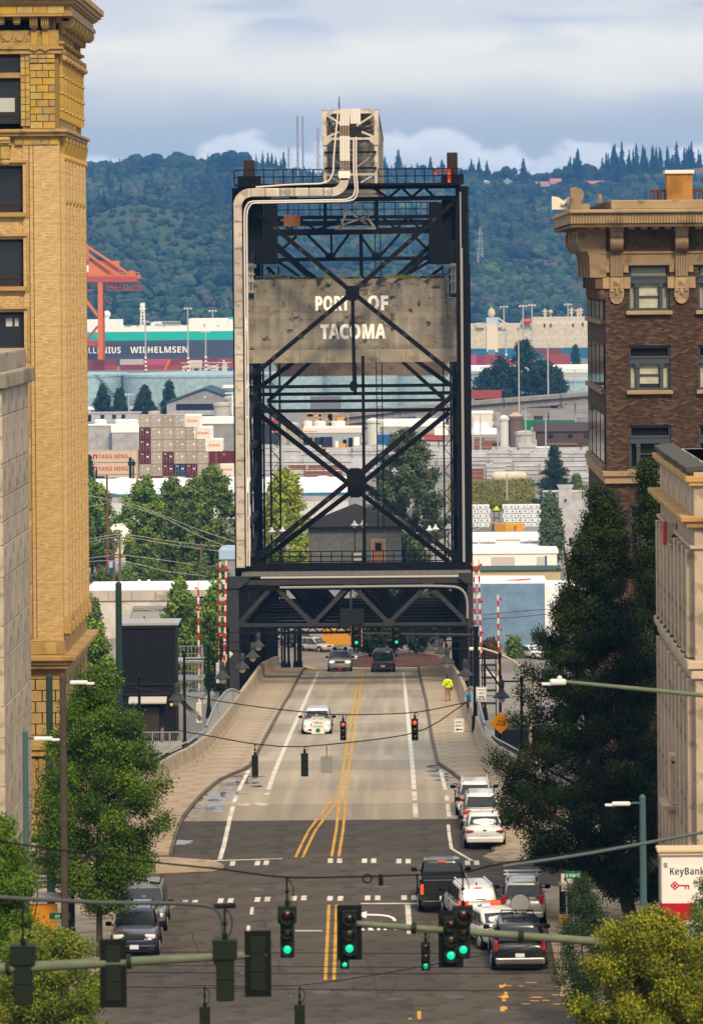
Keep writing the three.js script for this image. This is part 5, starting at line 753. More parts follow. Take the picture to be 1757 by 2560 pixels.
{
const HOUSES=[[1213,16],[1268,18],[1364,30],[1388,18],[1494,38]];R=mulberry(40);const sets={a: [],b: [],c: [],s: []};
for (let D=2960;D<4310;D+=8.2) for (let X=-340;X<340;X+=8.6) {
const x=X + rr(-5,5),d=D + rr(-5,5),px=CX + x*F/d,py=lerpTab(spur,px);if (px<150||px>1800) continue;
const onSpur=d<3420&&d>3040,grass=fbm(x*0.014,d*0.009,3,55);let s=rr(9,17);
if (d>4040&&px>1480||d>4000&&d<4135&&HOUSES.some(([a,w])=>Math.abs(px - a)<w)) continue;if (d>4120) s*=0.7;if (onSpur) {if (grass>0.47) {if (R()<0.45) continue;s=rr(2.5,6);} else s=rr(6,12);} else if (d<3040) s=rr(5,10);else if (grass>0.63) s*=0.55;
const y=bluffY(x,d) - s*0.12;if (R()<(onSpur?0.04 : 0.14)) sets.s.push([x,y,-d,s*rr(1.2,1.8)]);else sets['abc'[Math.floor(R()*3)]].push([x,y,-d,s]);
}
const g=new THREE.Group();g.name=numbered('hillside_woods');stuff(g);tag(g, 'dense mixed woods covering the far bluff above the harbour', 'woods');scene.add(g);
const cols=[[0.02,0.045,0.02],[0.028,0.055,0.022],[0.015,0.035,0.018],[0.042,0.065,0.024],[0.022,0.038,0.026],[0.052,0.052,0.032]],pc=[[0.009,0.022,0.015],[0.012,0.028,0.017]];
const put=(geo,list,c)=>instances('tree_crowns', geo,list.map(q=>[q[0],q[1],q[2],q[3],1,1]),g,c,(x,z)=>0.4 + 1.1*sst(0.3,0.72,fbm(x*0.011 + 30,z*0.0045,4,47)));put(lumps[0],sets.a,cols);put(lumps[1],sets.b,cols);put(lumps[2],sets.c,cols);put(spires[0],sets.s,pc);
}
{ // trees that stand out on the skyline, one by one
const D0=4250,fir=[[208,405,452,24],[293,405,440,18],[258,418,440,16],[521,385,430,16],[612,385,432,16],[641,384,432,14],[657,378,430,17],[670,381,430,18],[690,392,436,20],[702,396,438,18],[744,420,446,14],[962,392,446,32],[996,374,446,40],[1024,420,446,18],[1076,392,446,30],[1104,398,448,24],[1178,398,452,28],[1197,396,456,26],[1217,402,460,30],[1308,398,480,52],[1425,392,460,26],[1444,374,462,50],[1531,372,470,40],[1554,358,476,44],[1590,361,476,40],[1631,366,476,46],[1668,368,478,44],[1691,357,478,46],[1728,358,476,50],[1750,385,470,40],[1572,376,470,36],[1612,372,472,38],[1650,372,472,40],[1710,372,472,40]];
R=mulberry(8);for (const [x0,x1,n,ya0,yb0] of [[1505,1757,30,362,408],[560,720,9,382,412],[1172,1222,4,398,425],[205,560,12,396,416],[1420,1480,4,386,420],[955,1110,5,398,430]]) for (let i=0;i<n;i++) fir.push([rr(x0,x1),rr(ya0,yb0),472,rr(24,50)]);
fir.sort((a,b)=>a[0] - b[0]);
const fm=[[0.01,0.024,0.017],[0.013,0.03,0.02],[0.008,0.02,0.016]].map(c=>M(c,0.9,{side: THREE.DoubleSide}));
fir.forEach(([x,y,yb,w],i)=>{const D=D0 - (i % 5)*8,p=at(x,yb,D),h=(yb - y)/F*D*1.05,t=T('ridge_fir', `dark fir standing out on the far wooded skyline, ${ord(i)} fir from the left`, 'tree', p,i, 'firs along the far ridge');for (const k of [0,1]) {const c=P('crown', spires[(i + k) % 2],fm[i % 3],t),q=w/F*D*1.7*(k?0.85 : 1);c.scale.set(q,h*(k?0.93 : 1),q);c.rotation.y=k*0.35;} P('trunk', mb().rod([0,-2,0],[0,h*0.9,0],h*0.016,6,0.1),barkMat,t);});
const round=[[225,432,44],[245,424,40],[275,412,44],[341,393,60],[375,397,50],[441,386,56],[468,396,44],[490,394,40],[545,388,44],[570,386,40],[590,384,44],[318,408,40],[405,400,44],[1255,435,30],[1275,418,26],[1345,440,26],[1366,440,26],[1395,430,44],[1410,420,40],[1470,420,44],[1488,432,36],[1512,425,40],[1240,440,22]];
round.sort((a,b)=>a[0] - b[0]);round.forEach(([x,y,w],i)=>{const D=D0 - 20 - (i % 4)*9,s=w/F*D*1.2,p=at(x,y,D);p.y-=s*0.9;const t=T('ridge_tree', `rounded leafy tree on the far wooded skyline, ${ord(i)} leafy one from the left`, 'tree', p,0, 'leafy trees along the far ridge');const cr=new THREE.Mesh(lumps[i % 3],M(pick([[0.018,0.038,0.02],[0.024,0.046,0.02],[0.015,0.032,0.019]]),0.9,{side: THREE.DoubleSide}));cr.name='crown';cr.scale.set(s,s*1.05,s);cr.rotation.y=i;t.add(cr);P('trunk', mb().rod([0,-s*0.3,0],[0,s*0.4,0],s*0.03,6,s*0.02),barkMat,t);});
}
// pieces of the far hill: houses, masts, a pylon
function gableHouse(name,label,cat,pos,w,d,h,rise,wallM,roofM,o={}) {
const t=T(name,label,cat,pos,o.ry||0,o.group),along=o.along;
P('wall', mb().box(w,h,d,0,h/2,0),wallM,t);
const ov=o.over ?? 0.4;if (o.hip) P('roof', mb().add(new THREE.ConeGeometry(1,1,4),new THREE.Matrix4().makeRotationY(Math.PI/4).premultiply(new THREE.Matrix4().makeScale((w/2 + ov)*1.414,rise,(d/2 + ov)*1.414)).setPosition(0,h + rise/2,0)),roofM,t);
else {if (along) P('roof', mb().ext([[-d/2 - ov,0],[d/2 + ov,0],[0,rise]],w + ov*2,new THREE.Matrix4().makeRotationY(Math.PI/2).setPosition(-w/2 - ov,h + 0.005,0)),roofM,t);else {const hw=w/2 + ov;P('gable', mb().ext([[-w/2,0],[w/2,0],[0,rise*0.97]],d - 0.02,new THREE.Matrix4().setPosition(0,h,-d/2 + 0.01)),o.gableM||wallM,t);P('roof', mb().ext([[-hw,-0.1],[-hw,0.18],[0,rise + 0.25],[hw,0.18],[hw,-0.1],[0,rise]],d + ov*2,new THREE.Matrix4().setPosition(0,h,-d/2 - ov)),roofM,t);}}
(o.windows||[]).forEach(([x,y,ww,wh])=>{const n=P('window', mb().box(ww + 0.3,wh + 0.3,0.1,x,y,d/2 + 0.03),o.frameM||MAT.white,t);P('pane', mb().box(ww,wh,0.06,x,y,d/2 + 0.09),MAT.glassK,n);});
return t;
}
const redRoof=M([0.42,0.17,0.13],0.85),greyRoof=M([0.2,0.2,0.2],0.9);
{
const h=(x,y,w,ht,label,roof,o={})=>{const D=4130,p=at(x,y,D);gableHouse('hill_house', label, 'house', p,w/F*D,9,ht/F*D*0.6,ht/F*D*0.4,M([0.45,0.42,0.40],0.9),roof,{along: 1,...o});};
h(1213,462,26,12, 'small pale house among the ridge firs, leftmost of the hill houses', M([0.5,0.42,0.36],0.9),{hip: 1});
h(1268,473,30,28, 'two storey grey house with balconies on the wooded ridge', greyRoof,{hip: 1,windows: [[-4,2,2.6,3],[0,2,2.2,3],[4,2,2.2,3],[-3,5.4,2.4,2],[3,5.4,2.4,2]]});
h(1364,470,52,16, 'long red roofed house to the right of the pointed ridge fir', redRoof,{});h(1388,470,28,24, 'red roofed house with a higher gable on the wooded ridge', redRoof,{});
h(1494,469,66,17, 'long low house with red roof and white window band, rightmost on the ridge', redRoof,{windows: [[-9,1.8,3,1.8],[-4,1.8,3,1.8],[1,1.8,3,1.8],[6,1.8,3,1.8],[10,1.8,2.4,1.8]]});
const mast=(x,y0,y1,w,label,cell)=>{const D=4180,p=at(x,y1,D),H=(y1 - y0)/F*D,hw=w/F*D/2,t=T('radio_mast', label, 'mast', p),b=mb();for (const [a,c] of [[-hw,-hw],[hw,-hw],[0,hw]]) b.rod([a,0,c],[a*0.8,H,c*0.8],0.34,5);const n=Math.round(H/4);for (let i=0;i<n;i++) {const y=H*i/n,y2=H*(i + 1)/n,s=i % 2?1 : -1;b.bar([-hw*s,y,-hw],[hw*s,y2,-hw],0.22);b.bar([hw*s,y,-hw],[0,y2,hw],0.22);} P('lattice', b,M([0.38,0.36,0.36],0.7),t);cell.forEach(([f,s])=>P('antenna', mb().box(s,0.5,0.5,0,H*f,hw).box(0.5,2.6,0.5,-s/2,H*f,hw).box(0.5,2.6,0.5,s/2,H*f,hw),M([0.5,0.48,0.48],0.7),t));};
mast(745,290,440,3.4, 'slender red and white radio mast, left one of the tall twin masts', [[0.98,6],[0.5,3]]);mast(758,290,440,3, 'slender radio mast, right one of the tall twin masts', [[0.98,5],[0.4,3]]);
mast(722,368,430,3.5, 'short antenna mast with crossed panels beside the twin masts', [[0.7,7],[0.5,7]]);mast(796,320,440,7, 'thick lattice mast with round dishes nearest the pipe truss', [[0.8,5],[0.62,7],[0.4,5]]);
{const D=3320,p=at(1201,712,D),H=(712 - 566)/F*D,t=T('power_pylon', 'steel lattice power pylon standing on the bare spur of the hill', 'pylon', p),b=mb(),hw=5.6;for (const [a,c] of [[-1,-1],[1,-1],[-1,1],[1,1]]) {b.bar([a*hw,-4,c*hw],[a*1.6,H*0.55,c*1.6],0.42).bar([a*1.6,H*0.55,c*1.6],[a*0.5,H,c*0.5],0.36);} for (let i=0;i<7;i++) {const w0=mix(hw,1.6,i/7),w1=mix(hw,1.6,(i + 1)/7),y0=H*0.55*i/7,y1=H*0.55*(i + 1)/7;b.bar([-w0,y0,w0],[w1,y1,w1],0.26).bar([w0,y0,w0],[-w1,y1,w1],0.26).bar([-w0,y0,w0],[w0,y0,w0],0.24);} for (let i=0;i<6;i++) {const y0=H*mix(0.55,0.95,i/6),y1=H*mix(0.55,0.95,(i + 1)/6),s=i % 2?1 : -1;b.bar([-1.3*s,y0,1.2],[1.3*s,y1,1.2],0.24);} P('lattice', b,M([0.42,0.40,0.45],0.6),t);for (const k of [0.62,0.75,0.88]) P('cross_arm', mb().bar([-3.4,H*k,0],[3.4,H*k,0],0.4),M([0.42,0.40,0.45],0.6),t);}
}
// ---------- harbour: ships, crane, tanks, sheds, containers, timber ----------
function signTex(w,h,bg,draw) {return canvasTex(w,h,(x,W,H)=>{x.fillStyle=bg;x.fillRect(0,0,W,H);draw(x,W,H);});}
const txt=(x,s,cx,cy,size,wide,colr,weight='bold', fam='sans-serif')=>{x.save();x.translate(cx,cy);x.fillStyle=colr;x.font=`${weight} ${size}px ${fam}`;x.textAlign='center';x.textBaseline='middle';if (wide) x.scale(wide/Math.max(1,x.measureText(s).width),1);x.fillText(s,0,0);x.restore();};
const whiteP=M([0.88,0.87,0.84],0.6),creamP=M([0.80,0.72,0.55],0.6,{map: gr05}),cargoRed=M([0.26,0.045,0.04],0.7,{map: gr05}),maroon=M([0.16,0.03,0.035],0.7,{map: gr05}),tealP=M([0.02,0.44,0.36],0.55),slateP=M([0.085,0.105,0.15],0.6,{map: gr05}),tankB=M([0.42,0.60,0.66],0.6,{map: gr05}),tankW=M([0.62,0.64,0.58],0.6,{map: gr05}),greyW=M([0.36,0.36,0.37],0.7,{map: gr05}),greyL=M([0.52,0.52,0.53],0.7,{map: gr05}),roofW=M([0.86,0.86,0.85],0.6),blueP=M([0.035,0.16,0.30],0.6),oran=M([0.62,0.16,0.02],0.6),rust=M([0.42,0.075,0.04],0.6),brownW=M([0.13,0.085,0.055],0.9,{map: gr05}),yelP=M([0.62,0.33,0.04],0.6);
{ // car carrier on the left
const D=2060,t=T('cargo_ship', 'car carrier ship with white, green and slate hull and large white lettering', 'ship', at(370,918,D)),lx=x=>xa(x,860,D) - t.position.x,ly=y=>ya(370,y,D) - t.position.y,dz=30;
const hull=(n,x0,x1,y0,y1,m,z=0)=>P(n,mb().box(lx(x1) - lx(x0),ly(y0) - ly(y1),dz,(lx(x0) + lx(x1))/2,(ly(y0) + ly(y1))/2,-dz/2 + z),m,t);
hull('hull', 60,660,851,925,slateP);hull('green_band', 60,660,829,851,tealP,0.02);hull('deck_side', 60,660,815,829,whiteP);
hull('deck_house', 150,299,799,815,whiteP);hull('deck_house', 378,398,806,815,whiteP);hull('deck_house', 473,571,798,815,whiteP);hull('funnel_casing', 572,640,800,815,whiteP);hull('green_house', 573,660,796,802,tealP,-2);
const m=mb();const w=lx(358),y0=ly(815),y1=ly(757);for (const s of [-1,1]) m.bar([w + s*1.1,y0,0],[w + s*0.5,y1,0],0.6);for (let i=0;i<7;i++) m.bar([w - 1,mix(y0,y1,i/7),0],[w + 1,mix(y0,y1,(i + 1)/7),0],0.4);m.box(3.2,0.8,1,w,mix(y0,y1,0.75),0).box(2.4,1.6,1,w,mix(y0,y1,0.9),0);P('radar_mast', m,whiteP,t);
P('radar_dome', mb().ball(1.9,lx(268),ly(785),-2,1,1,1,16).cyl(1.2,1,2.6,lx(268),ly(799),-2,10),whiteP,t);
const rl=mb();for (let i=0;i<16;i++) rl.box(0.3,1.6,0.3,lx(390 + i*4.1),ly(809),0);rl.box(lx(452) - lx(388),0.3,0.3,(lx(452) + lx(388))/2,ly(804),0).box(lx(452) - lx(388),0.8,0.3,(lx(452) + lx(388))/2,ly(813),0);P('deck_frame', rl,M([0.5,0.52,0.5],0.6),t);
const W=lx(475) - lx(186),H=ly(862) - ly(886);face('lettering', W,H,signTex(1400,118, '#3f4654', (x,w2,h)=>{txt(x, 'WALLENIUS', 290,h/2 + 4,108,560, '#eceae4');txt(x, 'WILHELMSEN', 1034,h/2 + 4,108,708, '#eceae4');}),t,(lx(475) + lx(186))/2,(ly(862) + ly(886))/2,0.06);
const rm=mb();R=mulberry(2);for (let i=0;i<60;i++) rm.box(rr(0.6,3),rr(0.3,0.9),0.3,lx(rr(210,585)),ly(rr(815,817)) + 0.2,rr(-2,0.2));P('deck_fittings', rm,M([0.36,0.2,0.13],0.8),t).userData.kind='stuff';
}
{ // cream ship on the right
const D=2150,t=T('cargo_ship', 'cream and blue car carrier ship with an orange lifeboat on deck', 'ship', at(1320,905,D)),lx=x=>xa(x,860,D) - t.position.x,ly=y=>ya(1320,y,D) - t.position.y,dz=30;
const hull=(n,x0,x1,y0,y1,m,z=0,d=dz)=>P(n,mb().box(lx(x1) - lx(x0),ly(y0) - ly(y1),d,(lx(x0) + lx(x1))/2,(ly(y0) + ly(y1))/2,-d/2 + z),m,t);
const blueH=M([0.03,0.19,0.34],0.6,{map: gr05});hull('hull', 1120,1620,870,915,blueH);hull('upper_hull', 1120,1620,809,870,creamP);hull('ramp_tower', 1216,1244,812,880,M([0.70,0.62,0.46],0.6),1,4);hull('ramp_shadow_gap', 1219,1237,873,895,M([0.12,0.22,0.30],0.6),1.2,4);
hull('deck_house', 1332,1500,794,809,creamP,-1);hull('bridge_house', 1216,1248,793,809,M([0.45,0.52,0.58],0.6),-1,10);hull('ventilator', 1190,1210,806,818,creamP,2,4);hull('ventilator', 1245,1268,806,818,creamP,2,4);
P('lifeboat', mb().ball(2.6,lx(1316),ly(803),2.5,1.05,0.55,0.8,14),M([0.62,0.06,0.02],0.5),t);P('davit', mb().bar([lx(1296),ly(818),2],[lx(1306),ly(797),2],0.7).bar([lx(1330),ly(818),2],[lx(1322),ly(797),2],0.7),creamP,t);
const mm=mb();for (const [x,a,b] of [[1363,772,794],[1429,770,794],[1445,772,794],[1452,770,794]]) mm.box(1,ly(a) - ly(b),1,lx(x),(ly(a) + ly(b))/2,-3).box(3,0.7,0.7,lx(x),ly(a + 6),-3).box(2.4,0.6,0.6,lx(x),ly(a + 13),-3);mm.ball(1.1,lx(1377),ly(780),-3).box(0.5,3,0.5,lx(1377),ly(790),-3);mm.bar([lx(1246),ly(795),0],[lx(1262),ly(806),0],0.8).ball(2,lx(1229),ly(783),-3,1,1.4,1).box(0.5,4,0.5,lx(1229),ly(775),-3);P('deck_masts', mm,creamP,t).userData.kind='stuff';
for (const [x,y] of [[1361,815],[1376,815],[1432,815],[1456,813]]) hull('deck_door', x - 2.5,x + 2.5,y - 5,y + 4,M([0.06,0.05,0.05],0.7),0.1,1);
}
{ // dockside crane
const D=2000,t=T('gantry_crane', 'orange dockside container crane behind the tan building', 'crane', at(252,915,D)),p=(x,y,z=0)=>{const q=at(x,y,D);return [q.x - t.position.x,q.y - t.position.y,z];};
P('crane_leg', mb().bar(p(252,902),p(252,700),2.4),oran,t);P('crane_leg', mb().bar(p(252,902,-16),p(250,700,-16),2.2),rust,t);P('crane_leg', mb().bar(p(130,902),p(140,700),2.4),oran,t);
P('leg_brace', mb().bar(p(206,737),p(246,790),1.4),oran,t);P('leg_brace', mb().bar(p(216,853),p(246,815),1.2),rust,t);P('sill_beam', mb().bar(p(130,858),p(248,858),2.8),rust,t);P('portal_beam', mb().bar(p(120,698),p(345,698),2.8),rust,t);P('boom', mb().bar(p(180,690),p(352,692),1.8),oran,t);
P('machinery_house', mb().box(...(()=>{const a=p(190,688),b=p(297,652);return [b[0] - a[0],b[1] - a[1],9,(a[0] + b[0])/2,(a[1] + b[1])/2,-6];})()),M([0.64,0.19,0.03],0.6),t);P('name_board', mb().box(3.4,3.4,0.3,...p(214,672,0.2)),whiteP,t);
for (const [a,b,c,d] of [[180,590,322,684],[190,612,290,686]]) P('boom_stay', mb().bar(p(a,b),p(c,d),1.2),oran,t);P('apex_post', mb().bar(p(219,610),p(221,652),1),oran,t);
R=mulberry(8);for (const [x0,x1] of [[190,235],[268,300],[300,352]]) {const a=p(x0,703),b=p(x1,725),m=mb();for (let i=0;i<26;i++) {const x=mix(a[0],b[0],R()),y=mix(a[1],b[1],R());R()<0.5?m.box(rr(1,5),0.4,1,x,y,rr(-4,1)) : m.box(0.35,rr(1,4),0.5,x,mix(a[1],b[1],0.5),rr(-4,1));} m.box(b[0] - a[0],0.5,5,(a[0] + b[0])/2,b[1],-2);P('service_platform', m,M([0.36,0.07,0.04],0.7),t).userData.kind='stuff';}
const q=mb();for (let i=0;i<9;i++) q.box(0.5,2,0.5,...p(268 + i*10,688));q.box(16,0.4,0.4,...p(310,682)).box(3,3,2,...p(330,684));P('walkway_rail', q,oran,t);
}
// cargo boxes along the quay, each one a box of its own
function cargoBox(mat,L=12.2,name='shipping_container') {const t=new THREE.Group();t.name=name;P('box', mb().box(L,2.6,2.44,0,1.3,0),mat,t);const r=mb();for (let i=0;i<14;i++) r.box(0.16,2.3,0.06,-L/2 + L*(i + 0.5)/14,1.3,1.235);P('corrugation', r,mat,t);P('corner_post', mb().box(0.2,2.62,0.2,-L/2 + 0.08,1.3,1.17).box(0.2,2.62,0.2,L/2 - 0.08,1.3,1.17),mat,t);return t;}
{
const quay={red: cargoBox(M([0.30,0.06,0.05],0.7)),brown: cargoBox(M([0.20,0.05,0.045],0.7)),grey: cargoBox(M([0.45,0.42,0.38],0.7)),pink: cargoBox(M([0.42,0.08,0.17],0.7)),bright: cargoBox(M([0.44,0.05,0.06],0.7)),blue: cargoBox(M([0.05,0.13,0.25],0.7))};
const put=(k,x,D,row,lab,gp,L=1)=>{const p=at(x,900,D);p.y=row*2.62;const o=dup(quay[k],p,0,lab,gp);o.userData.category='container';o.scale.x=L;};
R=mulberry(21);const G1='containers stacked on the quay before the dark ship', l1=0;
const rowL=[['brown', 232],['red', 262],['brown', 332],['red', 392],['red', 452],['brown', 512],['red', 566]];
rowL.forEach(([k,x],i)=>{for (let r=0;r<2;r++) {const kk=r&&i===2?'grey': r&&i===3?'pink': r&&i % 3===1?'brown': k;put(kk,x + rr(-1,1),1940,r + 0.2, `${kk} cargo container before the lettered ship, ${ord(i)} stack from the left, ${['lower', 'upper'][r]} layer`, G1);};});
put('blue', 548,1905,0, 'blue cargo container lying in front of the red quay stacks'); 
const G2='red containers on the quay before the cream ship';
[['pink', 1184,0],['pink', 1184,1],['red', 1222,0],['red', 1222,1],['bright', 1282,0],['red', 1392,0],['red', 1392,1],['brown', 1372,2]].forEach(([k,x,r],i)=>put(k,x,1950,r + 0.4, `${k} cargo container before the cream ship, ${r ? r > 1 ? 'topmost' : 'upper' : 'lower'} one ${x < 1200 ? 'beside the tower leg' : x < 1250 ? 'second stack from the tower leg' : x < 1300 ? 'lying alone beside the pines' : 'right of the pine top'}`, G2));
{const p=at(1205,1000,1280),o=dup(quay.red,[p.x,5.6,p.z],0, 'long red container parked above the concrete overpass');o.userData.category='container';}
{const m=mb(),D=1880,t=T('quay_machinery', 'pale pumping machinery with pipes on the quay before the lettered ship', 'machinery', at(485,930,D));R=mulberry(13);for (let i=0;i<26;i++) {const x=rr(-6,16);i % 3?m.rbox(rr(0.8,3),rr(0.8,3.4),2,0.1,x,rr(0.5,2.4),rr(-2,2)) : m.cyl(0.5,0.5,rr(2,6),x,0,rr(-2,2),8);} m.rbox(7,4,4,0.4,0.5,3.4,0).box(24,0.3,0.3,6,4.4,2).box(22,0.25,0.25,6,2.2,2.4);P('pump_block', m,M([0.62,0.56,0.48],0.7),t).userData.kind='stuff';P('loading_arm', mb().bar([-14,0,2],[-11,6,2],1),oran,t);P('base', mb().box(30,0.4,8,4,0.1,0),cargoRed,t);}
}
function lightMast(x,y0,D,label,stripe,head=1,yb) {const p=at(x,900,D);p.y=0;if (yb) p.copy(at(x,yb,D));const H=ya(x,y0,D) - p.y,t=T('light_mast', label, 'light mast', p);P('pole', mb().rod([0,0,0],[0,H,0],D*0.00022,7,D*0.00015),M([0.42,0.42,0.43],0.6),t);const s=D*0.00062;if (head) {P('lamp_head', mb().box(s*3,s*0.25,s*0.6,0,H,0).box(s*0.7,s*0.5,s*0.5,-s*1.3,H - s*0.3,0).box(s*0.7,s*0.5,s*0.5,0,H - s*0.3,0).box(s*0.7,s*0.5,s*0.5,s*1.3,H - s*0.3,0),M([0.6,0.6,0.6],0.5),t);} if (stripe) for (let i=0;i<8;i++) P('stripe', mb().cyl(D*0.00028,D*0.00028,0.85,0,i*0.95 + stripe,0,8),i % 2?whiteP : M([0.35,0.06,0.03],0.6),t);return t;}
lightMast(365,803,1860, 'tall light mast with banded foot before the lettering gap on the dark ship', 1);lightMast(471,770,1860, 'tall light mast at the right end of the ship lettering', 0.6);lightMast(515,828,1860, 'light mast with banded foot right of the ship lettering', 1);lightMast(533,776,2260, 'distant light mast behind the white deck house of the dark ship', 0);
lightMast(1265,820,1860, 'light mast with banded foot in front of the cream ship hull', 1);lightMast(1308,764,1900, 'tall light mast at the left side of the orange lifeboat', 0);lightMast(1330,762,1900, 'tall light mast at the right side of the orange lifeboat', 0);lightMast(1260,766,2250, 'distant light mast behind the cream ship bridge', 0);lightMast(1420,760,2260, 'distant light mast left of the brick building, behind the cream ship', 0);
// storage tanks
function tank(name,label,x,yb,r,h,mat,o={}) {const p=o.D?at(x,yb,o.D) : onFlat(x,yb),t=T(name,label, 'tank', p,0,o.group);P('shell', mb().cyl(r,r,h,0,0,0,48),mat,t);P('roof', mb().cyl(r,r*(o.cone ?? 0.2),o.rise ?? h*0.06,0,h,0,48),o.roof||mat,t);if (o.rim!==0) P('rim', mb().cyl(r + 0.25,r + 0.25,0.6,0,h - 0.8,0,48),o.rimM||mat,t);if (o.bands) for (let i=1;i<o.bands;i++) P('hoop', mb().cyl(r + 0.05,r + 0.05,0.14,0,h*i/o.bands,0,32),mat,t);if (o.stair) {const m=mb();for (let i=0;i<14;i++) {const a=0.9 + i*0.045*o.stair;m.box(1.6,0.25,0.9,Math.sin(a*0.8)*(r + 0.4),h*(1 - i/14),Math.cos(a*0.8)*(r + 0.4),a*0.8);} m.bar([Math.sin(0.72)*(r + 0.9),h + 1,Math.cos(0.72)*(r + 0.9)],[Math.sin(1.2)*(r + 0.9),1,Math.cos(1.2)*(r + 0.9)],0.12);P('stair', m,tankB,t);} return t;}
tank('storage_tank', 'huge pale blue storage tank at the left, beside the tan building', 120,1024,28,12.4,tankB,{stair: 1});tank('storage_tank', 'huge pale blue storage tank behind the gabled blue shed', 500,1022,26.5,12.2,tankB,{stair: -1});tank('storage_tank', 'pale blue storage tank seen through the tower, left of its middle', 735,1019,13,12,tankB);tank('storage_tank', 'pale blue storage tank seen through the middle of the tower', 905,1018,14.5,12.2,tankB);tank('storage_tank', 'pale blue storage tank seen through the right of the tower', 1090,1016,16,12,tankB);tank('storage_tank', 'pale green blue tank against the brick building above the overpass', 1450,1000,12,7.6,tankB);
// sheds and warehouses
function shed(label,x0,x1,yTop,yBase,o={}) {                    // flat or low-pitched industrial building given by its front
const D=o.D||onFlat((x0 + x1)/2,yBase).z*-1,p=at((x0 + x1)/2,yBase,D),w=(x1 - x0)/F*D,h=(yBase - yTop)/F*D,d=o.depth||w*0.5,t=T(o.name||'warehouse', label,o.cat||'building', p,0);
P('wall', mb().box(w,h,d,0,h/2,-d/2),o.wall||greyL,t);const rh=o.roofH ?? h*0.1;if (o.pitch) P('roof', mb().ext([[-d/2 - 0.3,0],[d/2 + 0.3,0],[0,o.pitch]],w + 0.6,new THREE.Matrix4().makeRotationY(Math.PI/2).setPosition(-w/2 - 0.3,h,-d/2)),o.roof||roofW,t);else P('roof', mb().box(w + 0.4,rh,d + 0.4,0,h + rh/2 - 0.01,-d/2),o.roof||roofW,t);
if (o.panels) for (let i=0;i<o.panels;i++) P('wall_panel', mb().box(w/o.panels - 0.12,h*0.97,0.06,-w/2 + w*(i + 0.5)/o.panels,h/2,0.03),o.wall||greyL,t);
if (o.band) P('band', mb().box(w + 0.06,h*o.band[1],0.12,0,h*o.band[0],0.06),o.bandM||blueP,t);
(o.doors||[]).forEach(([f,ww,hh,m,y0=0])=>P('loading_door', mb().box(ww,hh,0.12,-w/2 + w*f,y0 + hh/2,0.08),m||MAT.glassK,t));return t;
}
shed('long low white shed with tan tank beside dark pines on the left', 205,330,1024,1034,{depth: 20,roofH: 0.4,wall: creamP});shed('grey trailer office row with small windows behind the white tank tops', 205,350,1034,1056,{wall: M([0.40,0.42,0.46],0.7),roof: greyL,depth: 10,doors: [[0.1,2.4,2,MAT.black,0.4],[0.36,1.2,1.2,MAT.glassK,1.2],[0.56,1.2,1.2,MAT.glassK,1.2],[0.72,1.2,1.2,MAT.glassK,1.2]]});
{const D=1270,p=at(521,1040,D);const t=gableHouse('gabled_shed', 'large blue grey gabled shed right of the dark pines', 'building', p,188/F*D,40,(1040 - 1003)/F*D,35/F*D,M([0.30,0.33,0.37],0.7),M([0.035,0.075,0.10],0.7),{over: 0.6,gableM: greyW});P('dark_opening', mb().box(18,2.1,0.2,0,3.5,20.02),M([0.015,0.02,0.035],0.7),t);P('white_band', mb().box(23.5,1.5,0.2,0,1.75,20.04),greyL,t);P('blue_base', mb().box(23.6,0.9,0.2,0,0.5,20.06),M([0.05,0.12,0.2],0.6),t);P('vent', mb().box(0.5,0.4,0.2,0,6.6,20.1),whiteP,t);}
shed('blue grey roofed annex at the right of the gabled shed', 560,640,970,1040,{wall: M([0.20,0.27,0.33],0.7),D: 1290});
tank('drum_tank', 'squat tan tank behind the container stack', 386,1042,1.6,1.7,M([0.5,0.45,0.36],0.8),{D: 1200});for (const [i,x] of [[0,252],[1,304],[2,331]]) tank('drum_tank', ['round white tank top left of the container stack, leftmost of three', 'round white tank top left of the container stack, middle of three', 'round white tank top left of the container stack, rightmost of three'][i],x,1066,1.75,1.6,roofW,{D: 1080,cone: 0.6,rise: 0.3,rim: 0});
{const t=tank('process_tank', 'tan process tank with white pipe frame beside the water pipe', 556,1045,2.3,4.2,M([0.47,0.44,0.40],0.7),{D: 1120,bands: 3});P('pipe_frame', mb().bar([3,0,2],[3,7,2],0.3).bar([5.4,0,2],[5.4,7,2],0.3).bar([1,7,2],[6,7,2],0.3).bar([3,4,2],[5.4,4,2],0.2),whiteP,t);tank('process_tank', 'pale tank with orange top against the water pipe', 578,1030,2,4.4,tankW,{D: 1150});}
shed('grey panelled warehouse at the left behind the lettered containers', 205,280,1064,1130,{panels: 4,roofH: 0.3,D: 1000,wall: greyL});shed('grey warehouse with tall white roof edge left of the container stack', 281,352,1081,1130,{roofH: 2.0,D: 996,wall: greyL,roof: whiteP});shed('grey panelled warehouse with white roof right of the container stack', 500,640,1059,1128,{panels: 5,roofH: 1.6,D: 1000,wall: greyW,roof: whiteP});
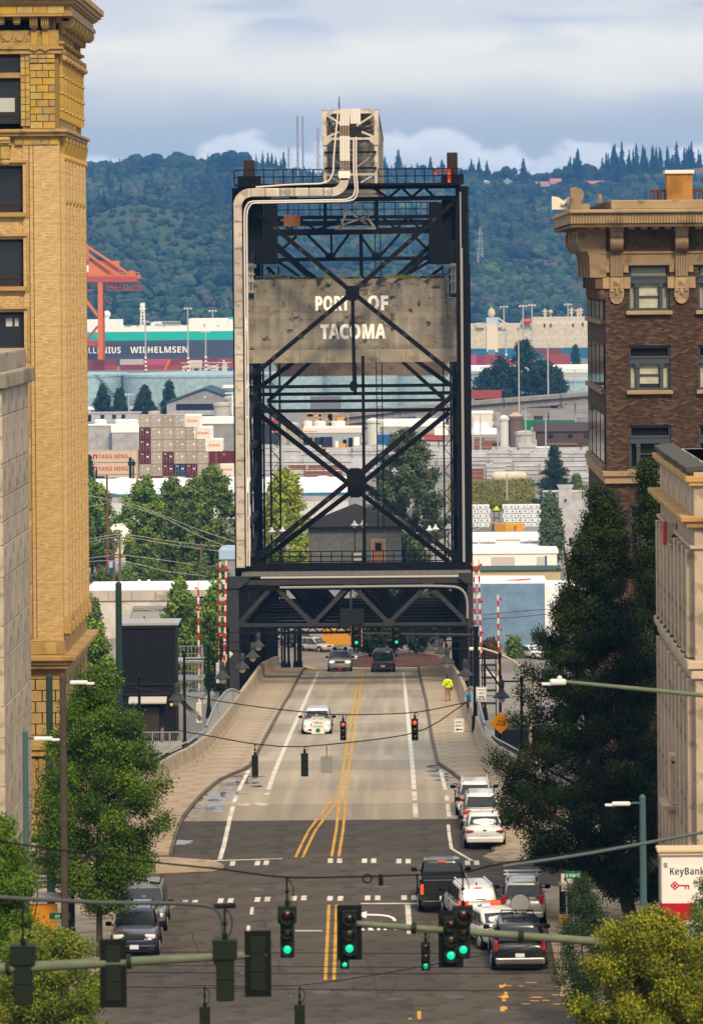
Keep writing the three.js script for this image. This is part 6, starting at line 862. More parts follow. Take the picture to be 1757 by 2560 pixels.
// the big stack of containers seen door-end on
{
const D=850,mk=(m,bars,dirt)=>{const t=new THREE.Group();t.name='shipping_container';P('box', mb().box(2.38,2.54,6,0,1.27,-3),m,t);P('door', mb().box(1.08,2.3,0.06,-0.56,1.27,0.02),m,t);P('door', mb().box(1.08,2.3,0.06,0.56,1.27,0.02),m,t);for (const x of [-0.85,-0.3,0.3,0.85]) P('lock_rod', mb().box(0.06,2.3,0.06,x,1.27,0.07).box(0.24,0.06,0.06,x + 0.08,1.05,0.09),bars,t);P('frame', mb().box(2.42,0.14,0.12,0,2.5,0.02).box(2.42,0.16,0.12,0,0.08,0.02).box(0.12,2.58,0.12,-1.16,1.28,0.02).box(0.12,2.58,0.12,1.16,1.28,0.02),dirt,t);P('hinge', mb().box(2.2,0.05,0.05,0,0.7,0.06).box(2.2,0.05,0.05,0,1.85,0.06),dirt,t);P('data_plate', mb().box(0.36,0.28,0.03,0.55,1.55,0.07).box(0.3,0.16,0.03,-0.6,2.1,0.07),whiteP,t);P('red_mark', mb().box(0.22,0.14,0.03,-0.8,2.22,0.075),M([0.5,0.03,0.03],0.6),t);return t;};
const kinds={w: mk(M([0.60,0.57,0.52],0.7,{map: gr2}),M([0.25,0.23,0.2],0.7),M([0.36,0.27,0.16],0.8)),g: mk(M([0.50,0.48,0.44],0.7,{map: gr2}),M([0.22,0.2,0.18],0.7),M([0.34,0.26,0.15],0.8)),m: mk(M([0.13,0.022,0.03],0.7,{map: gr2}),M([0.33,0.28,0.26],0.7),M([0.08,0.015,0.02],0.8)),b: mk(M([0.02,0.05,0.13],0.7,{map: gr2}),M([0.3,0.33,0.38],0.7),M([0.015,0.03,0.08],0.8))};
const rows=['wwgw', 'mwwwg', 'mwwgww', 'mwmwgw', 'wgmbmwg', 'mmwgmw', 'wmgwwm'],x0=at(363,1100,D).x,top=ya(440,1037,D),word={w: 'white', g: 'greyish white', m: 'maroon', b: 'dark blue'},ordr=['topmost row', 'second row', 'third row', 'fourth row', 'fifth row', 'lowest visible row', 'bottom row'],colw=['first', 'second', 'third', 'fourth', 'fifth', 'sixth', 'seventh'];
rows.forEach((s,r)=>[...s].forEach((k,c)=>{const o=dup(kinds[k],[x0 + c*2.46,top - (r + 1)*2.6,-D - (c % 3)*0.05],0, `${word[k]} container end in the ${ordr[r]} of the stack, ${colw[c]} from the left`, 'containers stacked doors outward');o.userData.category='container';}));
const logo=signTex(360,260, '#d8d2c6', (x,W,H)=>{x.fillStyle='#c02a20';x.fillRect(62,96,22,66);x.fillRect(84,96,10,14);x.fillRect(84,148,10,14);txt(x, 'OMEWAZ', 206,132,76,200, '#c23a26');});
const lg=(x0p,x1p,r,lab)=>{const a=at(x0p,1100,D).x,b=at(x1p,1100,D).x,w=b - a,t=T('shipping_container', lab, 'container', [(a + b)/2,top - (r + 1)*2.6,-D]);P('box', mb().rbox(w - 0.04,2.56,6,0.04,0,1.28,-3),whiteP,t);P('corner_post', mb().box(0.14,2.58,0.14,-w/2 + 0.08,1.29,0.0).box(0.14,2.58,0.14,w/2 - 0.08,1.29,0.0),whiteP,t);face('lettering', w - 0.4,2.2,logo,t,0,1.28,0.012);};
lg(461,503,0, 'white container with red lettering at the right end of the topmost row');lg(487,531,1, 'white container with red lettering at the right end of the second row');lg(515,557,2, 'white container with red lettering at the right end of the third row');lg(542,590,4, 'white container with red lettering in the fifth row beside the pipe');
{const a=at(515,1100,D).x,b=at(600,1100,D).x,o=T('shipping_container', 'long maroon container under the third row logo box', 'container', [(a + b)/2,top - 4*2.6,-D - 0.1]);P('box', mb().box(b - a,2.56,2.44,0,1.28,-1.2),maroon,o);P('corner_post', mb().box(0.12,2.58,0.12,-(b - a)/2 + 2.2,1.29,0.03).box(0.5,0.4,0.04,0.2,1.9,0.03),M([0.32,0.2,0.17],0.7),o);}
{const a=at(543,1100,D).x,b=at(605,1100,D).x,o=T('shipping_container', 'tan container low beside the water pipe, half behind a tree', 'container', [(a + b)/2,top - 6*2.6,-D]);P('box', mb().box(b - a,2.56,2.44,0,1.28,-1.2),M([0.55,0.47,0.37],0.7),o);P('corner_post', mb().box(0.12,2.58,0.12,-(b - a)/2 + 0.1,1.29,0.03),M([0.4,0.33,0.25],0.7),o);}
const ym=signTex(1024,210, '#c4b49b', (x,W,H)=>{x.fillStyle='#5b2a63';x.fillRect(212,62,78,92);x.fillStyle='#b3303a';x.fillRect(220,62,62,30);x.fillStyle='#d8cdb8';x.fillRect(240,98,22,56);txt(x, 'YANG MING', 590,108,118,560, '#b02a2c');x.fillStyle='#a8564f';x.fillRect(180,20,160,7);});
for (let r=0;r<4;r++) {const w=12.2,xx=at(347,1130,D).x - w/2,o=T('shipping_container', `tan container reading YANG MING in red, ${['topmost', 'second from the top', 'third from the top', 'lowest'][r]} of its stack`, 'container', [xx,ya(280,1125,D) - (r + 1)*2.6,-D + 0.5]);P('box', mb().box(w,2.54,2.44,0,1.27,-1.22),M([0.55,0.46,0.33],0.7,{map: gr2}),o);face('lettering', w - 0.5,2.3,ym,o,-0.1,1.27,0.012);P('corner_post', mb().box(0.2,2.57,0.1,-w/2 + 0.1,1.28,0.04).box(0.2,2.57,0.1,w/2 - 0.1,1.28,0.04).box(0.1,2.57,0.1,w/2 - 1.6,1.28,0.02),M([0.40,0.33,0.23],0.8),o);}
{const D2=838,t=T('stacker_truck', 'dark container stacker mast in front of the lettered containers', 'vehicle', [at(333,1205,D2).x,0,-D2]);P('mast', mb().box(0.55,8.6,0.9,-0.5,3.2,0).box(0.3,8.2,0.6,0.1,3.0,-0.2),M([0.012,0.016,0.022],0.6),t);P('carriage', mb().box(1.5,0.8,1,-0.2,6.2,0.2).box(1.3,0.6,1,-0.1,1.2,0.2),M([0.012,0.016,0.022],0.6),t);const t2=T('stacker_truck', 'dark stacker partly hidden by the pine at the left', 'vehicle', [at(251,1205,836).x,0,-836]);P('cab', mb().rbox(1.9,3,2,0.1,0,2.2,0).box(2.2,1,3,0,0.6,0),M([0.012,0.014,0.018],0.6),t2);P('mast', mb().box(0.4,5,0.5,-0.7,2.6,0.8),M([0.012,0.014,0.018],0.6),t2);}
}
// long white-roofed warehouse and things in front of it
{const D=730,t=T('warehouse', 'long white roofed warehouse with blue eaves stripe behind the trees', 'building', [at(530,1303,D).x,0,-D]),w=50;P('wall', mb().box(w,ya(500,1240,D),30,0,ya(500,1240,D)/2,-15),greyL,t);P('eaves_stripe', mb().box(w + 0.3,0.5,30.3,0,ya(500,1236.5,D),-15),M([0.03,0.20,0.38],0.5),t);const ye=ya(500,1234,D),yr=ya(500,1204,760);P('roof', mb().ext([[-15.3,0],[15.3,0],[4,1.9],[-4,2.0]],w + 0.4,new THREE.Matrix4().makeRotationY(Math.PI/2).setPosition(-w/2 - 0.2,ye,-15)),roofW,t);for (const x of [-17,-7,0,3.5,11,20]) P('skylight_dome', mb().ball(1.6,x,ye + 1.7,-15,1,0.4,1,12),roofW,t);for (let i=0;i<16;i++) P('wall_panel', mb().box(w/16 - 0.15,ye*0.62,0.06,-w/2 + w*(i + 0.5)/16,ye*0.4,0.03),M([0.55,0.56,0.58],0.7),t);P('dark_base', mb().box(w,0.9,0.1,0,0.5,0.06),M([0.12,0.12,0.14],0.8),t);}
shed('white low building glimpsed behind the mid trees on the left', 210,470,1304,1345,{D: 660,depth: 8,wall: whiteP,roofH: 0.3});shed('white sheds glimpsed under the poplars', 225,420,1356,1400,{D: 628,depth: 6,wall: creamP,roofH: 0.3});shed('orange red trailer glimpsed under the poplars', 240,400,1418,1430,{D: 600,depth: 2.5,wall: oran,roof: oran,roofH: 0.1,name: 'freight_trailer', cat: 'trailer'});shed('pale blue edged white building beside the water pipe foot', 552,600,1398,1440,{D: 560,depth: 10,wall: greyW,roof: M([0.35,0.5,0.66],0.6),roofH: 1.3});
{const D=500,t=T('white_workshop', 'white flat roofed workshop with long parapet left of the gate arms', 'building', [at(390,1590,D).x,0,-D]),yt=ya(390,1498,D),w=17.6;P('wall', mb().box(w,yt,14,0,yt/2,-7),M([0.78,0.74,0.66],0.7,{map: gr05}),t);for (let i=0;i<6;i++) P('parapet_panel', mb().rbox(w/6 - 0.04,1.3,0.3,0.03,-w/2 + w*(i + 0.5)/6,yt + 0.5,0.1),M([0.58,0.55,0.50],0.8,{map: wr1}),t);P('roof', mb().box(w,0.2,14,0,yt + 1.1,-7),roofW,t);for (const x of [-2.4,-1.2,3]) P('roof_vent', mb().cyl(0.2,0.2,0.8,x,yt + 1.2,-6,8),roofW,t);P('lean_to', mb().ext([[0,0],[6.2,0],[6.2,2.7],[1.2,3.1],[0.9,3.1]],3,new THREE.Matrix4().setPosition(-3.4,0.8,0.05)),M([0.34,0.33,0.32],0.8),t);P('lean_to_roof', mb().box(5.4,0.3,3.2,0.0,3.9,1.6),M([0.22,0.22,0.22],0.8),t);P('wall_lamp', mb().box(0.16,0.2,0.2,-1.2,2.9,3.1).box(0.16,0.2,0.2,1.2,2.9,3.1),MAT.black,t);
const s=T('billboard', 'black sign board with pale lettering beside the red and white gate arms', 'sign', at(497,1513,470));P('board', mb().box(1.9,1.05,0.1,0,0.5,0),MAT.black,s);face('lettering', 1.84,1,signTex(300,160, '#101114', (x,W,H)=>{x.fillStyle='#b9b9bd';for (const [y,h] of [[26,20],[54,16]]) for (let i=0;i<11;i++) if ((i*7 + y) % 5) x.fillRect(20 + i*24,y + (i % 3)*4,15,h - (i % 2)*4);x.fillRect(90,118,170,8);}),s,0,0.5,0.056);P('post', mb().box(0.12,4,0.12,0,-2,-0.06),MAT.black,s);}
// things seen through the tower
{
R=mulberry(17);shed('dark open shed with red roof edge at the left inside the tower view', 640,694,1060,1124,{D: 1036,wall: M([0.035,0.037,0.045],0.8),roof: M([0.32,0.07,0.06],0.7),roofH: 1,depth: 14});tank('grain_silo', 'tall pale green silo, left of the pair seen through the tower', 706,1122,1.7,8,tankW,{bands: 3});tank('grain_silo', 'pale green silo with domed top, right of the pair seen through the tower', 733,1122,1.7,6.6,tankW,{cone: 0.4});
shed('grey corrugated workshop with pale roof seen through the tower', 760,902,1082,1124,{D: 1030,wall: M([0.33,0.36,0.38],0.7),roof: M([0.68,0.66,0.62],0.7),roofH: 1.2,depth: 16,panels: 9,doors: [[0.16,5,3.2,M([0.02,0.03,0.06],0.7)],[0.4,3,3.3,M([0.02,0.03,0.06],0.7)],[0.58,0.8,2.2,whiteP],[0.72,1,2.6,MAT.black],[0.82,1.1,3,MAT.black],[0.93,1.4,3.2,whiteP]]});
const m=mb();for (let i=0;i<46;i++) {const p=at(rr(756,880),rr(1035,1072),1062);i % 3?m.box(rr(0.4,2.2),rr(0.3,1.6),1,...p.toArray()) : m.box(0.25,rr(2,5),0.3,...p.toArray());} m.box(12,0.4,6,...at(820,1070,1062).toArray());const pl=P('process_plant', m,M([0.50,0.30,0.13],0.7),scene);stuff(pl);pl.name=numbered('process_plant');tag(pl, 'orange tan pipework and platforms above the grey workshop roof', 'plant machinery');for (const [x,r] of [[800,1.6],[846,1.9],[770,1.2]]) tank('plant_tank', `round white plant tank, ${x === 800 ? 'middle' : x === 846 ? 'rightmost' : 'leftmost'} of three above the grey workshop roof`, x,1072,r,2.0,roofW,{D: 1058,rim: 0});shed('yellow machine house above the grey workshop roof', 843,860,1046,1060,{D: 1060,wall: yelP,roof: yelP,roofH: 0.2,depth: 2});
tank('storage_silo', 'broad pale green storage silo right of the tower middle', 934,1111,1.75,6.6,M([0.58,0.62,0.55],0.6),{cone: 0.1,rise: 0.5,roof: roofW});shed('white roofed grey warehouse right of the broad silo', 953,1112,1066,1100,{D: 1075,wall: greyL,roof: roofW,roofH: 1.4,depth: 20,panels: 5});shed('wide grey warehouse below the overpass inside the tower view', 860,1040,1030,1062,{D: 1180,wall: M([0.33,0.32,0.32],0.7),roof: greyW,roofH: 0.3});shed('dark grey block building behind the struts of the tower', 776,852,993,1022,{D: 1330,wall: M([0.16,0.18,0.2],0.7),roof: greyRoof,roofH: 0.2});
{const c=cargoBox(M([0.02,0.12,0.32],0.6),4, 'shipping_container'),p=at(963,1111,1050);const o=dup(c,p,0, 'blue container beside the broad pale silo');o.userData.category='container';}
shed('red brown shed at the right edge of the tower view', 1060,1110,1088,1100,{D: 1060,wall: rust,roof: M([0.4,0.16,0.12],0.8),roofH: 0.5,depth: 4});shed('white lumber office glimpsed right of the white warehouse', 1086,1120,1066,1088,{D: 1050,wall: whiteP,roofH: 0.3});
{const t=T('yellow_gantry', 'thin yellow pipe gantry across the lumber yard inside the tower', 'gantry', [at(700,1125,1024).x,0,-1024]);P('beam', mb().box(26,0.35,0.35,8,ya(700,1124,1024) + 0.3,0),yelP,t);P('post', mb().box(0.3,5.4,0.3,-2.4,2.7,0).box(12,0.3,0.3,3.5,5.4,0),yelP,t);P('machine', mb().rbox(1.8,2,1.5,0.1,16,1.2,0),yelP,t);P('post', mb().box(0.26,4,0.26,8.6,2,0),yelP,t);}
}
// overpass on the right
{const D=1180,t=T('overpass', 'grey concrete overpass rising to the right above the rail yard', 'overpass', [at(1300,1040,D).x,0,-D]),q=(x,y,z=0)=>{const a=at(x,y,D);return [a.x - t.position.x,a.y,z];};const cn=M([0.33,0.31,0.28],0.85,{map: gr05}),cd=M([0.22,0.21,0.20],0.85);for (const [x0,x1] of [[830,1000],[1000,1175],[1175,1258],[1258,1400],[1400,1560]]) {const yy=x=>lerpTab([[830,1042],[1000,1022],[1175,1008],[1470,984],[1560,976]],x);P('parapet_span', mb().bar(q(x0 + 1,yy(x0)),q(x1 - 1,yy(x1)),10,1.1),cn,t);P('girder_span', mb().bar(q(x0 + 1,yy(x0) + 14,-0.4),q(x1 - 1,yy(x1) + 14,-0.4),8.6,1.7),cn,t);} for (const x of [1275,1345,1110,950]) {P('pier_cap', mb().ext([[-3.6,1],[3.6,1],[3.6,0.2],[1.6,-1.4],[-1.6,-1.4],[-3.6,0.2]],8,new THREE.Matrix4().setPosition(q(x,1018)[0],q(x,1022)[1] - 0.6,-4)),cd,t);P('pier', mb().box(2.6,q(x,1030)[1],4,q(x,1030)[0],q(x,1030)[1]/2,-1),cd,t);}}
shed('long white roofed terminal behind the pines on the right', 1165,1480,926,940,{D: 1700,wall: M([0.5,0.44,0.37],0.7),roof: roofW,roofH: 1.8});shed('pale green blue roofed shed beside the brick building', 1375,1520,932,962,{D: 1560,wall: M([0.46,0.42,0.36],0.7),roof: M([0.62,0.72,0.72],0.6),roofH: 1.6});shed('grey warehouse left of the pines above the overpass', 1120,1240,942,990,{D: 1400,wall: greyW,roof: M([0.5,0.6,0.66],0.7),roofH: 1.4});
shed('white gabled building right of the tower leg under the overpass', 1165,1231,1034,1072,{D: 1110,wall: M([0.70,0.66,0.60],0.7),roofH: 0.7});shed('white marquee roof over timber right of the tower leg', 1165,1238,1086,1092,{D: 1085,wall: M([0.5,0.45,0.4],0.8),pitch: 1.6,depth: 7});for (const x of [1191,1211]) tank('plant_tank', x<1200?'white tank above the marquee roof, left of two': 'white tank above the marquee roof, right of two', x,1078,1.2,2.4,roofW,{D: 1092,rim: 0});
tank('grain_silo', 'slim pale silo left of the brown silo', 1260,1122,1.15,8.2,M([0.58,0.60,0.58],0.6),{cone: 0.3,roof: roofW});tank('grain_silo', 'tall brown silo with domed cap among pale silos', 1288,1121,1.95,8.4,M([0.15,0.105,0.08],0.8),{cone: 0.25,rise: 1.0,bands: 4,roof: M([0.42,0.33,0.24],0.8)});tank('grain_silo', 'stout ribbed white silo right of the brown silo', 1309,1124,2.1,4.6,tankW,{cone: 0.2,bands: 4,D: 1020});tank('grain_silo', 'pale silo at the left wall of the brown house', 1341,1116,1.4,5,tankW,{cone: 0.2,D: 1056});
for (const [i,x] of [[0,1322],[1,1354],[2,1386],[3,1420]].map(a=>a)) {const o=dup(cargoBox(M([0.02,0.17,0.07],0.6),3.5, 'rail_container'),at(x,1074,1080),0, `green rail container behind the brown house roof, ${['leftmost', 'second', 'third', 'rightmost'][i]} of four`, 'green rail containers');o.userData.category='container';}
{const D=1040,p=at(1420,1124,D);gableHouse('brown_mill_house', 'weathered brown two storey mill house with shingle roof beside the silos', 'house', [p.x,0,-D - 4],16.5,8,4.3,2.2,brownW,M([0.095,0.07,0.06],0.95,{map: gr2}),{along: 1,over: 0.6,windows: [[-4.6,3,1.2,1],[0.5,3,1.2,1],[4.6,3,1.2,1]],frameM: brownW});const q=shed('low brown lean-to in front of the mill house', 1370,1440,1112,1126,{D: 1030,wall: brownW,roof: M([0.18,0.13,0.1],0.9),roofH: 0.3,depth: 3});}
shed('orange timber rack shed in front of the mill house', 1398,1475,1126,1142,{D: 1012,wall: M([0.40,0.22,0.09],0.8),roof: M([0.35,0.2,0.1],0.8),roofH: 0.3,depth: 4});shed('long cream trailer below the silos', 1304,1378,1119,1132,{D: 1018,wall: creamP,roofH: 0.2,depth: 2.6,name: 'freight_trailer', cat: 'trailer'});
// lumber yard
{
R=mulberry(90);const wrap=M([0.70,0.71,0.74],0.6,{map: gr05}),wrap2=M([0.60,0.62,0.66],0.6,{map: gr05}),board=M([0.30,0.13,0.07],0.9,{map: gr2}),gap=M([0.10,0.06,0.045],0.9);
const mk=(w,n,open)=>{const t=new THREE.Group();t.name='lumber_stack';for (let i=0;i<n;i++) {P('lumber_bundle', mb().box(w,0.7,2.4,0,0.45 + i*0.86,0),open?board : i===n - 1?wrap : wrap2,t);P('bearer', mb().box(w*0.96,0.13,2.2,0,0.05 + i*0.86,0),open?whiteP : gap,t);} P('wrap_cover', mb().box(w + 0.08,0.08,2.5,0,0.85 + (n - 1)*0.86,0),wrap,t);return t;};
const protos=[mk(4.8,3),mk(6,2),mk(4.2,4),mk(5.4,3),mk(3.8,3,1)];const rn=[-1,-1];
const row=(x0,x1,y,skip=0)=>{let x=x0,m=0;rn[x0<1000?0 : 1]++;while (x<x1) {const open=y>1185&&y<1212&&((x>700&&x<840)||(x>1150&&x<1195));const k=open?4 : Math.floor(R()*4),p=onFlat(x,y),w=[4.8,6,4.2,5.4,3.8][k]*F / -p.z;if (R()>skip) {p.x+=w/2*-p.z/F;const o=dup(protos[k],[p.x,0,p.z],rr(-0.03,0.03), `${open ? 'brown board' : 'white lumber'} stack ${x0 < 1000 ? 'through' : 'right of'} the tower, ${ord(rn[x0 < 1000 ? 0 : 1])} row from back, ${ord(m++)} from left`, open?'bare board stacks': 'wrapped lumber stacks in the yard');o.userData.category='lumber stack';} x+=w*rr(1.02,1.2);}};
for (const y of [1140,1147,1155,1164,1174]) row(644,1130,y,0.12);row(644,1000,1190,0.1);row(644,900,1206,0.05);for (const y of [1146,1153,1162]) row(1165,1475,y,0.1);row(1232,1475,1186,0.1);row(1165,1250,1199);row(1420,1480,1205);
// wrapped packs with round marks
const pk=new THREE.Group();pk.name='lumber_pack';P('pack', mb().rbox(2.2,0.72,2.2,0.05,0,0.38,0),M([0.66,0.70,0.74],0.55),pk);for (const x of [-0.55,0.5]) P('round_mark', mb().add(new THREE.CylinderGeometry(0.15,0.15,0.02,14),new THREE.Matrix4().makeRotationX(Math.PI/2).setPosition(x,0.38,1.105)),M([0.02,0.16,0.13],0.6),pk);P('bearer', mb().box(2,0.1,2,0,-0.03,0),gap,pk);
const D=716;for (let r=0;r<5;r++) for (let c=0;c<11;c++) {const x=1176 + c*31.6;if (c===2&&r<9||(c>1&&r>3)||x>1356&&r>3) {if (c===2) continue;} if (x>1362&&r>2) continue;const p=at(x + (r % 2)*3,1300,D);const o=dup(pk,[p.x,r*0.8,-D],0, `white lumber pack with round marks, ${ord(r)} layer up, ${ord(c - (c > 2))} pack from the left`, 'white lumber packs with round marks');o.userData.category='lumber pack';}
{const t=T('forklift', 'lumber forklift with yellow beacon between the white pack stacks', 'forklift', [at(1241,1318,705).x,0,-705]);P('mast', mb().box(0.12,3.4,0.2,-0.4,1.9,0).box(0.12,3.4,0.2,0.4,1.9,0).box(0.9,0.12,0.2,0,3.4,0).box(0.9,0.1,0.2,0,1.2,0).box(0.9,0.1,0.2,0,2.3,0),MAT.black,t);P('roof_light', mb().box(0.9,0.35,0.9,0,3.75,0).ball(0.3,0,4,0),M([0.6,0.62,0.02],0.5),t);P('body', mb().rbox(1.6,1.1,2,0.1,0,0.7,0),M([0.06,0.06,0.06],0.6),t);}
{const t=T('propane_tank', 'long white horizontal gas tank above the yellow grass bank', 'tank', [at(1272,1210,868).x,0,-868]);P('shell', mb().add(new THREE.CapsuleGeometry(1.1,5.6,8,20),new THREE.Matrix4().makeRotationZ(Math.PI/2).setPosition(0,1.3,0)),creamP,t);P('saddle', mb().box(0.4,0.8,1.6,-2,0.3,0).box(0.4,0.8,1.6,2,0.3,0),greyW,t);}
}
{ // timber piles and a long dark rack by the marquee
R=mulberry(55);const wd=[[0.36,0.2,0.1],[0.26,0.14,0.08],[0.45,0.28,0.15]].map(c=>M(c,0.85,{map: gr2})),spots=[[1178,1112],[1200,1110],[1224,1113],[1186,1121],[1214,1123],[1240,1119],[1400,1140],[1440,1136],[660,1130],[900,1120],[1000,1118],[1080,1118]];
spots.forEach(([x,y],i)=>{const p=onFlat(x,y),t=T('timber_pile', `pile of sawn brown timber ${i < 6 ? 'by the marquee roof' : i < 8 ? 'near the mill house' : 'inside the tower view'}, ${ord(i < 6 ? i : i < 8 ? i - 6 : i - 8)} of its kind`, 'timber pile', [p.x,0,p.z],rr(-0.1,0.1));for (let k=0;k<4;k++) P('plank', mb().box(rr(2.2,3),0.3,1.6,rr(-0.1,0.1),0.2 + k*0.36,0),wd[(i + k) % 3],t);P('bearer', mb().box(0.15,1.4,1.5,-0.8,0.7,-0.06).box(0.15,1.4,1.5,0.8,0.7,-0.06),MAT.black,t);});
const p=onFlat(1180,1137),t=T('timber_rack', 'long dark timber rack below the silos', 'rack', p);for (let i=0;i<12;i++) P('rack_post', mb().box(0.14,1.7,1.4,i*1.05,0.85,0),MAT.black,t);for (const y of [0.5,1.1,1.65]) P('rack_beam', mb().box(12,0.14,1.3,5.8,y,0),y>1.5?wd[1] : brownW,t);
[[1176,1062],[1208,1064],[640,1112],[890,1118],[1010,1116],[1455,1066],[300,1452],[340,1456]].forEach(([x,y],i)=>{const q=onFlat(x,y),v=T('yard_truck', `small white yard truck ${['beside the white gabled building, left one', 'beside the white gabled building, right one', 'by the dark open shed', 'at the grey workshop doors', 'before the white roofed warehouse', 'behind the brown mill house', 'under the poplars, left one', 'under the poplars, right one'][i]}`, 'truck', [q.x,0,q.z],i*0.9);P('cargo_box', mb().rbox(2.2,2.3,4,0.05,0,1.7,-0.6),whiteP,v);P('cab', mb().rbox(2,1.7,1.6,0.15,0,1.2,2.3),i % 2?whiteP : blueP,v);P('windscreen', mb().box(1.7,0.7,0.05,0,1.6,3.11),MAT.glassK,v);for (const s of [-1,1]) for (const z of [-1.6,2.2]) P('wheel', mb().add(new THREE.CylinderGeometry(0.42,0.42,0.3,12),new THREE.Matrix4().makeRotationZ(Math.PI/2).setPosition(s*0.95,0.42,z)),MAT.tyre,v);});
}
{ // dry grass bank
R=mulberry(3);const L=[];for (let i=0;i<2600;i++) {const D=rr(770,862),x=rr(1150,1330),p=at(x,1200,D);L.push([p.x,0.1 + fbm(p.x*0.2,D*0.1,3,2)*0.6,-D,rr(0.8,1.7),0.5]);} const im=instances('grass_bank', CL.coarse,L,scene,[[0.20,0.17,0.035],[0.13,0.16,0.03],[0.25,0.19,0.05],[0.10,0.14,0.03]]);im.name=numbered('grass_bank');tag(im, 'yellow green grass bank above the white lumber packs', 'grass');const b=mb();b.quad([at(1120,1250,760).x,0.02,-760],[at(1345,1250,760).x,0.02,-760],[at(1330,1250,866).x,0.02,-866],[at(1120,1250,866).x,0.02,-866]);S('grass_ground', b,M([0.16,0.15,0.04],0.95,{map: wr1}));
}
{const D=684,p=at(1273,1346,D),t=T('shipping_container', 'mustard yellow container on a wagon below the white lumber packs', 'container', [p.x,p.y,-D]);P('box', mb().box(3.3,2.35,2.2,0.85,1.35,-1.1),yelP,t);P('end_wall', mb().box(1.9,2.35,2.2,-1.6,1.35,-1.0),M([0.42,0.22,0.035],0.6),t);const r=mb();for (let i=0;i<16;i++) r.box(0.09,2.1,0.05,-0.65 + i*0.2,1.35,0.012);P('corrugation', r,yelP,t);face('lettering', 0.5,1.5,signTex(60,180, '#c58a1e', (x,W,H)=>{x.fillStyle='#2a2418';for (const y of [18,72,126]) {x.fillRect(10,y,40,9);x.fillRect(10,y + 16,40,9);x.fillRect(10,y + 32,40,9);x.fillRect(10,y,9,36);}}),t,1.0,1.5,0.04);P('wagon', mb().box(5.4,0.25,2,0,0.1,-1),MAT.black,t);}
{const D=640,t=T('white_office', 'white building with stepped front parapet beside the brick building', 'building', [at(1416,1310,D).x,0,-D]),w=7.2,h=ya(1400,1232,D);const wm=M([0.60,0.60,0.64],0.7,{map: gr05});P('wall', mb().box(w,h,8,0,h/2,-4),wm,t);P('cornice', mb().ext([[-0.1,0],[0.35,0.5],[-0.1,0.5]],w,new THREE.Matrix4().makeRotationY(-Math.PI/2).setPosition(w/2,h - 0.3,0)),whiteP,t);P('entrance_tower', mb().box(2.1,h + 0.9,0.9,-0.2,(h + 0.9)/2,0.4).ext([[-1.35,0],[1.35,0],[1.05,-0.6],[-1.05,-0.6]],1.2,new THREE.Matrix4().setPosition(-0.2,h + 1.3,-0.3)),wm,t);for (const x of [-0.7,0.6,1.9]) P('window', mb().box(0.6,1.2,0.1,x,2.4,x>1.5?0.05 : 0.88),MAT.glassK,t);P('wall_lamp', mb().box(0.3,0.3,0.4,-0.2,h - 1.1,1),MAT.black,t);}
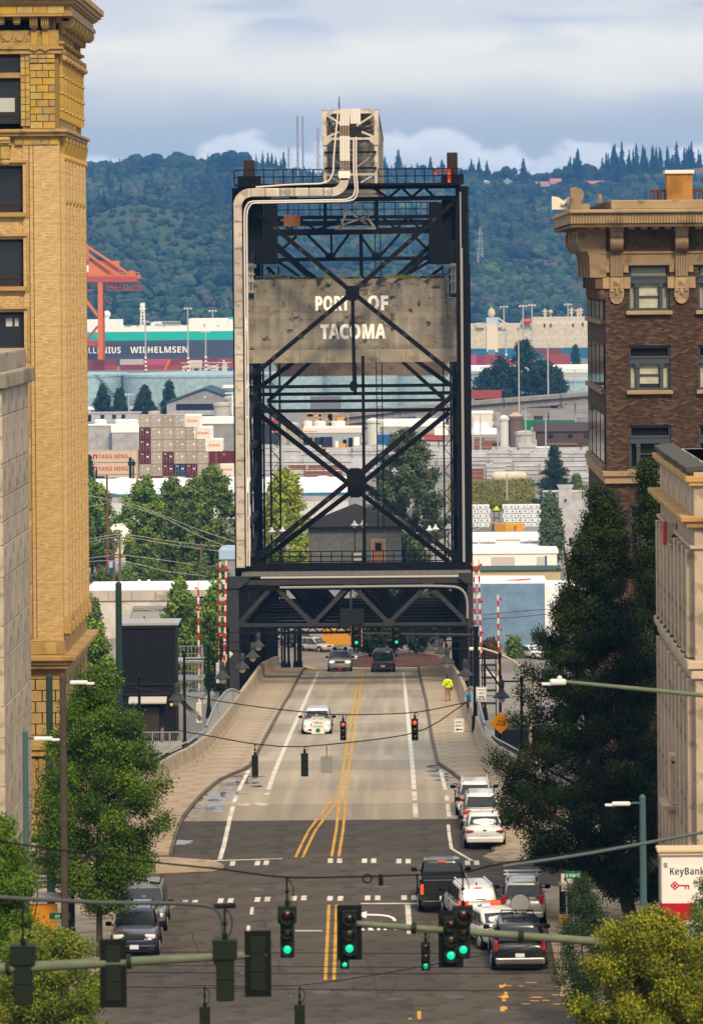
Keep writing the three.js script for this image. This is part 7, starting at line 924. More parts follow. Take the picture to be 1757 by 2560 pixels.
// white trailers and sheds on the right
{
const tr=(x,w,lab,mark)=>{const D=655,p=at(x,1376,D),t=T('freight_trailer', lab, 'trailer', [p.x,p.y - 0.3,-D],0, 'white freight trailers backed in a row');const W=w/F*D;P('body', mb().box(W,1.75,6,0,1.0,-3),whiteP,t);P('door', mb().box(W - 0.14,1.5,0.05,0,0.95,0.02),greyL,t);P('mark', mb().box(W*0.4,0.42,0.03,mark,1.05,0.055),M([0.45,0.04,0.02],0.6),t);P('chassis', mb().box(W,0.3,6,0,-0.05,-3),MAT.black,t);};
[[1187,18,0],[1210,21,3],[1229,20,0],[1312,22,0],[1336,20,0],[1363,27,0],[1388,16,0]].forEach(([x,w,k],i)=>tr(x,w, `white freight trailer rear with red mark, ${['first', 'second', 'third', 'fourth', 'fifth', 'sixth', 'seventh'][i]} from the left in the row`, k*0.05));
{const D=650,t=T('billboard', 'orange sign board reading YELLOW among the white trailers', 'sign', at(1264,1373,D));P('board', mb().box(1.95,0.72,0.2,0,0.3,0),M([0.62,0.2,0.01],0.5),t);face('lettering', 1.9,0.66,signTex(300,104, '#e08a12', (x,W,H)=>txt(x, 'YELLOW', W/2,H/2 + 4,86,230, '#9c1408')),t,0,0.3,0.106);}
shed('broad white roofed depot behind the trailers', 1160,1345,1349,1372,{D: 668,wall: whiteP,roofH: 0.5,depth: 12});shed('white depot with grey loading doors above the tan wall', 1160,1392,1384,1426,{D: 590,wall: M([0.82,0.81,0.78],0.6),roofH: 0.5,depth: 14,roof: roofW,doors: [[0.42,3.4,1.5,M([0.52,0.49,0.47],0.7),0.5],[0.83,1.2,1.5,M([0.5,0.5,0.52],0.7),0.5],[0.88,0.28,1.6,M([0.04,0.08,0.3],0.6),0.5]]});
{const t=shed('tan corrugated wall with green eaves behind the blue building', 1170,1400,1428,1462,{D: 570,wall: M([0.52,0.42,0.25],0.7),roof: M([0.03,0.07,0.05],0.6),roofH: 0.22,depth: 8});const r=mb();for (let i=0;i<44;i++) r.box(0.1,1.8,0.06,-6.3 + i*0.29,0.95,0.03);P('corrugation', r,M([0.5,0.40,0.24],0.7),t);}
{const D=486,t=T('blue_building', 'pale blue clapboard building right of the striped gate arms', 'building', [at(1284,1618,D).x,0,-D]),a=at(1180,1500,D).x - t.position.x,b=at(1363,1500,D).x - t.position.x,h=ya(1284,1459,D),n=26;const bl=M([0.25,0.40,0.58],0.65,{map: gr05});P('wall', mb().box(b - a,h,10,(a + b)/2,h/2,-5),bl,t);for (let i=0;i<n;i++) P('plank', mb().box(b - a,h/n - 0.012,0.05,(a + b)/2,h*(i + 0.5)/n,0.015,0,0.12),bl,t);P('corner_board', mb().box(0.12,h,0.14,b - 0.02,h/2,0.0),whiteP,t);P('side_wall', mb().box(3.6,h - 0.4,9,b + 1.85,(h - 0.4)/2,-5.6),M([0.80,0.82,0.84],0.6),t);P('roof_sheet', mb().box(b - a + 0.4,0.24,10,(a + b)/2,h + 0.1,-5,0,0,-0.01),roofW,t);P('window', mb().box(1.5,1.1,0.08,b - 0.95,1.05,0.09),M([0.03,0.035,0.04],0.3),t);P('red_trim', mb().box(3,0.16,0.3,b - 3.2,h + 0.3,-2,0,0,0.06),M([0.5,0.06,0.05],0.6),t);}
}
// ---------- trees between the harbour and the street ----------
{
const flat=(x,yTop,D,wpx)=>{const p=at(x,1500,D);p.y=0;return [p,ya(x,yTop,D),wpx/F*D];};
const lt=(label,x,yTop,D,wpx,o)=>{const [p,h,w]=flat(x,yTop,D,wpx);return leafTree('leafy_tree', label,p,h,w,{clump: CL.coarse,size: 1.5,per: 20,boughs: 60,spread: 0.15,ragged: 1,...o});};
lt('tall bright green tree right beside the tan building, leftmost of the mid row', 232,1213,600,150,{seed: 1});
lt('tall green poplar in front of the white roofed warehouse, second in the row', 362,1206,585,124,{seed: 2});lt('green poplar with narrow top between two taller trees', 432,1211,592,104,{seed: 3,cols: OLIVE});
lt('tallest green poplar of the row, next to the water pipe', 534,1176,580,146,{seed: 4,cols: OLIVE});lt('green poplar with two tops between the tallest poplar and its neighbour', 487,1208,575,110,{seed: 5,cols: OLIVE});
const bush=(label,x,yTop,D,wpx,seed,cols=OLIVE,group)=>{const [p,h,w]=flat(x,yTop,D,wpx);return leafTree('shrub', label,p,h,w,{clump: CL.coarse,size: 1.2,per: 14,boughs: 26,base: 0.02,prof: 'round', seed,cols,category: 'shrub', trunkH: 0.5,spread: 0.22,group});};
for (const [i,x,y] of [[0,318,1425],[1,352,1410],[2,400,1415],[3,450,1420],[4,496,1412],[5,545,1418],[6,262,1432]]) bush(`dark green hedge shrub above the white workshop roof, ${ord((i + 1) % 7)} from the left`, x,y,545,66,20 + i,i===0?GREEN : OLIVE, 'hedge shrubs above the workshop roof');
lt('green tree in front of the white workshop, just right of the black lift tower', 452,1470,430,108,{seed: 6,cols: GREEN,base: 0.05});lt('green tree half behind the red and white gate arms', 545,1476,436,110,{seed: 7,cols: GREEN,base: 0.05});
lt('dark slim shrub tree against the white wall beside the tan building', 228,1505,470,46,{seed: 8,cols: OLIVE,boughs: 30});lt('bright green tree crown between the tan building and the black lift tower', 238,1568,300,130,{seed: 9,cols: GREEN,size: 1,boughs: 70,base: 0.3});lt('darker green tree crown lower down behind the street tree', 250,1690,262,120,{seed: 29,cols: OLIVE,size: 0.9,boughs: 60,base: 0.3});
lt('yellow green tree seen through the left of the tower', 712,1183,540,150,{seed: 10,cols: LIME,boughs: 64,per: 16});lt('big dull green tree seen through the right of the tower', 1015,1084,560,205,{seed: 11,cols: [[0.075,0.105,0.045],[0.06,0.09,0.04],[0.095,0.125,0.05]],boughs: 90,per: 26,spread: 0.14});
lt('grey green tree in front of the stepped white office', 1378,1242,600,66,{seed: 12,cols: [[0.09,0.13,0.06],[0.07,0.105,0.05]],prof: 'column'});
const cf=(label,x,yTop,D,wpx,o)=>{const [p,h,w]=flat(x,yTop,D,wpx);return conifer('conifer_tree', label,p,h,w,{size: D/480,levels: 18,arms: 9,clump: CL.needle,...o});};
cf('large dark spruce above the white lumber packs', 1388,1111,778,130,{seed: 1,base: 0.05,cols: [[0.02,0.045,0.03],[0.028,0.06,0.034]],ragged: 0.5});cf('small spruce right of the large dark one, against the brick building', 1442,1186,790,60,{seed: 2,cols: OLIVE});
const grp=(label,x,yTop,w,seed)=>{const [p,h,ww]=flat(x,yTop,1350,w);leafTree('pine_tree', label,p,h,ww,{clump: CL.coarse,size: 3,per: 12,boughs: 34,seed,cols: PINE,spread: 0.17,ragged: 1,base: 0.1});};
grp('tallest dark pine of the clump behind the overpass', 1316,854,84,30);grp('dark pine left of the tallest one behind the overpass', 1258,902,96,31);grp('dark pine right of the tallest one behind the overpass', 1358,905,84,32);grp('low dark pine at the left end of the clump behind the overpass', 1222,930,70,33);grp('low dark pine at the right end of the clump behind the overpass', 1392,925,48,34);
cf('small conical conifer before the blue hull of the cream ship', 1443,860,1900,38,{seed: 4,base: 0.02,size: 2.6,levels: 11,arms: 6,power: 0.6});
for (const [i,x,y,w,l] of [[0,262,970,54, 'wide dark pine in front of the blue tank, leftmost of four'],[1,305,976,40, 'dark pine second of four in front of the blue tanks'],[2,366,971,64, 'broad dark pine third of four in front of the blue tanks'],[3,428,957,46, 'pointed dark pine beside the gabled shed, rightmost of four']]) {const [p,h,ww]=flat(x,y,1290,w*1.15);leafTree('pine_tree', l,p,h,ww,{clump: CL.coarse,size: 1.9,per: 14,boughs: 40,seed: 10 + i,cols: PINE,spread: 0.15,prof: 'cone', base: 0.03});}
cf('dark spruce at the left edge of the lettered tan containers', 224,1136,812,64,{seed: 15,size: 1.5,base: 0.05});
for (const [i,x,D,w,l] of [[0,925,470,110, 'dark pine behind the left green signal under the portal'],[1,985,476,90, 'dark pine between the two green signals under the portal'],[2,1040,472,100, 'dark pine right of the right green signal under the portal'],[3,1092,480,80, 'dark pine at the right end under the portal']]) {const p=at(x,1650,D);p.y=0;leafTree('pine_tree', l,p,8,w/F*D,{clump: CL.coarse,size: 1.1,per: 18,boughs: 44,seed: 50 + i,cols: [[0.022,0.045,0.016],[0.03,0.06,0.02],[0.05,0.075,0.02]],base: 0.14,spread: 0.2,trunkR: 0.2});}
bush('small bush at the foot of the blue building', 1284,1602,470,26,70);bush('brown bush at the foot of the blue building beside the gate arm', 1222,1606,470,34,71,[[0.10,0.06,0.03],[0.07,0.05,0.03]]);
{const p=at(1000,1660,466),m=mb();m.add(new THREE.SphereGeometry(1,24,10,0,6.283,0,1.57),new THREE.Matrix4().makeScale(6.5,0.7,9).setPosition(p.x,-0.02,p.z));S('mulch_bank', m,M([0.11,0.055,0.035],0.95,{map: wr1}));}
}
{ // street trees near the camera
const p=onRoad(250,2398);leafTree('street_tree', 'full green street tree at the left kerb in front of the tan building', p,10.7,5.2,{clump: CL.fine,per: 34,boughs: 96,size: 0.95,cols: [[0.075,0.14,0.012],[0.05,0.10,0.009],[0.11,0.18,0.016],[0.028,0.06,0.007]],seed: 3,fill: 0.34,base: 0.2,spread: 0.15,trunkR: 0.13,ragged: 1});
PROF.giant=t=>lerpTab([[0,0.3],[0.08,0.7],[0.2,1],[0.34,0.9],[0.45,0.72],[0.52,0.7],[0.6,0.55],[0.74,0.38],[0.9,0.2],[1,0.05]],t);
const q=onRoad(1588,2302);q.x=8.9;leafTree('street_tree', 'huge dark green street tree at the right kerb in front of the brick building', q,16.9,7.4,{clump: CL.fine,per: 24,boughs: 190,size: 0.95,cols: DARK,seed: 5,prof: 'giant', base: 0.07,spread: 0.105,depth: 6.4,trunkR: 0.3,lean: -2.7,fill: 0.56});
const r=V(xa(1628,2200,174),roadY(174),-174);leafTree('street_tree', 'dark columnar tree squeezed between the brick and the cream building', r,17.6,2.6,{clump: CL.fine,per: 26,boughs: 80,size: 0.95,cols: DARK,seed: 6,prof: 'column', spread: 0.2,ragged: 1});
const g=(x,D)=>V(xa(x,2500,D),roadY(D) - 0.05,-D);
leafTree('street_tree', 'green tree cut by the left edge near the bottom', g(8,119),8.2,2.5,{clump: CL.fine,per: 30,boughs: 60,size: 0.8,cols: [[0.075,0.14,0.012],[0.05,0.10,0.009],[0.10,0.17,0.015]],seed: 7,spread: 0.18,ragged: 1});
leafTree('street_tree', 'bushy green tree filling the lower left corner', g(112,112),5.3,3.4,{clump: CL.fine,per: 30,boughs: 60,size: 0.75,cols: [[0.14,0.19,0.02],[0.09,0.14,0.015],[0.18,0.21,0.03]],seed: 8,spread: 0.18,ragged: 1,prof: 'round', base: 0.25});
leafTree('street_tree', 'yellow green tree filling the lower right corner', g(1630,100),5.95,3.4,{clump: CL.fine,per: 40,boughs: 90,size: 0.72,cols: [[0.19,0.20,0.010],[0.11,0.135,0.009],[0.26,0.25,0.016],[0.05,0.07,0.007]],seed: 9,spread: 0.15,ragged: 1,prof: 'round', base: 0.2});
leafTree('street_tree', 'dark green tree cut by the right edge below the bank sign', g(1800,122),6.6,2.2,{clump: CL.fine,per: 24,boughs: 44,size: 0.8,cols: OLIVE,seed: 10,ragged: 1});
leafTree('young_tree', 'thin young tree with drooping dark leaves beside the black pickup', g(1455,137),5.1,1.9,{clump: CL.fine,per: 12,boughs: 46,size: 0.7,cols: [[0.03,0.055,0.018],[0.05,0.08,0.03],[0.02,0.04,0.012]],seed: 11,ragged: 1,base: 0.12,spread: 0.2,trunkR: 0.05});
}
scene.fog=new THREE.FogExp2(new THREE.Color().setRGB(0.13,0.43,1.0).getHex(),0.0001);
// ---------- vehicles ----------
function loftGeo(secs,ring) {const n=ring(secs[0]).length,pos=[],idx=[];secs.forEach(s=>ring(s).forEach(p=>pos.push(...p)));for (let i=0;i<secs.length - 1;i++) for (let k=0;k<n;k++) {const a=i*n + k,b=i*n + (k + 1) % n;idx.push(a,b,a + n,b,b + n,a + n);} const c0=pos.length/3;for (const i of [0,secs.length - 1]) {const r=ring(secs[i]),m=r.reduce((a,p)=>[a[0] + p[0]/n,a[1] + p[1]/n,a[2] + p[2]/n],[0,0,0]);pos.push(...m);for (let k=0;k<n;k++) i?idx.push(i*n + k,i*n + (k + 1) % n,c0 + 1) : idx.push((k + 1) % n,k,c0);} const g=new THREE.BufferGeometry();g.setAttribute('position', new THREE.Float32BufferAttribute(pos,3));g.setIndex(idx);g.computeVertexNormals();return g;}
const sup=(t,e)=>{const c=Math.cos(t),s=Math.sin(t);return [Math.sign(c)*Math.pow(Math.abs(c),2/e),Math.sign(s)*Math.pow(Math.abs(s),2/e)];};
const N=28,bodyRing=([z,yb,yt,hw])=>Array.from({length: N},(_,k)=>{const [c,s]=sup(k/N*6.28319,4.2);const y=(yb + yt)/2 + s*(yt - yb)/2;return [c*hw*(y>(yb + yt)/2?0.97 : 1),y,z];});
const cabRing=([y,zf,zb,hw])=>Array.from({length: N},(_,k)=>{const [c,s]=sup(k/N*6.28319,6);return [c*hw,y,(zf + zb)/2 + s*(zf - zb)/2];});
const tintM=M([0.02,0.026,0.028],0.08),rubber=M([0.01,0.01,0.011],0.85),rimM=M([0.42,0.42,0.43],0.35,{metalness: 0.7}),lampW=M([0.75,0.75,0.72],0.15),plateM=M([0.65,0.66,0.68],0.6),redL=M([0.35,0.012,0.012],0.25),redOn=M([0.5,0.02,0.01],0.3,{emissive: col([1,0.06,0.01]),emissiveIntensity: 1.6});
function car(label,pos,ry,o) {
const {L=4.6,W=1.82,H=1.5,belt=0.98,hood=0.92,paint,cat='car', type='sedan', lit=0,dark=rubber,clearance=0.24}=o;const t=T(o.name||'parked_car', label,cat,pos,ry),h=L/2,w=W/2;
const pm=new THREE.MeshPhysicalMaterial({color: col(paint),roughness: 0.32,metalness: o.metal ?? 0.15,clearcoat: 0.8,clearcoatRoughness: 0.08});
const tr=type==='sedan'? belt + 0.06 : belt;P('body', mb().add(loftGeo([[-h,0.42,tr - 0.14,w*0.86],[-h + 0.1,0.3,tr - 0.02,w*0.95],[-h + 0.5,clearance,tr,w],[-0.2,clearance,belt,w],[h - 1.25,clearance,hood + 0.05,w],[h - 0.5,clearance,hood - 0.02,w*0.98],[h - 0.12,0.3,hood - 0.14,w*0.92],[h,0.4,hood - 0.28,w*0.8]],bodyRing)),pm,t);
const C={sedan: [h - 1.35,h - 2.25,-h + 0.55,-h + 1.35],suv: [h - 1.2,h - 1.95,-h + 0.12,-h + 0.42],pickup: [h - 1.55,h - 2.2,h - 3.65,h - 3.4],truck: [h - 1.55,h - 2.2,-h + 0.15,-h + 0.4]}[type],[f0,f1,b0,b1]=C,wb=w*0.94,wt=w*0.76,y0=belt - 0.1,y1=H - 0.09;
P('cabin', mb().add(loftGeo([[y0,f0,b0,wb],[mix(y0,y1,0.55),mix(f0,f1,0.52),mix(b0,b1,0.5),mix(wb,wt,0.5)],[y1,f1,b1,wt],[H - 0.02,f1 - 0.12,b1 + 0.1,wt*0.9],[H,f1 - 0.4,b1 + 0.3,wt*0.6]],cabRing)),o.roofPaint?M(o.roofPaint,0.4) : pm,t);
const ya0=belt + 0.02,k0=(ya0 - y0)/(y1 - y0),k1=0.93,yb1=mix(y0,y1,k1),e=0.02,X=k=>mix(wb,wt,k),zf=k=>mix(f0,f1,k) + e,zb=k=>mix(b0,b1,k) - e;
P('windscreen', mb().quad([-X(k0)*0.9,ya0,zf(k0)],[X(k0)*0.9,ya0,zf(k0)],[X(k1)*0.88,yb1,zf(k1)],[-X(k1)*0.88,yb1,zf(k1)]),tintM,t);
const r0=type==='pickup'? k0 : k0 + 0.06,yr=mix(y0,y1,r0);P('rear_window', mb().quad([X(r0)*0.86,yr,zb(r0)],[-X(r0)*0.86,yr,zb(r0)],[-X(k1)*0.84,yb1,zb(k1)],[X(k1)*0.84,yb1,zb(k1)]),tintM,t);
for (const s of [-1,1]) {const cuts=type==='pickup'? [0.08,0.52,0.56,0.93] : [0.07,0.42,0.45,0.7,0.73,0.94];for (let i=0;i<cuts.length;i+=2) {const z=(k,f)=>mix(mix(f0,f1,k),mix(b0,b1,k),f);P('side_window', mb().quad([s*(X(k0) + 0.012),ya0,z(k0,cuts[i])],[s*(X(k0) + 0.012),ya0,z(k0,cuts[i + 1])],[s*(X(k1) + 0.03),yb1,z(k1,cuts[i + 1])],[s*(X(k1) + 0.03),yb1,z(k1,cuts[i])]),tintM,t);}
P('mirror', mb().rbox(0.24,0.17,0.14,0.05,s*(w + 0.13),belt + 0.08,f0 - 0.35).box(0.16,0.05,0.06,s*(w + 0.02),belt + 0.04,f0 - 0.35),o.mirror||rubber,t);P('door_handle', mb().box(0.03,0.05,0.2,s*w*0.985,belt - 0.14,-0.1).box(0.03,0.05,0.2,s*w*0.985,belt - 0.14,-1.05),o.mirror||pm,t);P('door_gap', mb().box(0.02,belt - clearance - 0.2,0.02,s*w*0.99,(belt + clearance)/2,f0 - 0.2).box(0.02,belt - clearance - 0.2,0.02,s*w*0.99,(belt + clearance)/2,f0 - 1.3),rubber,t);}
const R0=o.tyre||0.33;for (const s of [-1,1]) for (const z of [h - 0.88,-h + 0.92]) {P('wheel_arch', mb().add(new THREE.CylinderGeometry(R0 + 0.07,R0 + 0.07,0.2,20),new THREE.Matrix4().makeRotationZ(Math.PI/2).setPosition(s*(w - 0.085),R0 + 0.03,z)),rubber,t);const wh=P('wheel', mb().add(new THREE.CylinderGeometry(R0,R0,0.22,24),new THREE.Matrix4().makeRotationZ(Math.PI/2).setPosition(s*(w - 0.09),R0,z)),rubber,t);P('rim', mb().add(new THREE.CylinderGeometry(R0*0.66,R0*0.6,0.03,10),new THREE.Matrix4().makeRotationZ(Math.PI/2).setPosition(s*(w + 0.03),R0,z)),rimM,wh);}
const hy=hood - 0.2;for (const s of [-1,1]) P('headlight', mb().rbox(0.42,0.17,0.22,0.06,s*w*0.66,hy,h - 0.13,-s*0.35),lit & 1?M([0.7,0.7,0.65],0.2,{emissive: col([1,0.85,0.6]),emissiveIntensity: 1.5}) : lampW,t);
P('grille', mb().rbox(W*0.42,0.2,0.1,0.04,0,hy - 0.02,h - 0.03),dark,t);P('grille_bar', mb().box(W*0.4,0.03,0.1,0,hy + 0.05,h - 0.01).box(W*0.4,0.025,0.1,0,hy - 0.03,h - 0.01),MAT.chrome,t);P('front_bumper', mb().rbox(W*0.86,0.24,0.16,0.06,0,0.42,h - 0.02).box(W*0.6,0.05,0.12,0,0.3,h + 0.03),o.bumper||pm,t);P('lower_grille', mb().rbox(W*0.55,0.12,0.06,0.02,0,0.42,h + 0.05),rubber,t);for (const s of [-1,1]) P('fog_light', mb().ball(0.06,s*w*0.7,0.42,h),lampW,t);
P('licence_plate', mb().box(0.34,0.16,0.02,0,type==='sedan'? 0.72 : 0.66,-h - 0.015 + (o.plateIn||0)),plateM,t);P('front_plate', mb().box(0.34,0.16,0.02,0,0.47,h + 0.085),o.plate||plateM,t);
const ty=o.tailY||belt - 0.16,th=o.tailH||0.2,tw=o.tailW||0.36;for (const s of [-1,1]) P('tail_light', mb().rbox(tw,th,0.16,0.05,s*(w*0.93 - tw/2),ty,-h + 0.06,s*0.2),lit & 2?redOn : redL,t);
P('rear_bumper', mb().rbox(W*0.9,0.26,0.16,0.07,0,0.44,-h + 0.02),o.bumperR||o.bumper||pm,t);P('rear_valance', mb().rbox(W*0.7,0.12,0.12,0.04,0,0.32,-h + 0.02),rubber,t);if (type==='sedan'|| type==='suv') P('badge', mb().ball(0.06,0,belt - 0.1,-h - 0.005,1.6,1,0.3),MAT.chrome,t);
if (lit & 2||o.brake) P('brake_light', mb().box(0.3,0.045,0.04,0,y1 + 0.02,b1 - 0.04),redOn,t);
if (type==='suv'|| type==='truck') {P('tailgate_seam', mb().box(W*0.8,0.015,0.02,0,0.6,-h - 0.002),rubber,t);if (o.rails!==0) for (const s of [-1,1]) P('roof_rail', mb().rbox(0.05,0.06,(f1 - b1)*0.85,0.02,s*wt*0.86,H + 0.03,(f1 + b1)/2),o.railM||rubber,t);P('wiper', mb().bar([-0.3,ya0 + 0.08,zb(k0 + 0.1) - 0.03],[0.15,ya0 + 0.1,zb(k0 + 0.1) - 0.03],0.025),rubber,t);}
if (type==='pickup') {const z0=-h + 0.06,z1=b0 - 0.1;P('bed_side', mb().rbox(0.1,0.34,z1 - z0,0.04,w*0.93,belt + 0.06,(z0 + z1)/2).rbox(0.1,0.34,z1 - z0,0.04,-w*0.93,belt + 0.06,(z0 + z1)/2),pm,t);P('tailgate', mb().rbox(W*0.84,0.62,0.1,0.04,0,belt - 0.1,-h + 0.02),pm,t);P('bed_cover', mb().rbox(W*0.88,0.06,z1 - z0 + 0.1,0.03,0,belt + 0.22,(z0 + z1)/2),o.cover||rubber,t);}
(o.extra||(()=>{}))(t,{h,w,H,belt,f1,b1,b0,pm,wt});return t;
}
const back=(x,y,L)=>{const p=onRoad(x,y);p.z-=L/2;p.y=roadY(-p.z);return p;};
const backYaw=(x,y,L,a)=>{const p=onRoad(x,y);p.x-=Math.sin(a)*L/2;p.z-=Math.cos(a)*L/2;p.y=roadY(-p.z);return p;};
const white=[0.72,0.71,0.68];
car('white car driving towards the camera on the bridge behind a hanging sign', back(792,1836,4.5),0,{paint: white,name: 'car', H: 1.52,type: 'suv', rails: 0,lit: 0});
{const p=onRoad(850,1678);p.z=-343.5;p.y=roadY(343.5);car('pale grey pickup with lit headlights facing the camera at the bridge crest', p,0,{paint: [0.33,0.33,0.32],cat: 'pickup', name: 'pickup_truck', type: 'pickup', L: 5.3,W: 2.0,H: 1.82,belt: 1.15,hood: 1.18,tyre: 0.4,lit: 1,clearance: 0.42,plate: M([0.5,0.06,0.04],0.6),bumper: M([0.09,0.085,0.08],0.6),extra: (t,c)=>P('roof_rack', mb().box(1.2,0.06,0.06,0,c.H + 0.05,0.4).box(0.3,0.2,0.3,-0.45,c.H + 0.1,0.2).box(0.3,0.2,0.3,0.45,c.H + 0.1,0.2),rubber,t)});}
{const p=onRoad(957,1684);p.z=-341.5;p.y=roadY(341.5);car('dark grey truck with canopy driving away at the bridge crest', p,Math.PI,{paint: [0.022,0.022,0.024],cat: 'pickup', name: 'pickup_truck', type: 'truck', L: 5.2,W: 1.98,H: 1.95,belt: 1.15,hood: 1.1,tyre: 0.38,clearance: 0.4,tailY: 0.98,tailH: 0.34,tailW: 0.16,rails: 0});}
{const f=(x,D,ry,lab,o)=>{const p=at(x,1616,D);p.y=0;car(lab,p,ry,{name: 'parked_car', ...o});};f(787,481,0.9, 'tan and silver off-road car parked beside the yellow building', {paint: [0.42,0.37,0.3],type: 'suv', H: 1.7});f(756,486,1.2, 'dark van parked left of the tan off-road car', {paint: [0.015,0.017,0.02],type: 'suv', H: 1.9,belt: 1.1});f(868,468,0.2, 'grey car waiting behind the pale pickup at the bridge crest', {paint: [0.2,0.21,0.22],type: 'suv', H: 1.6});f(1330,470,0.6, 'white car in the lower lot behind the leaves of the big tree', {paint: white});f(730,492,1.4, 'silver car in the lower lot left of the dark van', {paint: [0.4,0.42,0.44],type: 'suv'});}
car('black pickup with lit tail lights in the left turn position at the crosswalk', back(1106,2284,5.6),Math.PI + 0.02,{paint: [0.012,0.015,0.012],cat: 'pickup', name: 'pickup_truck', type: 'pickup', L: 5.7,W: 2.02,H: 1.9,belt: 1.2,hood: 1.2,tyre: 0.42,clearance: 0.45,lit: 2,tailY: 1.0,tailH: 0.42,tailW: 0.18});
car('white wagon with lit tail lights angled behind the black pickup', backYaw(1199,2322,4.8,0.14),Math.PI + 0.14,{paint: white,name: 'car', type: 'suv', L: 4.8,W: 1.84,H: 1.66,belt: 1.06,lit: 2,tailY: 0.98,tailH: 0.26,tailW: 0.42,railM: M(white,0.5),extra: (t,c)=>P('roof_fin', mb().box(0.03,0.1,0.16,0,c.H + 0.05,c.b1 + 0.35),rubber,t)});
car('silver off-road car with covered spare wheel on its tailgate and roof bars', back(1309,2314,4.3),Math.PI - 0.02,{paint: [0.45,0.45,0.44],metal: 0.5,name: 'car', type: 'suv', L: 4.3,W: 1.82,H: 1.72,belt: 1.08,tyre: 0.36,clearance: 0.34,tailY: 1.05,tailH: 0.36,tailW: 0.18,extra: (t,c)=>{P('spare_wheel_cover', mb().add(new THREE.CylinderGeometry(0.36,0.38,0.2,28),new THREE.Matrix4().makeRotationX(Math.PI/2).setPosition(0.1,0.92,-c.h - 0.12)),M([0.40,0.40,0.39],0.4),t);P('spare_tyre', mb().add(new THREE.TorusGeometry(0.35,0.05,8,28),new THREE.Matrix4().setPosition(0.1,0.92,-c.h - 0.08)),rubber,t);for (const z of [-0.9,0.1]) P('roof_bar', mb().rbox(1.5,0.05,0.09,0.02,0,c.H + 0.17,z).box(0.06,0.16,0.06,-0.6,c.H + 0.08,z).box(0.06,0.16,0.06,0.6,c.H + 0.08,z),M([0.7,0.7,0.68],0.4),t);}});
car('white sedan angled between the silver off-road car and the black truck', backYaw(1272,2378,4.7,0.3),Math.PI + 0.3,{paint: white,name: 'car', L: 4.8,W: 1.84,H: 1.46});
car('black sport truck with chrome bumper, nearest of the queue at the right', back(1298,2430,5.2),Math.PI + 0.01,{paint: [0.008,0.008,0.01],cat: 'pickup', name: 'pickup_truck', type: 'truck', L: 5.2,W: 2.06,H: 1.78,belt: 1.12,hood: 1.1,tyre: 0.42,clearance: 0.4,bumperR: MAT.chrome,tailY: 1.0,tailH: 0.4,tailW: 0.14,rails: 0,extra: (t,c)=>{const m=mb();for (const x of [-0.6,-0.2,0.2,0.6]) m.bar([x,c.H + 0.02,-1.6],[x,c.H + 0.1,0.3],0.035);for (const z of [-1.6,-0.6,0.3]) m.bar([-0.62,c.H + 0.1,z],[0.62,c.H + 0.1,z],0.04);P('roof_basket', m,rubber,t);}});
car('white sedan parked at the right kerb beyond the crosswalk', back(1212,2126,4.8),Math.PI,{paint: white,L: 4.8,W: 1.84,H: 1.46,lit: 0,tailW: 0.5,tailH: 0.14});
car('white off-road car parked ahead of the white sedan at the right kerb', back(1204,2080,4.6),Math.PI,{paint: white,type: 'suv', L: 4.6,W: 1.9,H: 1.72,belt: 1.06,tailW: 0.4});car('white car parked furthest along the right kerb, mostly hidden', back(1188,2042,4.6),Math.PI,{paint: white,type: 'suv', L: 4.6,W: 1.84,H: 1.62,railM: M(white,0.4)});
car('navy blue wagon facing the camera at the left kerb', back(332,2396,4.8),0.03,{paint: [0.012,0.017,0.045],type: 'suv', L: 4.8,W: 1.84,H: 1.66,belt: 1.04,hood: 1.04,tyre: 0.35,clearance: 0.3,rails: 1,lit: 0});
{const p=back(336,2396,4.8);p.z-=6.0;p.y=roadY(-p.z);p.x-=0.12;car('grey car with glass roof parked behind the navy wagon', p,0.02,{paint: [0.12,0.125,0.13],type: 'suv', L: 4.7,W: 1.86,H: 1.68,roofPaint: [0.14,0.145,0.14],extra: (t,c)=>P('roof_load', mb().bar([-0.5,c.H + 0.05,-0.8],[0.1,c.H + 0.06,-0.2],0.07).bar([0.2,c.H + 0.05,0.1],[0.6,c.H + 0.05,0.5],0.07),rubber,t)});}
{const D=488,t=T('yellow_building', 'yellow timber building with white framed windows beyond the portal', 'building', [at(844,1616,D).x,0,-D]),w=4.6;const ym=M([0.62,0.30,0.03],0.7);P('wall', mb().box(w,4.4,5,0.4,2.2,-2.5),ym,t);for (let i=0;i<7;i++) P('plank', mb().box(w,0.2,0.05,0.4,0.2 + i*0.22,0.02,0,0.1),ym,t);for (let i=0;i<3;i++) {const n=P('window', mb().box(0.72,1.7,0.08,0.1 + i*0.78,2.7,0.03),MAT.white,t);for (const k of [-0.16,0.16]) P('pane', mb().box(0.26,1.5,0.04,0.1 + i*0.78 + k,2.7,0.07),MAT.glassK,n);} P('dark_post', mb().box(0.1,2.6,0.1,-0.8,2.6,0.04).box(0.1,2.6,0.1,-1.4,2.6,0.04),MAT.black,t);}
{const m=mb();m.bar([at(745,1665,462).x,0.1,-462],[at(830,1680,452).x,0.1,-452],0.4,0.3);S('yellow_kerb', m,MAT.yellow);const b=mb();b.quad([at(560,1650,458).x,0.012,-452],[at(1120,1650,458).x,0.012,-452],[at(1120,1650,480).x,0.012,-500],[at(560,1650,480).x,0.012,-500]);S('lower_road', b,M([0.25,0.22,0.18],0.85,{map: wr1}));}
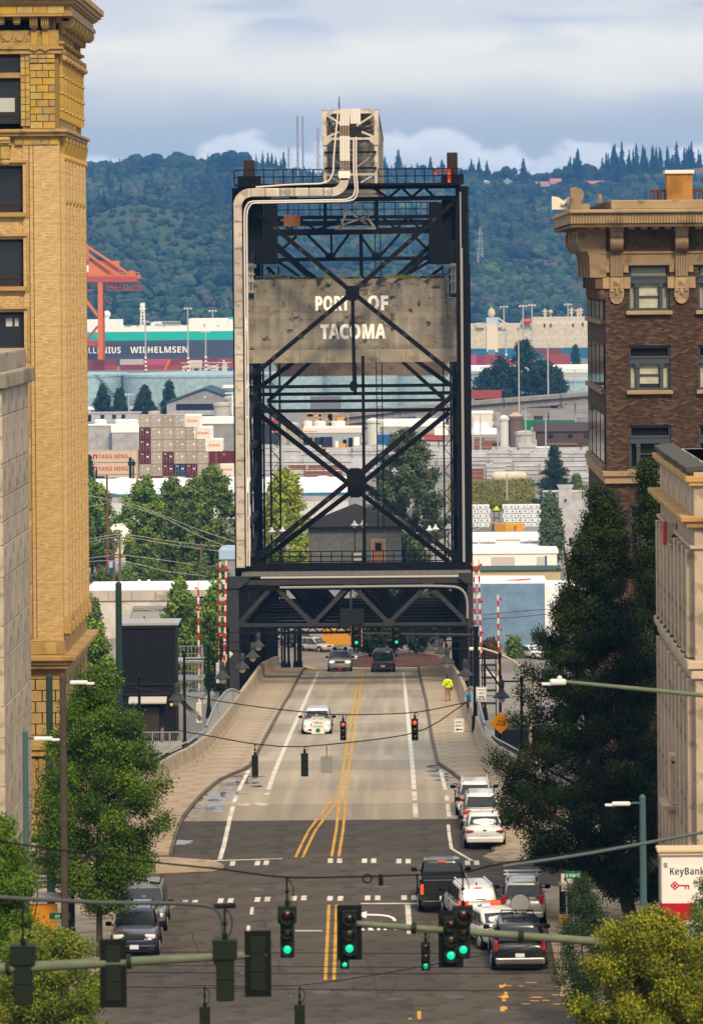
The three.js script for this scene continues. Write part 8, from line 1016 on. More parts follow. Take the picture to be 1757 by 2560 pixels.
// ---------- signals, wires, lamps, signs, people ----------
const sigM=M([0.012,0.018,0.011],0.6),sigK=M([0.006,0.007,0.006],0.7),dkGreen=M([0.02,0.045,0.04],0.55),teal=M([0.055,0.11,0.11],0.5),armM=M([0.17,0.20,0.125],0.5,{map: gr2});
const lensOff={r: M([0.03,0.006,0.005],0.25),y: M([0.04,0.03,0.008],0.25),g: M([0.006,0.02,0.014],0.25)},lensOn={r: M([0.3,0.02,0.01],0.3,{emissive: col([1,0.10,0.02]),emissiveIntensity: 1.1}),g: M([0.01,0.25,0.15],0.3,{emissive: col([0.0,0.62,0.34]),emissiveIntensity: 1.0})};
function signal(label,x,y0,y1,D,o={}) {                         // three-lens head between two heights, facing the camera or away
const a=at(x,y0,D),b=at(x,y1,D),h=a.y - b.y,t=T('traffic_signal', label, 'traffic signal', b,o.ry||0,o.group),w=o.w||h*0.31,s=h/3,f=o.back?-1 : 1;
if (o.plate) P('backplate', mb().rbox(w*1.7,h*1.22,0.03,0.012,0,h/2,-0.06*f),sigK,t);
'ryg'.split('').forEach((k,i)=>{const y=h - s*(i + 0.5),ww=o.big&&!i?w*1.35 : w,r=ww*0.36,c=P('lamp_section', mb().rbox(ww,s*0.98,ww*0.6,0.03,0,y,0).rbox(ww*1.06,s*0.1,ww*0.64,0.02,0,y + s*0.45,0),sigM,t);const on=o.on===k;P('signal_lens', mb().add(new THREE.SphereGeometry(r,18,8,0,6.283,0,0.9),new THREE.Matrix4().makeRotationX(f*Math.PI/2).setPosition(0,y,f*(ww*0.3 - r*0.55))),on?lensOn[k] : lensOff[k],c);P('visor', mb().add(new THREE.CylinderGeometry(r*1.12,r*1.16,ww*0.62,16,1,true,Math.PI*0.28,Math.PI*1.44),new THREE.Matrix4().makeRotationX(Math.PI/2).multiply(new THREE.Matrix4().makeRotationY(Math.PI)).setPosition(0,y,f*ww*0.58)),M([0.03,0.034,0.02],0.6,{side: THREE.DoubleSide}),c);});
if (o.hang) {const q=at(x,o.hang,D).y - b.y;P('hanger', mb().rod([0,h,0],[0,q,0],0.025,6).rbox(0.1,0.14,0.1,0.02,0,h + 0.06,0).ball(0.05,0,(h + q)/2,0),sigK,t);P('feed_cable', mb().tube([[0,q,0],[0.14,(q + h)/2 + 0.1,0],[0.1,h + 0.1,0],[0,h,0]],0.012,14,4),sigK,t);} return t;
}
function cable(label,pts,r,o={}) {const P3=pts.map(([x,y,D])=>at(x,y,D)),t=T(o.name||'overhead_wire', label,o.cat||'wire', P3[0]);const m=mb();m.add(new THREE.TubeGeometry(new THREE.CatmullRomCurve3(P3.map(p=>p.clone().sub(P3[0])),false, 'catmullrom', 0.4),pts.length*14,r,5));P('wire', m,o.mat||sigK,t);return t;}
const D1=82,D2=104,D3=92;
signal('hung traffic signal showing green, left of the backplate signal, largest upper lens', 719,2264,2394,D3,{on: 'g', hang: 2193,big: 1,w: 0.32});
signal('green traffic signal with black backplate on the right mast arm, left one', 874,2276,2388,D2,{on: 'g', plate: 1,w: 0.38});signal('green traffic signal with black backplate on the right mast arm, right one', 1127,2290,2406,D2,{on: 'g', plate: 1,w: 0.38});signal('hung green traffic signal just right of the right backplate signal', 1158,2264,2394,D3 + 4,{on: 'g', hang: 2180,big: 1,w: 0.34});
signal('small distant green signal below the left backplate signal', 862,2352,2422,138,{on: 'g', hang: 2330});signal('small distant green signal left of the right pair of signals', 1064,2354,2426,140,{on: 'g', hang: 2318});
signal('signal back hanging at the far lower left', 60,2362,2512,D1,{back: 1,hang: 2262,big: 1,w: 0.38});signal('signal back with black backplate on the left mast arm, left one', 285,2362,2502,D1,{back: 1,plate: 1,w: 0.32});signal('signal back hanging near the end of the left mast arm', 564,2348,2502,D1 - 1.5,{back: 1,hang: 2268,big: 1,w: 0.36});signal('signal back with black backplate at the end of the left mast arm', 646,2340,2476,D1,{back: 1,plate: 1,w: 0.32});
signal('signal back hanging at the bottom edge, left of two', 513,2516,2600,120,{back: 1,hang: 2466});signal('signal back hanging at the bottom edge, right of two', 750,2512,2596,120,{back: 1,hang: 2466});
signal('hung signal showing red beside the yellow centre lines', 858,1803,1851,182,{on: 'r', hang: 1787});signal('hung signal showing red over the right lane of the bridge', 1037,1797,1851,182,{on: 'r', hang: 1781});signal('hung signal back over the left kerb of the bridge', 638,1888,1940,172,{back: 1,hang: 1860});signal('hung signal back over the left lane of the bridge', 762,1883,1941,172,{back: 1,hang: 1866});
signal('green signal with checkered border under the portal, left one', 891,1566,1614,244,{on: 'g', plate: 1});signal('green signal under the portal, right one', 991,1568,1612,244,{on: 'g', plate: 1});
{const c=T('signal_border', 'red and white checkered board behind the left portal signal', 'board', at(891,1616,244.2));for (let i=0;i<22;i++) {const s=i<5?0 : i<14?1 : 2;P('checker', mb().box(0.12,0.14,0.02,s===0?-0.24 + i*0.12 : s===1?-0.29 : 0.29,s===0?1.24 : 0.14*(i - (s===1?5 : 14)) + 0.06,-0.08),i % 2?M([0.5,0.1,0.08],0.6) : MAT.white,c);}}
function mastArm(label,pts,D,r0,r1) {const A=at(...pts[0],D),B=at(...pts[1],D),t=T('signal_mast_arm', label, 'mast arm', A);P('arm', mb().rod([0,0,0],B.clone().sub(A).toArray(),r0,14,r1),armM,t);const d=B.clone().sub(A);for (const k of [0.25,0.6,0.85]) P('clamp', mb().rod(d.clone().multiplyScalar(k).toArray(),d.clone().multiplyScalar(k + 0.012).toArray(),r0*1.15,14),sigM,t);P('end_cap', mb().ball(r1*1.1,d.x,d.y,d.z),armM,t);return t;}
mastArm('grey green signal mast arm reaching in from the left', [[-200,2432],[664,2386]],D1,0.13,0.075);mastArm('grey green signal mast arm reaching in from the right', [[1950,2388],[880,2308]],D2,0.135,0.075);
{const t=T('signal_gooseneck', 'dark steel tube bending down to the hanging signal at the left', 'mast arm', at(-100,2238,D1));const q=(x,y)=>at(x,y,D1).sub(t.position).toArray();P('tube', mb().tube([q(-100,2238),q(250,2256),q(500,2262),q(540,2272),q(556,2300),q(558,2345)],0.045,60,8),M([0.06,0.07,0.06],0.5),t);P('cross_piece', mb().rod(q(535,2266),q(590,2264),0.05,8),sigK,t);}
cable('span wire with coil carrying the hung green signals across the street', [[-60,2095,D3],[320,2148,D3],[545,2172,D3],[719,2193,D3],[950,2190,D3],[1158,2180,D3 + 4],[1260,2158,D3 + 4],[1660,2098,D3 + 4],[1900,2060,D3 + 4]],0.022);cable('thick twin cable crossing in front of the dark tree towards the right', [[1258,2166,D3],[1480,2132,D3],[1760,2080,D3]],0.04,{mat: M([0.09,0.11,0.11],0.5)});
{const t=T('cable_coil', 'looped spare cable and small camera on the span wire', 'cable coil', at(918,2190,D3));P('loop', mb().add(new THREE.TorusGeometry(0.1,0.018,6,18),new THREE.Matrix4().setPosition(0,-0.06,0)),sigK,t);P('camera', mb().rbox(0.11,0.2,0.14,0.02,0.31,-0.12,0).ball(0.05,0.31,0.0,0),sigK,t);}
cable('span wire carrying the two red signals before the bridge', [[297,1712,230],[595,1760,186],[760,1780,182],[860,1787,182],[1037,1781,182],[1165,1756,182]],0.025);cable('span wire carrying the signal backs before the bridge', [[297,1800,230],[513,1838,172],[640,1860,172],[765,1866,172],[1037,1832,172],[1165,1756,174]],0.025);
[[2378,2382],[2411,2418],[2430,2432],[2465,2478]].forEach(([a,b],i)=>cable(`thin wire across the lower street, ${['uppermost', 'second', 'third', 'lowest'][i]} of four`, [[150,a,112],[900,(a + b)/2 + 3,112],[1560,b,112]],0.011));cable('slanting thin wire over the lower street rising to the right', [[480,2464,118],[760,2462,118],[1100,2408,118],[1640,2300,118]],0.013);
for (const [l,x,y0,y1] of [['LEFT TURN YIELD ON GREEN sign', 795,1790,1835]]) {const t=T('traffic_sign', 'white LEFT TURN YIELD ON GREEN sign hanging before the white car', 'sign', at(x,y1,182)),h=at(x,y0,182).y - t.position.y;P('plate', mb().rbox(0.6,h,0.04,0.015,0,h/2,0),MAT.white,t);face('lettering', 0.57,h - 0.03,signTex(160,226, '#e6e4dc', (c,W,H)=>{txt(c, 'LEFT TURN', 80,32,30,136, '#444');txt(c, 'YIELD', 80,84,44,104, '#444');txt(c, 'ON GREEN', 80,132,30,124, '#444');c.fillStyle='#0e7a58';c.beginPath();c.arc(80,184,30,0,7);c.fill();}),t,0,h/2,0.023);P('hanger', mb().rod([0,h,0],[0,h + 0.25,0],0.02),sigK,t);}
{const t=T('traffic_sign', 'blank grey sign back hanging beside the signal backs', 'sign', at(817,1934,172));P('plate', mb().rbox(0.5,0.66,0.03,0.01,0,0.36,0).box(0.52,0.05,0.05,0,0.7,0),M([0.24,0.24,0.22],0.5),t);P('hanger', mb().rod([0,0.7,0],[0,1.2,0],0.02),sigK,t);}
function postSign(label,x,y0,y1,D,wd,draw,bg,o={}) {const b=at(x,y1,D),h=at(x,y0,D).y - b.y,w=wd/F*D,t=T('traffic_sign', label, 'sign', b);P('plate', mb().rbox(w,h,0.03,0.012,0,h/2,0),o.mat||MAT.white,t);if (draw) face('lettering', w*0.96,h*0.97,signTex(160,Math.round(160*h/w),bg,draw),t,0,h/2,0.018);if (o.post!==0) P('post', mb().rod([0,h,-0.05],[0,-(o.post||2.2),-0.05],0.035),MAT.galv,t);return t;}
postSign('white SPEED LIMIT 25 sign on the dark pole right of the bridge', 1203,1717,1755,243,27,(c,W,H)=>{c.strokeStyle='#222';c.lineWidth=5;c.strokeRect(8,8,W - 16,H - 16);txt(c, 'SPEED', 80,46,38,118, '#222');txt(c, 'LIMIT', 80,92,38,98, '#222');txt(c, '25', 80,168,92,108, '#222');}, '#e6e4de', {post: 0});
postSign('white ONE WAY sign with arrow hanging before the right sidewalk', 1147,1796,1832,178,26,(c,W,H)=>{c.strokeStyle='#222';c.lineWidth=5;c.strokeRect(8,8,W - 16,H - 16);txt(c, 'ONE', 80,56,54,110, '#222');txt(c, 'WAY', 80,112,54,116, '#222');c.fillStyle='#222';c.fillRect(58,164,78,18);c.beginPath();c.moveTo(22,173);c.lineTo(66,148);c.lineTo(66,198);c.fill();}, '#e6e4de', {post: 0});
{const D=205,p=at(1251,1807,D),t=T('traffic_sign', 'yellow diamond DRAW BRIDGE warning sign on a black lamp post', 'sign', [p.x,p.y,p.z]);const s=0.8,tx=signTex(200,200, '#d58a08', (c)=>{c.translate(100,100);c.rotate(Math.PI/4);c.strokeStyle='#1a1408';c.lineWidth=4;c.strokeRect(-1,-1,1,1);txt(c, 'DRAW', 4,-20,40,92, '#1a1408');txt(c, 'BRIDGE', 0,22,38,124, '#1a1408');});P('plate', mb().rbox(s,s,0.03,0.012).geo().rotateZ(Math.PI/4),yelP,t);const f=face('lettering', s*0.97,s*0.97,tx,t,0,0,0.018);f.rotation.z=Math.PI/4;}
postSign('green S 11th ST street name sign at the right corner', 1432,2178,2197,150,42,(c,W,H)=>txt(c, 'S 11th ST', 80,H/2 + 4,44,140, '#e8efe9'), '#0c6b4c', {mat: dkGreen,post: 3.4});postSign('white left turn only sign under the green street name sign', 1416,2184,2228,150.6,28,(c,W,H)=>{c.strokeStyle='#222';c.lineWidth=16;c.beginPath();c.moveTo(100,190);c.quadraticCurveTo(104,110,60,84);c.stroke();c.fillStyle='#222';c.beginPath();c.moveTo(28,66);c.lineTo(92,58);c.lineTo(62,116);c.fill();txt(c, 'ONLY', 80,H - 30,38,110, '#222');}, '#c9c2b4', {post: 2.2});
postSign('green letter A street sign behind the left street tree', 326,1862,1882,176,22,(c,W,H)=>txt(c, 'A', 66,H/2 + 6,92,56, '#e8efe9'), '#0c6b4c', {mat: dkGreen,post: 3});postSign('green and white parking sign on the right sidewalk of the bridge', 1270,1886,1914,205,17,(c,W,H)=>{c.fillStyle='#2c7a58';c.fillRect(10,10,140,H/2);txt(c, '2', 50,H*0.3,60,36, '#dde');}, '#cfd2cc', {post: 1.8});postSign('red and white parking sign below the green one on the right sidewalk', 1270,1917,1940,204.9,17,(c,W,H)=>{c.fillStyle='#a33';c.fillRect(10,10,140,26);c.fillStyle='#99a';c.fillRect(24,H*0.5,110,12);}, '#cfc8c4', {post: 0});
postSign('dark green street name sign on the brown pole at the lower left', 151,2282,2298,139,52,(c,W,H)=>txt(c, 'ST', 60,H/2 + 3,34,40, '#9fc0ae'), '#0a4a38', {mat: dkGreen,post: 0});
// lamp posts
function pole(label,x,y0,D,mat,r,o={}) {const p=at(x,y0,D),g=o.ground ?? roadY(D),t=T(o.name||'street_lamp', label,o.cat||'street lamp', [p.x,g,-D]),H=p.y - g;P('pole', mb().rod([0,0,0],[0,H,0],r,12,r*0.8).ball(r*0.85,0,H,0).cyl(r*1.5,r*1.3,0.4,0,0,0,10),mat,t);if (o.arm) {const [ax,ay,len]=o.arm,s=Math.sign(len);P('arm', mb().tube([[0,H - 0.25,0],[len*0.4,H - 0.18 + ay,0],[len,H - 0.2 + ay,0]],0.04,14,6),mat,t);P('lamp_head', mb().rbox(0.62,0.13,0.26,0.05,len + s*0.3,H - 0.2 + ay,0).rbox(0.3,0.08,0.2,0.03,len + s*0.7,H - 0.24 + ay,0),M([0.62,0.63,0.62],0.4),t);} if (o.box) P('fittings', mb().rbox(0.2,0.3,0.2,0.03,r,H*0.5,0).tube([[r,H*0.55,0],[r + 0.25,H*0.5,0],[r + 0.1,H*0.4,0]],0.02,12,4),sigK,t);return t;}
pole('teal street lamp with short arm in front of the stone building', 64,1832,133,teal,0.11,{arm: [0,0,0.3],box: 1});pole('dark green pole between the teal lamp and the brown pole at the left', 124,1694,165,dkGreen,0.17,{box: 1,name: 'signal_pole', cat: 'pole'});pole('brown wooden pole with white cobra lamp at the left', 158,1692,139,M([0.10,0.075,0.055],0.8,{map: gr2}),0.14,{arm: [0,0,0.25]});pole('tall dark green pole in front of the black lift tower at the left', 297,1462,228,dkGreen,0.22,{ground: 14,name: 'signal_pole', cat: 'pole'});pole('teal street lamp with arm to the left beside the bank sign', 1605,1994,135,teal,0.13,{arm: [0,0,-0.42]});
{const D=112,t=T('street_lamp', 'pale lamp on a long green arm reaching in from the right', 'street lamp', at(1900,1752,D));const q=(x,y)=>at(x,y,D).sub(t.position).toArray();P('arm', mb().rod(q(1900,1752),q(1410,1704),0.075,10,0.05),armM,t);P('lamp_head', mb().rbox(0.46,0.16,0.3,0.06,...q(1394,1705)).rbox(0.34,0.07,0.24,0.03,...q(1368,1710)).ball(0.07,...q(1398,1695)),M([0.6,0.6,0.55],0.4),t);}
{const D=250,t=T('street_lamp', 'pale cobra lamp on a curved arm right of the bridge portal', 'street lamp', at(1325,1700,D));const q=(x,y)=>at(x,y,D).sub(t.position).toArray();P('arm', mb().tube([q(1325,1700),q(1290,1658),q(1245,1634),q(1205,1621)],0.07,24,7),M([0.42,0.36,0.27],0.5),t);P('lamp_head', mb().rbox(0.75,0.2,0.4,0.08,...q(1187,1622)),M([0.66,0.6,0.48],0.4),t);P('pole', mb().rod(q(1325,1700),q(1325,1950),0.1,8),M([0.3,0.27,0.2],0.5),t);}
function bellLamp(label,px0,yt,yb,ya0,lx,ly,D,s) {const p=at(px0,yb,D),t=T('bridge_lamp', label, 'bridge lamp', p),H=at(px0,yt,D).y - p.y,ay=at(px0,ya0,D).y - p.y,X=at(lx,ly,D).x - p.x,Y=at(lx,ly,D).y - p.y,k=s;P('pole', mb().rod([0,0,0],[0,H,0],0.1,8,0.07).cyl(0.24,0.13,0.8,0,0,0,10).ball(0.12,0,H,0,1,1.8,1),MAT.black,t);P('arm', mb().bar([0,ay,0],[X,ay,0],0.08).rod([X,ay,0],[X,Y + 1.15*k,0],0.05),MAT.black,t);P('lamp_shade', mb().lathe([[0.04,1.2],[0.2,1.1],[0.22,0.72],[0.16,0.6],[0.24,0.42],[0.6,0.08],[0.62,0.02],[0.3,0.06]].map(([r,y])=>[r*k*0.72,y*k*0.8]),X,Y,0,18),M([0.028,0.03,0.034],0.5,{specularIntensity: 0.6}),t);P('glass_globe', mb().ball(0.2*k,X,Y - 0.02,0,1,1.2,1),M([0.5,0.45,0.34],0.2),t);}
[[523,1617,1795,1627,606,1672,262],[553,1600,1766,1605,632,1644,276],[572,1573,1749,1582,646,1617,292],[463,1637,1882,1648,556,1697,240],[350,1693,1860,1706,443,1752,226],[1251,1638,1878,1645,1163,1690,240],[1212,1615,1800,1622,1118,1658,262],[1196,1596,1770,1601,1102,1634,280],[1305,1698,1950,1703,1253,1745,222],[1178,1575,1750,1590,1092,1616,300]].forEach((a,i)=>bellLamp(`black bell lamp on a bridge pole, ${['third', 'fourth', 'fifth', 'second', 'nearest'][i % 5]} along the ${i < 5 ? 'left' : 'right'} side`, ...a,1.1));
for (const [i,x] of [[0,712],[1,722],[2,738],[3,746],[4,752]]) {const t=T('bridge_lamp', `distant black lamp post past the portal, ${['leftmost', 'second', 'third', 'fourth', 'rightmost'][i]} of five`, 'lamp post', at(x,1676,372));P('pole', mb().rod([0,0,0],[0,4.2,0],0.11,7),MAT.black,t);P('base', mb().cyl(0.26,0.14,0.9,0,0,0,8),MAT.black,t);}
// barrier gate arms, raised
function gate(label,x0,y0,x1,y1,D,n,o={}) {const A=at(x1,y1,D),B=at(x0,y0,D),t=T('raised_barrier', label, 'barrier', A),d=B.sub(A),rM=M([0.42,0.012,0.015],0.5);for (let i=0;i<n;i++) P(i % 2?'red_stripe': 'white_stripe', mb().fbar(d.clone().multiplyScalar(i/n).toArray(),d.clone().multiplyScalar((i + 1)/n).toArray(),o.w||0.14,0.1),i % 2?rM : MAT.white,t);for (const k of [0.3,0.6,0.95]) P('warning_light', mb().ball(0.09,d.x*k + (o.s||-0.16),d.y*k,0),rM,t);if (o.base) P('gate_housing', mb().rbox(0.5,1.5,0.5,0.05,0,-0.6,0).bar([0,0,0],[o.base,0.9,0],0.35),MAT.white,t);return t;}
gate('left arm of the raised red and white pair left of the portal', 551,1405,549,1662,298,19,{base: 0.9});gate('right arm of the raised red and white pair left of the portal', 566,1402,561,1666,296,19);gate('slim single red and white arm left of the raised pair', 496,1455,499,1762,300,17,{w: 0.13,base: 1.1});gate('left arm of the raised red and white pair right of the portal', 1183,1402,1188,1576,298,13);gate('right arm of the raised red and white pair right of the portal', 1196,1399,1203,1660,296,19,{s: 0.16});gate('slim single red and white arm before the pale blue building', 1244,1487,1247,1704,300,15,{w: 0.13,s: 0.2,base: -1});
for (const [x,ys,D] of [[558,[1449,1497,1541,1588,1627],297],[1191,[1444,1491,1538],297]]) {const t=T('barrier_rung', `white cross rungs tying the ${x < 900 ? 'left' : 'right'} pair of raised arms together`, 'barrier', at(x,ys[2],D));ys.forEach((y,i)=>P('rung', mb().box(0.44,i===1?0.3 : 0.06,0.08,0,at(x,y,D).y - t.position.y,0),MAT.white,t));}
// black lift tower beside the bridge and its landings
{const D=266,Yp=ya(372,1852,D),t=T('elevator_tower', 'black panelled pedestrian lift tower with bronze doors left of the bridge', 'elevator', [at(372,1852,D).x,Yp,-D]);const h=ya(372,1562,D) - Yp,w=3.75,cm=M([0.010,0.011,0.014],0.6);P('shaft', mb().box(w - 0.1,h,3.4,0,h/2,-1.75),cm,t);for (let i=0;i<18;i++) P('cladding_panel', mb().box(w/18 - 0.03,h*0.44,0.05,-w/2 + w*(i + 0.5)/18,h*0.72,0),cm,t);P('frame', mb().box(w,0.12,0.12,0,h*0.49,0.02).box(w,0.12,0.12,0,h*0.4,0.02).box(0.1,h,0.1,w/2,h/2,0).box(w,0.1,0.1,0,h - 0.16,0.02),M([0.02,0.022,0.026],0.5),t);P('roof_cap', mb().box(w + 0.25,0.14,3.8,0.05,h + 0.04,-1.75).rod([-0.2,h,-1],[-0.2,h + 0.35,-1],0.03),M([0.3,0.3,0.3],0.5),t);P('canopy', mb().box(2.5,0.1,0.9,0,2.75,0.5,0,0.35),M([0.5,0.48,0.44],0.4),t);for (const k of [-0.3,0.3]) P('lift_door', mb().box(0.58,2,0.06,0.12 + k,1.2,0.05),M([0.08,0.062,0.04],0.35,{metalness: 0.6}),t);P('notice', mb().box(0.55,0.75,0.03,-1.15,1.75,0.06),M([0.55,0.4,0.38],0.7),t);P('wall_lamp', mb().ball(0.12,1.55,2.4,0.2),M([0.7,0.5,0.1],0.4),t);P('call_post', mb().rbox(0.2,0.9,0.2,0.03,0.95,0.5,0.4),M([0.2,0.14,0.12],0.6),t);
const g=T('landing_bridge', 'grey railed landing in front of the black lift tower', 'landing', [at(400,1858,262).x,Yp,-262]),gl=at(255,1850,262).x - g.position.x,gr=at(512,1850,262).x - g.position.x;P('floor', mb().box(gr - gl,0.25,5,(gl + gr)/2,-0.15,-2),M([0.3,0.29,0.27],0.8),g);P('girder', mb().box(gr - gl + 1,2.6,4.6,(gl + gr)/2,-1.6,-2.2),MAT.black,g);for (const y of [1.08,0.12]) P('rail', mb().box(gr - gl,0.06,0.06,(gl + gr)/2,y,0.5),MAT.galv,g);for (let i=0;i<7;i++) P('rail_post', mb().box(0.07,1.1,0.07,mix(gl,gr,i/6),0.55,0.5),MAT.galv,g);const b=mb();for (let x=gl;x<gr;x+=0.13) b.box(0.018,0.95,0.018,x,0.6,0.5);stuff(P('baluster', b,MAT.galv,g));P('pier', mb().box(1.2,0.5,1.2,at(355,1870,262).x - g.position.x,-0.4,0.4).box(5,Yp,3,-1,-Yp/2 - 0.6,-3),MAT.conc,g);
const s=T('stair_tower', 'grey steel stair with mesh landings between the lift tower and the bridge', 'stair', [at(474,1760,272).x,0,-272]);const y=q=>ya(474,q,272);for (const q of [1612,1656,1700]) {P('landing', mb().box(2,0.14,2.4,0,y(q + 38),0),MAT.galv,s);for (let i=0;i<9;i++) P('rail_post', mb().box(0.04,1.05,0.04,-1 + i*0.25,y(q + 38) + 0.55,1.1),MAT.galv,s);P('rail', mb().box(2,0.05,0.05,0,y(q + 38) + 1.05,1.1).box(2,0.04,0.04,0,y(q + 38) + 0.55,1.1),MAT.galv,s);} P('stringer', mb().bar([-0.8,y(1740),0.6],[0.9,y(1690),0.6],0.12,0.3).bar([0.8,y(1800),0],[-0.9,y(1740),0],0.12,0.3),MAT.galv,s);for (const x of [-0.95,0.95]) P('column', mb().box(0.14,y(1610),0.14,x,y(1610)/2,1),MAT.galv,s);
const r=T('stair_tower', 'black steel ladder scaffold behind the right gate arms', 'stair', [at(1222,1760,290).x,0,-290]);const z=q=>ya(1222,q,290);for (let i=0;i<4;i++) {const q=1632 + i*32;P('landing', mb().box(1.1,0.06,1,0,z(q + 30),0).box(1.1,0.05,0.05,0,z(q + 10),0.5),MAT.black,r);} for (const x of [-0.5,0.5]) P('column', mb().box(0.08,z(1630),0.08,x,z(1630)/2,0.5),MAT.black,r);P('stringer', mb().bar([-0.3,z(1660),0.5],[1,z(1725),0.5],0.14),MAT.black,r);P('under_deck', mb().box(6,2,3,3.4,z(1850),1),MAT.black,r);}
for (const [poly,s,l] of [[BL,-1, 'left'],[BR,1, 'right']]) { // curved pipe rails on the parapets
const t=T('curved_railing', `curved galvanized railing on the ${l} parapet of the bridge`, 'railing', onDeck(byD(poly,236),0)),top=[],n=26;for (let i=0;i <= n;i++) {const D=228 + 50*i/n,p=byD(poly,D),y=roadY(D) + 1.2;top.push([p.x + s*0.3 - t.position.x,y + 1.25*Math.sin(Math.PI*(0.12 + 0.88*i/n)) - t.position.y,-D - t.position.z,y - t.position.y]);} P('top_rail', mb().tube(top.map(q=>[q[0],q[1],q[2]]),0.055,80,6),MAT.galv,t);const b=mb();for (let i=0;i<n*5;i++) {const k=i/5,a=top[Math.floor(k)],c=top[Math.min(n,Math.floor(k) + 1)],f=k % 1;const x=mix(a[0],c[0],f),z=mix(a[2],c[2],f);b.bar([x,mix(a[3],c[3],f),z],[x,mix(a[1],c[1],f),z],0.022);} stuff(P('baluster', b,MAT.galv,t));const lr=mb();lr.tube(along(poly,196,228,12).map(p=>[p.x + s*0.32 - t.position.x,roadY(-p.z) + 1.5 - t.position.y,p.z - t.position.z]),0.05,40,6);P('low_rail', lr,MAT.galv,t);const sf=mb();sf.tube(along(poly,186,226,14).map(p=>[p.x + s*0.7 - t.position.x,roadY(-p.z) + 1.05 - t.position.y,p.z - t.position.z]),0.09,40,6);P('outer_rail', sf,MAT.black,t);}
{const D=245,t=T('signal_pole', 'black pole and arm carrying the signals under the portal', 'mast arm', [at(1190,1800,D).x,roadY(D),-D]),q=(x,y)=>{const a=at(x,y,D);return [a.x - t.position.x,a.y - t.position.y,0];};P('pole', mb().rod([0,0,0],q(1189,1574),0.2,12,0.14).cyl(0.3,0.26,1.2,0,0,0,12),MAT.black,t);P('arm', mb().rod(q(1189,1588),q(880,1583),0.1,8,0.06),MAT.steelG,t);P('cap', mb().rbox(0.34,0.3,0.34,0.05,...q(1189,1572)),MAT.black,t);}
// utility poles and wires over the yards
const UP=[[268,1188,560, 'reddish brown utility pole taller than its neighbours beside the tan building'],[285,1345,540, 'grey utility pole right behind the tallest brown one'],[300,1338,538, 'utility pole third from the tan building'],[503,1357,545, 'utility pole with transformer left of the gate arms'],[473,1475,440, 'bare brown pole in front of the green trees by the lift tower']].map(([x,y,D,l])=>{const p=at(x,y,D),t=T('utility_pole', l, 'utility pole', [p.x,0,-D]);P('pole', mb().rod([0,0,0],[0,p.y,0],0.2,8,0.14),M(l[0]==='r'? [0.16,0.07,0.05] : [0.14,0.11,0.09],0.9),t);if (x!==473) for (const k of [0.4,2.6]) P('cross_arm', mb().box(2.6,0.14,0.14,0,p.y - k,0.15),MAT.wood,t);if (x===503) P('transformer', mb().cyl(0.32,0.32,1.1,-0.5,p.y - 4.4,0,10),M([0.5,0.5,0.48],0.6),t);return [x,y,D];});
const lw=M([0.45,0.42,0.38],0.6);[[[190,1228,520],[268,1250,560],[400,1290,552],[500,1340,545],[640,1395,540]],[[190,1235,520],[330,1260,556],[500,1325,545],[640,1372,540]],[[190,1355,540],[300,1336,538],[420,1352,540],[503,1362,545],[640,1372,550]],[[190,1362,540],[300,1342,538],[420,1360,541],[503,1372,545],[640,1390,550]],[[190,1400,540],[300,1388,538],[420,1402,541],[503,1414,545],[640,1424,550]],[[190,1406,540],[300,1402,538],[420,1428,541],[560,1446,545]],[[200,1272,540],[268,1258,560],[330,1246,580]],[[285,1500,470],[380,1526,480],[480,1530,470],[600,1532,470]]].forEach((p,i)=>cable(`pale power line over the trees left of the tower, ${['first', 'second', 'third', 'fourth', 'fifth', 'sixth', 'seventh', 'eighth'][i]} from the top`, p,0.035,{mat: lw,name: 'power_line'}));
[[[1180,1328,600],[1330,1268,610],[1480,1212,620]],[[1250,1340,600],[1400,1286,610],[1500,1262,620]],[[1205,1548,440],[1300,1542,440],[1420,1530,440]],[[1205,1538,440],[1300,1528,440],[1420,1520,440]]].forEach((p,i)=>cable(`thin power line right of the tower, ${['crossing the yellow container', 'below the stepped white office', 'lower one before the pale blue building', 'upper one before the pale blue building'][i]}`, p,0.03,{mat: i<2?lw : sigK,name: 'power_line'}));
[[1180,1040,1145, 'nearest the tower leg'],[1199,1037,1150, 'with cross arm by the tower leg'],[1242,1032,1156, 'left of the silos'],[1312,1018,1144, 'in front of the white silo'],[1362,1047,1146, 'at the gable of the mill house'],[1296,855,1122, 'tall one through the pine clump, left'],[1369,850,1070, 'tall one through the pine clump, right'],[1264,1183,1262, 'on the grass bank'],[1220,955,1002, 'on the overpass at its left end'],[1436,924,984, 'on the overpass at its right end'],[1338,1098,1130, 'with twin globes before the mill house'],[1298,1278,1345, 'behind the yellow container']].forEach(([x,y,yb,l])=>lightMast(x,y,450000/(yb - 690)>1500?1180 : 450000/(yb - 690), `slim wooden pole ${l}`, 0,0));[[322,985,1060],[398,945,1010],[800,935,1010],[1105,960,1060],[706,1120,1200],[692,1010,1120]].forEach(([x,y,yb],i)=>lightMast(x,y,450000/(yb - 690), `slim pole in the port yard, ${['by the dark pines', 'before the blue tank', 'at the tank seen through the tower', 'at the right of the tower view', 'in the lumber yard', 'by the pale silos'][i]}`, 0,i<3?1 : 0));
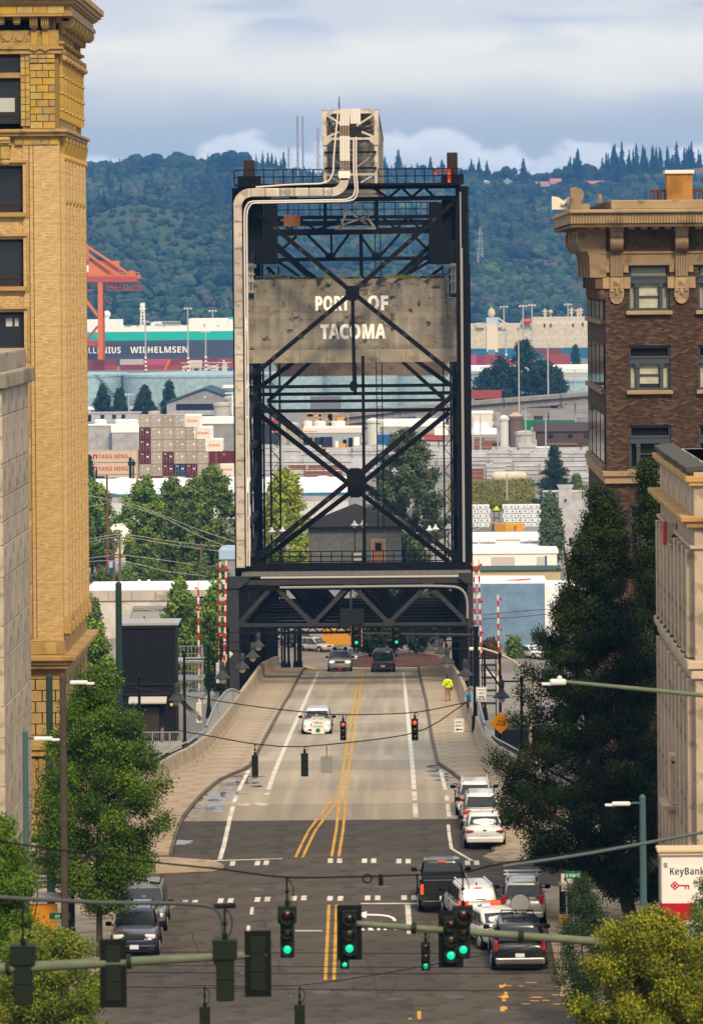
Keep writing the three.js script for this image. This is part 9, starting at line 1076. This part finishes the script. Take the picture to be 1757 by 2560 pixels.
// street furniture low on the left
function hydrant(label,p) {const t=T('fire_hydrant', label, 'hydrant', p);P('barrel', mb().lathe([[0.17,0],[0.17,0.06],[0.12,0.08],[0.12,0.5],[0.16,0.54],[0.15,0.62],[0.09,0.74],[0.03,0.8],[0,0.8]],0,0,0,16),M([0.5,0.5,0.48],0.5),t);P('outlet', mb().add(new THREE.CylinderGeometry(0.06,0.06,0.42,10),new THREE.Matrix4().makeRotationZ(1.57).setPosition(0,0.42,0)).ball(0.08,0,0.42,0.12),M([0.4,0.4,0.4],0.4),t);}
hydrant('pale fire hydrant on the lower left pavement', onRoad(198,2455));hydrant('pale fire hydrant behind the grey parked car', onRoad(268,2284));{const t=T('bus_shelter', 'orange panelled shelter with black frame at the lower left', 'shelter', onRoad(115,2400));P('panel', mb().box(1.15,1.9,0.06,-0.1,1.2,0),M([0.52,0.22,0.02],0.5),t);P('pillar', mb().rbox(0.36,2.4,0.36,0.03,0.95,1.2,0),MAT.black,t);P('roof', mb().box(2,0.12,1.2,0,2.4,-0.3),M([0.3,0.28,0.26],0.6),t);}
{const t=T('pay_station', 'yellow box on a dark post at the right pavement', 'post box', onRoad(1414,2318));P('post', mb().rbox(0.5,1.2,0.4,0.03,0,1.1,0),MAT.black,t);P('box', mb().rbox(0.55,0.55,0.45,0.04,0,0.28,0),yelP,t);P('cap', mb().rbox(0.55,0.1,0.45,0.02,0,1.75,0),yelP,t);}
// people: one continuous body each
function bodyMesh(bones,h,n,sh) {const mc=new MarchingCubes(n,new THREE.Material(),false,false,60000),f=mc.field,R0=h/2*1.06;mc.isolation=0;const seg=(p,a,b)=>{const ab=b.clone().sub(a),k=clamp(p.clone().sub(a).dot(ab)/ab.lengthSq());return [p.distanceTo(a.clone().addScaledVector(ab,k)),k];};for (let z=0;z<n;z++) for (let y=0;y<n;y++) for (let x=0;x<n;x++) {const p=V((x/n*2 - 1)*R0,(y/n*2 - 1)*R0 + h/2,(z/n*2 - 1)*R0);let s=0;for (const [a,b,r,q] of bones) {const [d,k]=seg(p,a,b);s+=Math.exp(-(d - mix(r,q,k))*45);} f[x + y*n + z*n*n]=Math.log(Math.max(1e-30,s))/45;} mc.update();const g=new THREE.BufferGeometry(),c=mc.count;g.setAttribute('position', new THREE.BufferAttribute(mc.positionArray.slice(0,c*3),3));g.setAttribute('normal', new THREE.BufferAttribute(mc.normalArray.slice(0,c*3),3));g.scale(R0,R0,R0);g.translate(0,h/2,0);const p=g.attributes.position,cl=new Float32Array(c*3);for (let i=0;i<c;i++) cl.set(sh(p.getX(i),p.getY(i),p.getZ(i)),i*3);g.setAttribute('color', new THREE.BufferAttribute(cl,3));g.computeVertexNormals();return g;}
const pv=M('#ffffff', 0.8,{vertexColors: true});
{const p=onRoad(1119,1752,0.15),k=1.0,b=(x0,y0,z0,x1,y1,z1,r,q=r)=>[V(x0,y0,z0),V(x1,y1,z1),r,q];const t=T('person', 'person in yellow safety jacket and tan trousers walking away on the right sidewalk', 'person', p,Math.PI);const B=[b(0,1.0,0,0,1.4,0.02,0.165,0.18),b(-0.14,1.42,0.02,0.14,1.42,0.02,0.1),b(0,1.5,0.03,0,1.6,0.04,0.06),b(0,1.66,0.05,0,1.72,0.06,0.1,0.095),b(-0.1,0.95,0,-0.12,0.5,0.1,0.105,0.08),b(-0.12,0.5,0.1,-0.12,0.09,0.04,0.08,0.06),b(-0.12,0.05,0,-0.12,0.05,0.18,0.055,0.045),b(0.1,0.95,0,0.11,0.5,0.0,0.105,0.08),b(0.11,0.5,0,0.11,0.12,-0.18,0.08,0.06),b(0.11,0.07,-0.2,0.11,0.05,-0.04,0.055,0.045),b(-0.22,1.4,0.02,-0.3,1.1,-0.04,0.085,0.07),b(-0.3,1.1,-0.04,-0.28,0.88,0.08,0.065,0.05),b(0.22,1.4,0.02,0.32,1.12,-0.02,0.085,0.07),b(0.32,1.12,-0.02,0.2,1.0,0.16,0.065,0.05)];const hands=(hx,hy,hz)=>{for (let i=0;i<4;i++) B.push(b(hx - 0.03 + i*0.02,hy,hz,hx - 0.035 + i*0.024,hy - 0.09,hz + 0.03,0.014,0.01));B.push(b(hx,hy + 0.02,hz,hx + 0.04,hy - 0.03,hz + 0.05,0.014,0.011));};hands(-0.28,0.84,0.1);hands(0.19,0.97,0.19);P('body', bodyMesh(B,1.84,74,(x,y,z)=>y>1.76||(y>1.6&&z<0.02)?[0.02,0.018,0.016] : y>1.55?[0.4,0.25,0.18] : y>0.97&&(Math.abs(x)<0.25||y>0.98)?(y>1.12&&y<1.15?[0.45,0.45,0.4] : [0.55,0.72,0.0]) : y<0.1?[0.05,0.035,0.025] : Math.abs(x)>0.22?[0.05,0.05,0.05] : [0.3,0.17,0.07]),pv,t);P('strap', mb().bar([-0.13,1.42,-0.17],[0.13,1.1,-0.2],0.04),MAT.black,t);}
{const p=V(at(1160,1800,262).x,roadY(262) + 0.15,-262),b=(x0,y0,z0,x1,y1,z1,r,q=r)=>[V(x0,y0,z0),V(x1,y1,z1),r,q];const t=T('person', 'person in teal shirt riding a bicycle close to the right parapet', 'person', [p.x + 0.34,p.y + 0.12,p.z],0);const B=[b(0,0.95,-0.1,0,1.38,0.12,0.15,0.17),b(-0.13,1.4,0.14,0.13,1.4,0.14,0.09),b(0,1.46,0.16,0,1.56,0.2,0.055),b(0,1.62,0.23,0,1.68,0.23,0.098),b(-0.09,0.92,-0.08,-0.12,0.72,0.3,0.1,0.075),b(-0.12,0.72,0.3,-0.12,0.3,0.15,0.07,0.05),b(0.09,0.92,-0.08,0.12,0.6,0.26,0.1,0.075),b(0.12,0.6,0.26,0.12,0.2,0.08,0.07,0.05),b(-0.12,0.26,0.1,-0.12,0.24,0.28,0.045),b(0.12,0.16,0.04,0.12,0.14,0.22,0.045),b(-0.2,1.38,0.14,-0.27,1.14,0.32,0.065,0.055),b(-0.27,1.14,0.32,-0.24,1.02,0.52,0.05,0.04),b(0.2,1.38,0.14,0.27,1.14,0.32,0.065,0.055),b(0.27,1.14,0.32,0.24,1.02,0.52,0.05,0.04)];for (const s of [-1,1]) for (let i=0;i<5;i++) B.push(b(s*(0.2 + i*0.02),1.02,0.54,s*(0.2 + i*0.02),1.0,0.6,0.014));P('body', bodyMesh(B,1.8,72,(x,y,z)=>y>1.68||(y>1.58&&z<0.16)?[0.24,0.09,0.04] : y>1.5?[0.46,0.26,0.18] : y>1.22||(y>0.98&&Math.abs(x)<0.17&&z<0.3)?[0.02,0.26,0.38] : y>0.6&&Math.abs(x)<0.19?[0.04,0.04,0.05] : [0.44,0.25,0.17]),pv,t);
const k=T('bicycle', 'bicycle ridden along the right parapet of the bridge', 'bicycle', [p.x + 0.34,p.y,p.z + 0.1],0);for (const z of [-0.52,0.52]) {const w=P('wheel', mb().add(new THREE.TorusGeometry(0.33,0.022,6,24),new THREE.Matrix4().makeRotationY(Math.PI/2).setPosition(0,0.34,z)),rubber,k);const sp=mb();for (let i=0;i<6;i++) sp.bar([0,0.34 + 0.32*Math.sin(i*0.52),z + 0.32*Math.cos(i*0.52)],[0,0.34 - 0.32*Math.sin(i*0.52),z - 0.32*Math.cos(i*0.52)],0.006);P('spokes', sp,MAT.galv,w);} P('frame', mb().bar([0,0.34,-0.52],[0,0.85,-0.2],0.03).bar([0,0.34,-0.52],[0,0.32,-0.02],0.03).bar([0,0.32,-0.02],[0,0.9,-0.2],0.035).bar([0,0.82,-0.16],[0,0.86,0.34],0.035).bar([0,0.32,-0.02],[0,0.8,0.36],0.035).bar([0,0.34,0.52],[0,0.98,0.34],0.03),M([0.4,0.4,0.4],0.4),k);P('handlebar', mb().bar([-0.28,1.0,0.44],[0.28,1.0,0.44],0.03),rubber,k);P('saddle', mb().rbox(0.14,0.06,0.26,0.025,0,0.93,-0.2),rubber,k);}
scene.traverse(o=>{if (o.isMesh) {o.castShadow=true;o.receiveShadow=true;}});
renderer.render(scene,camera);
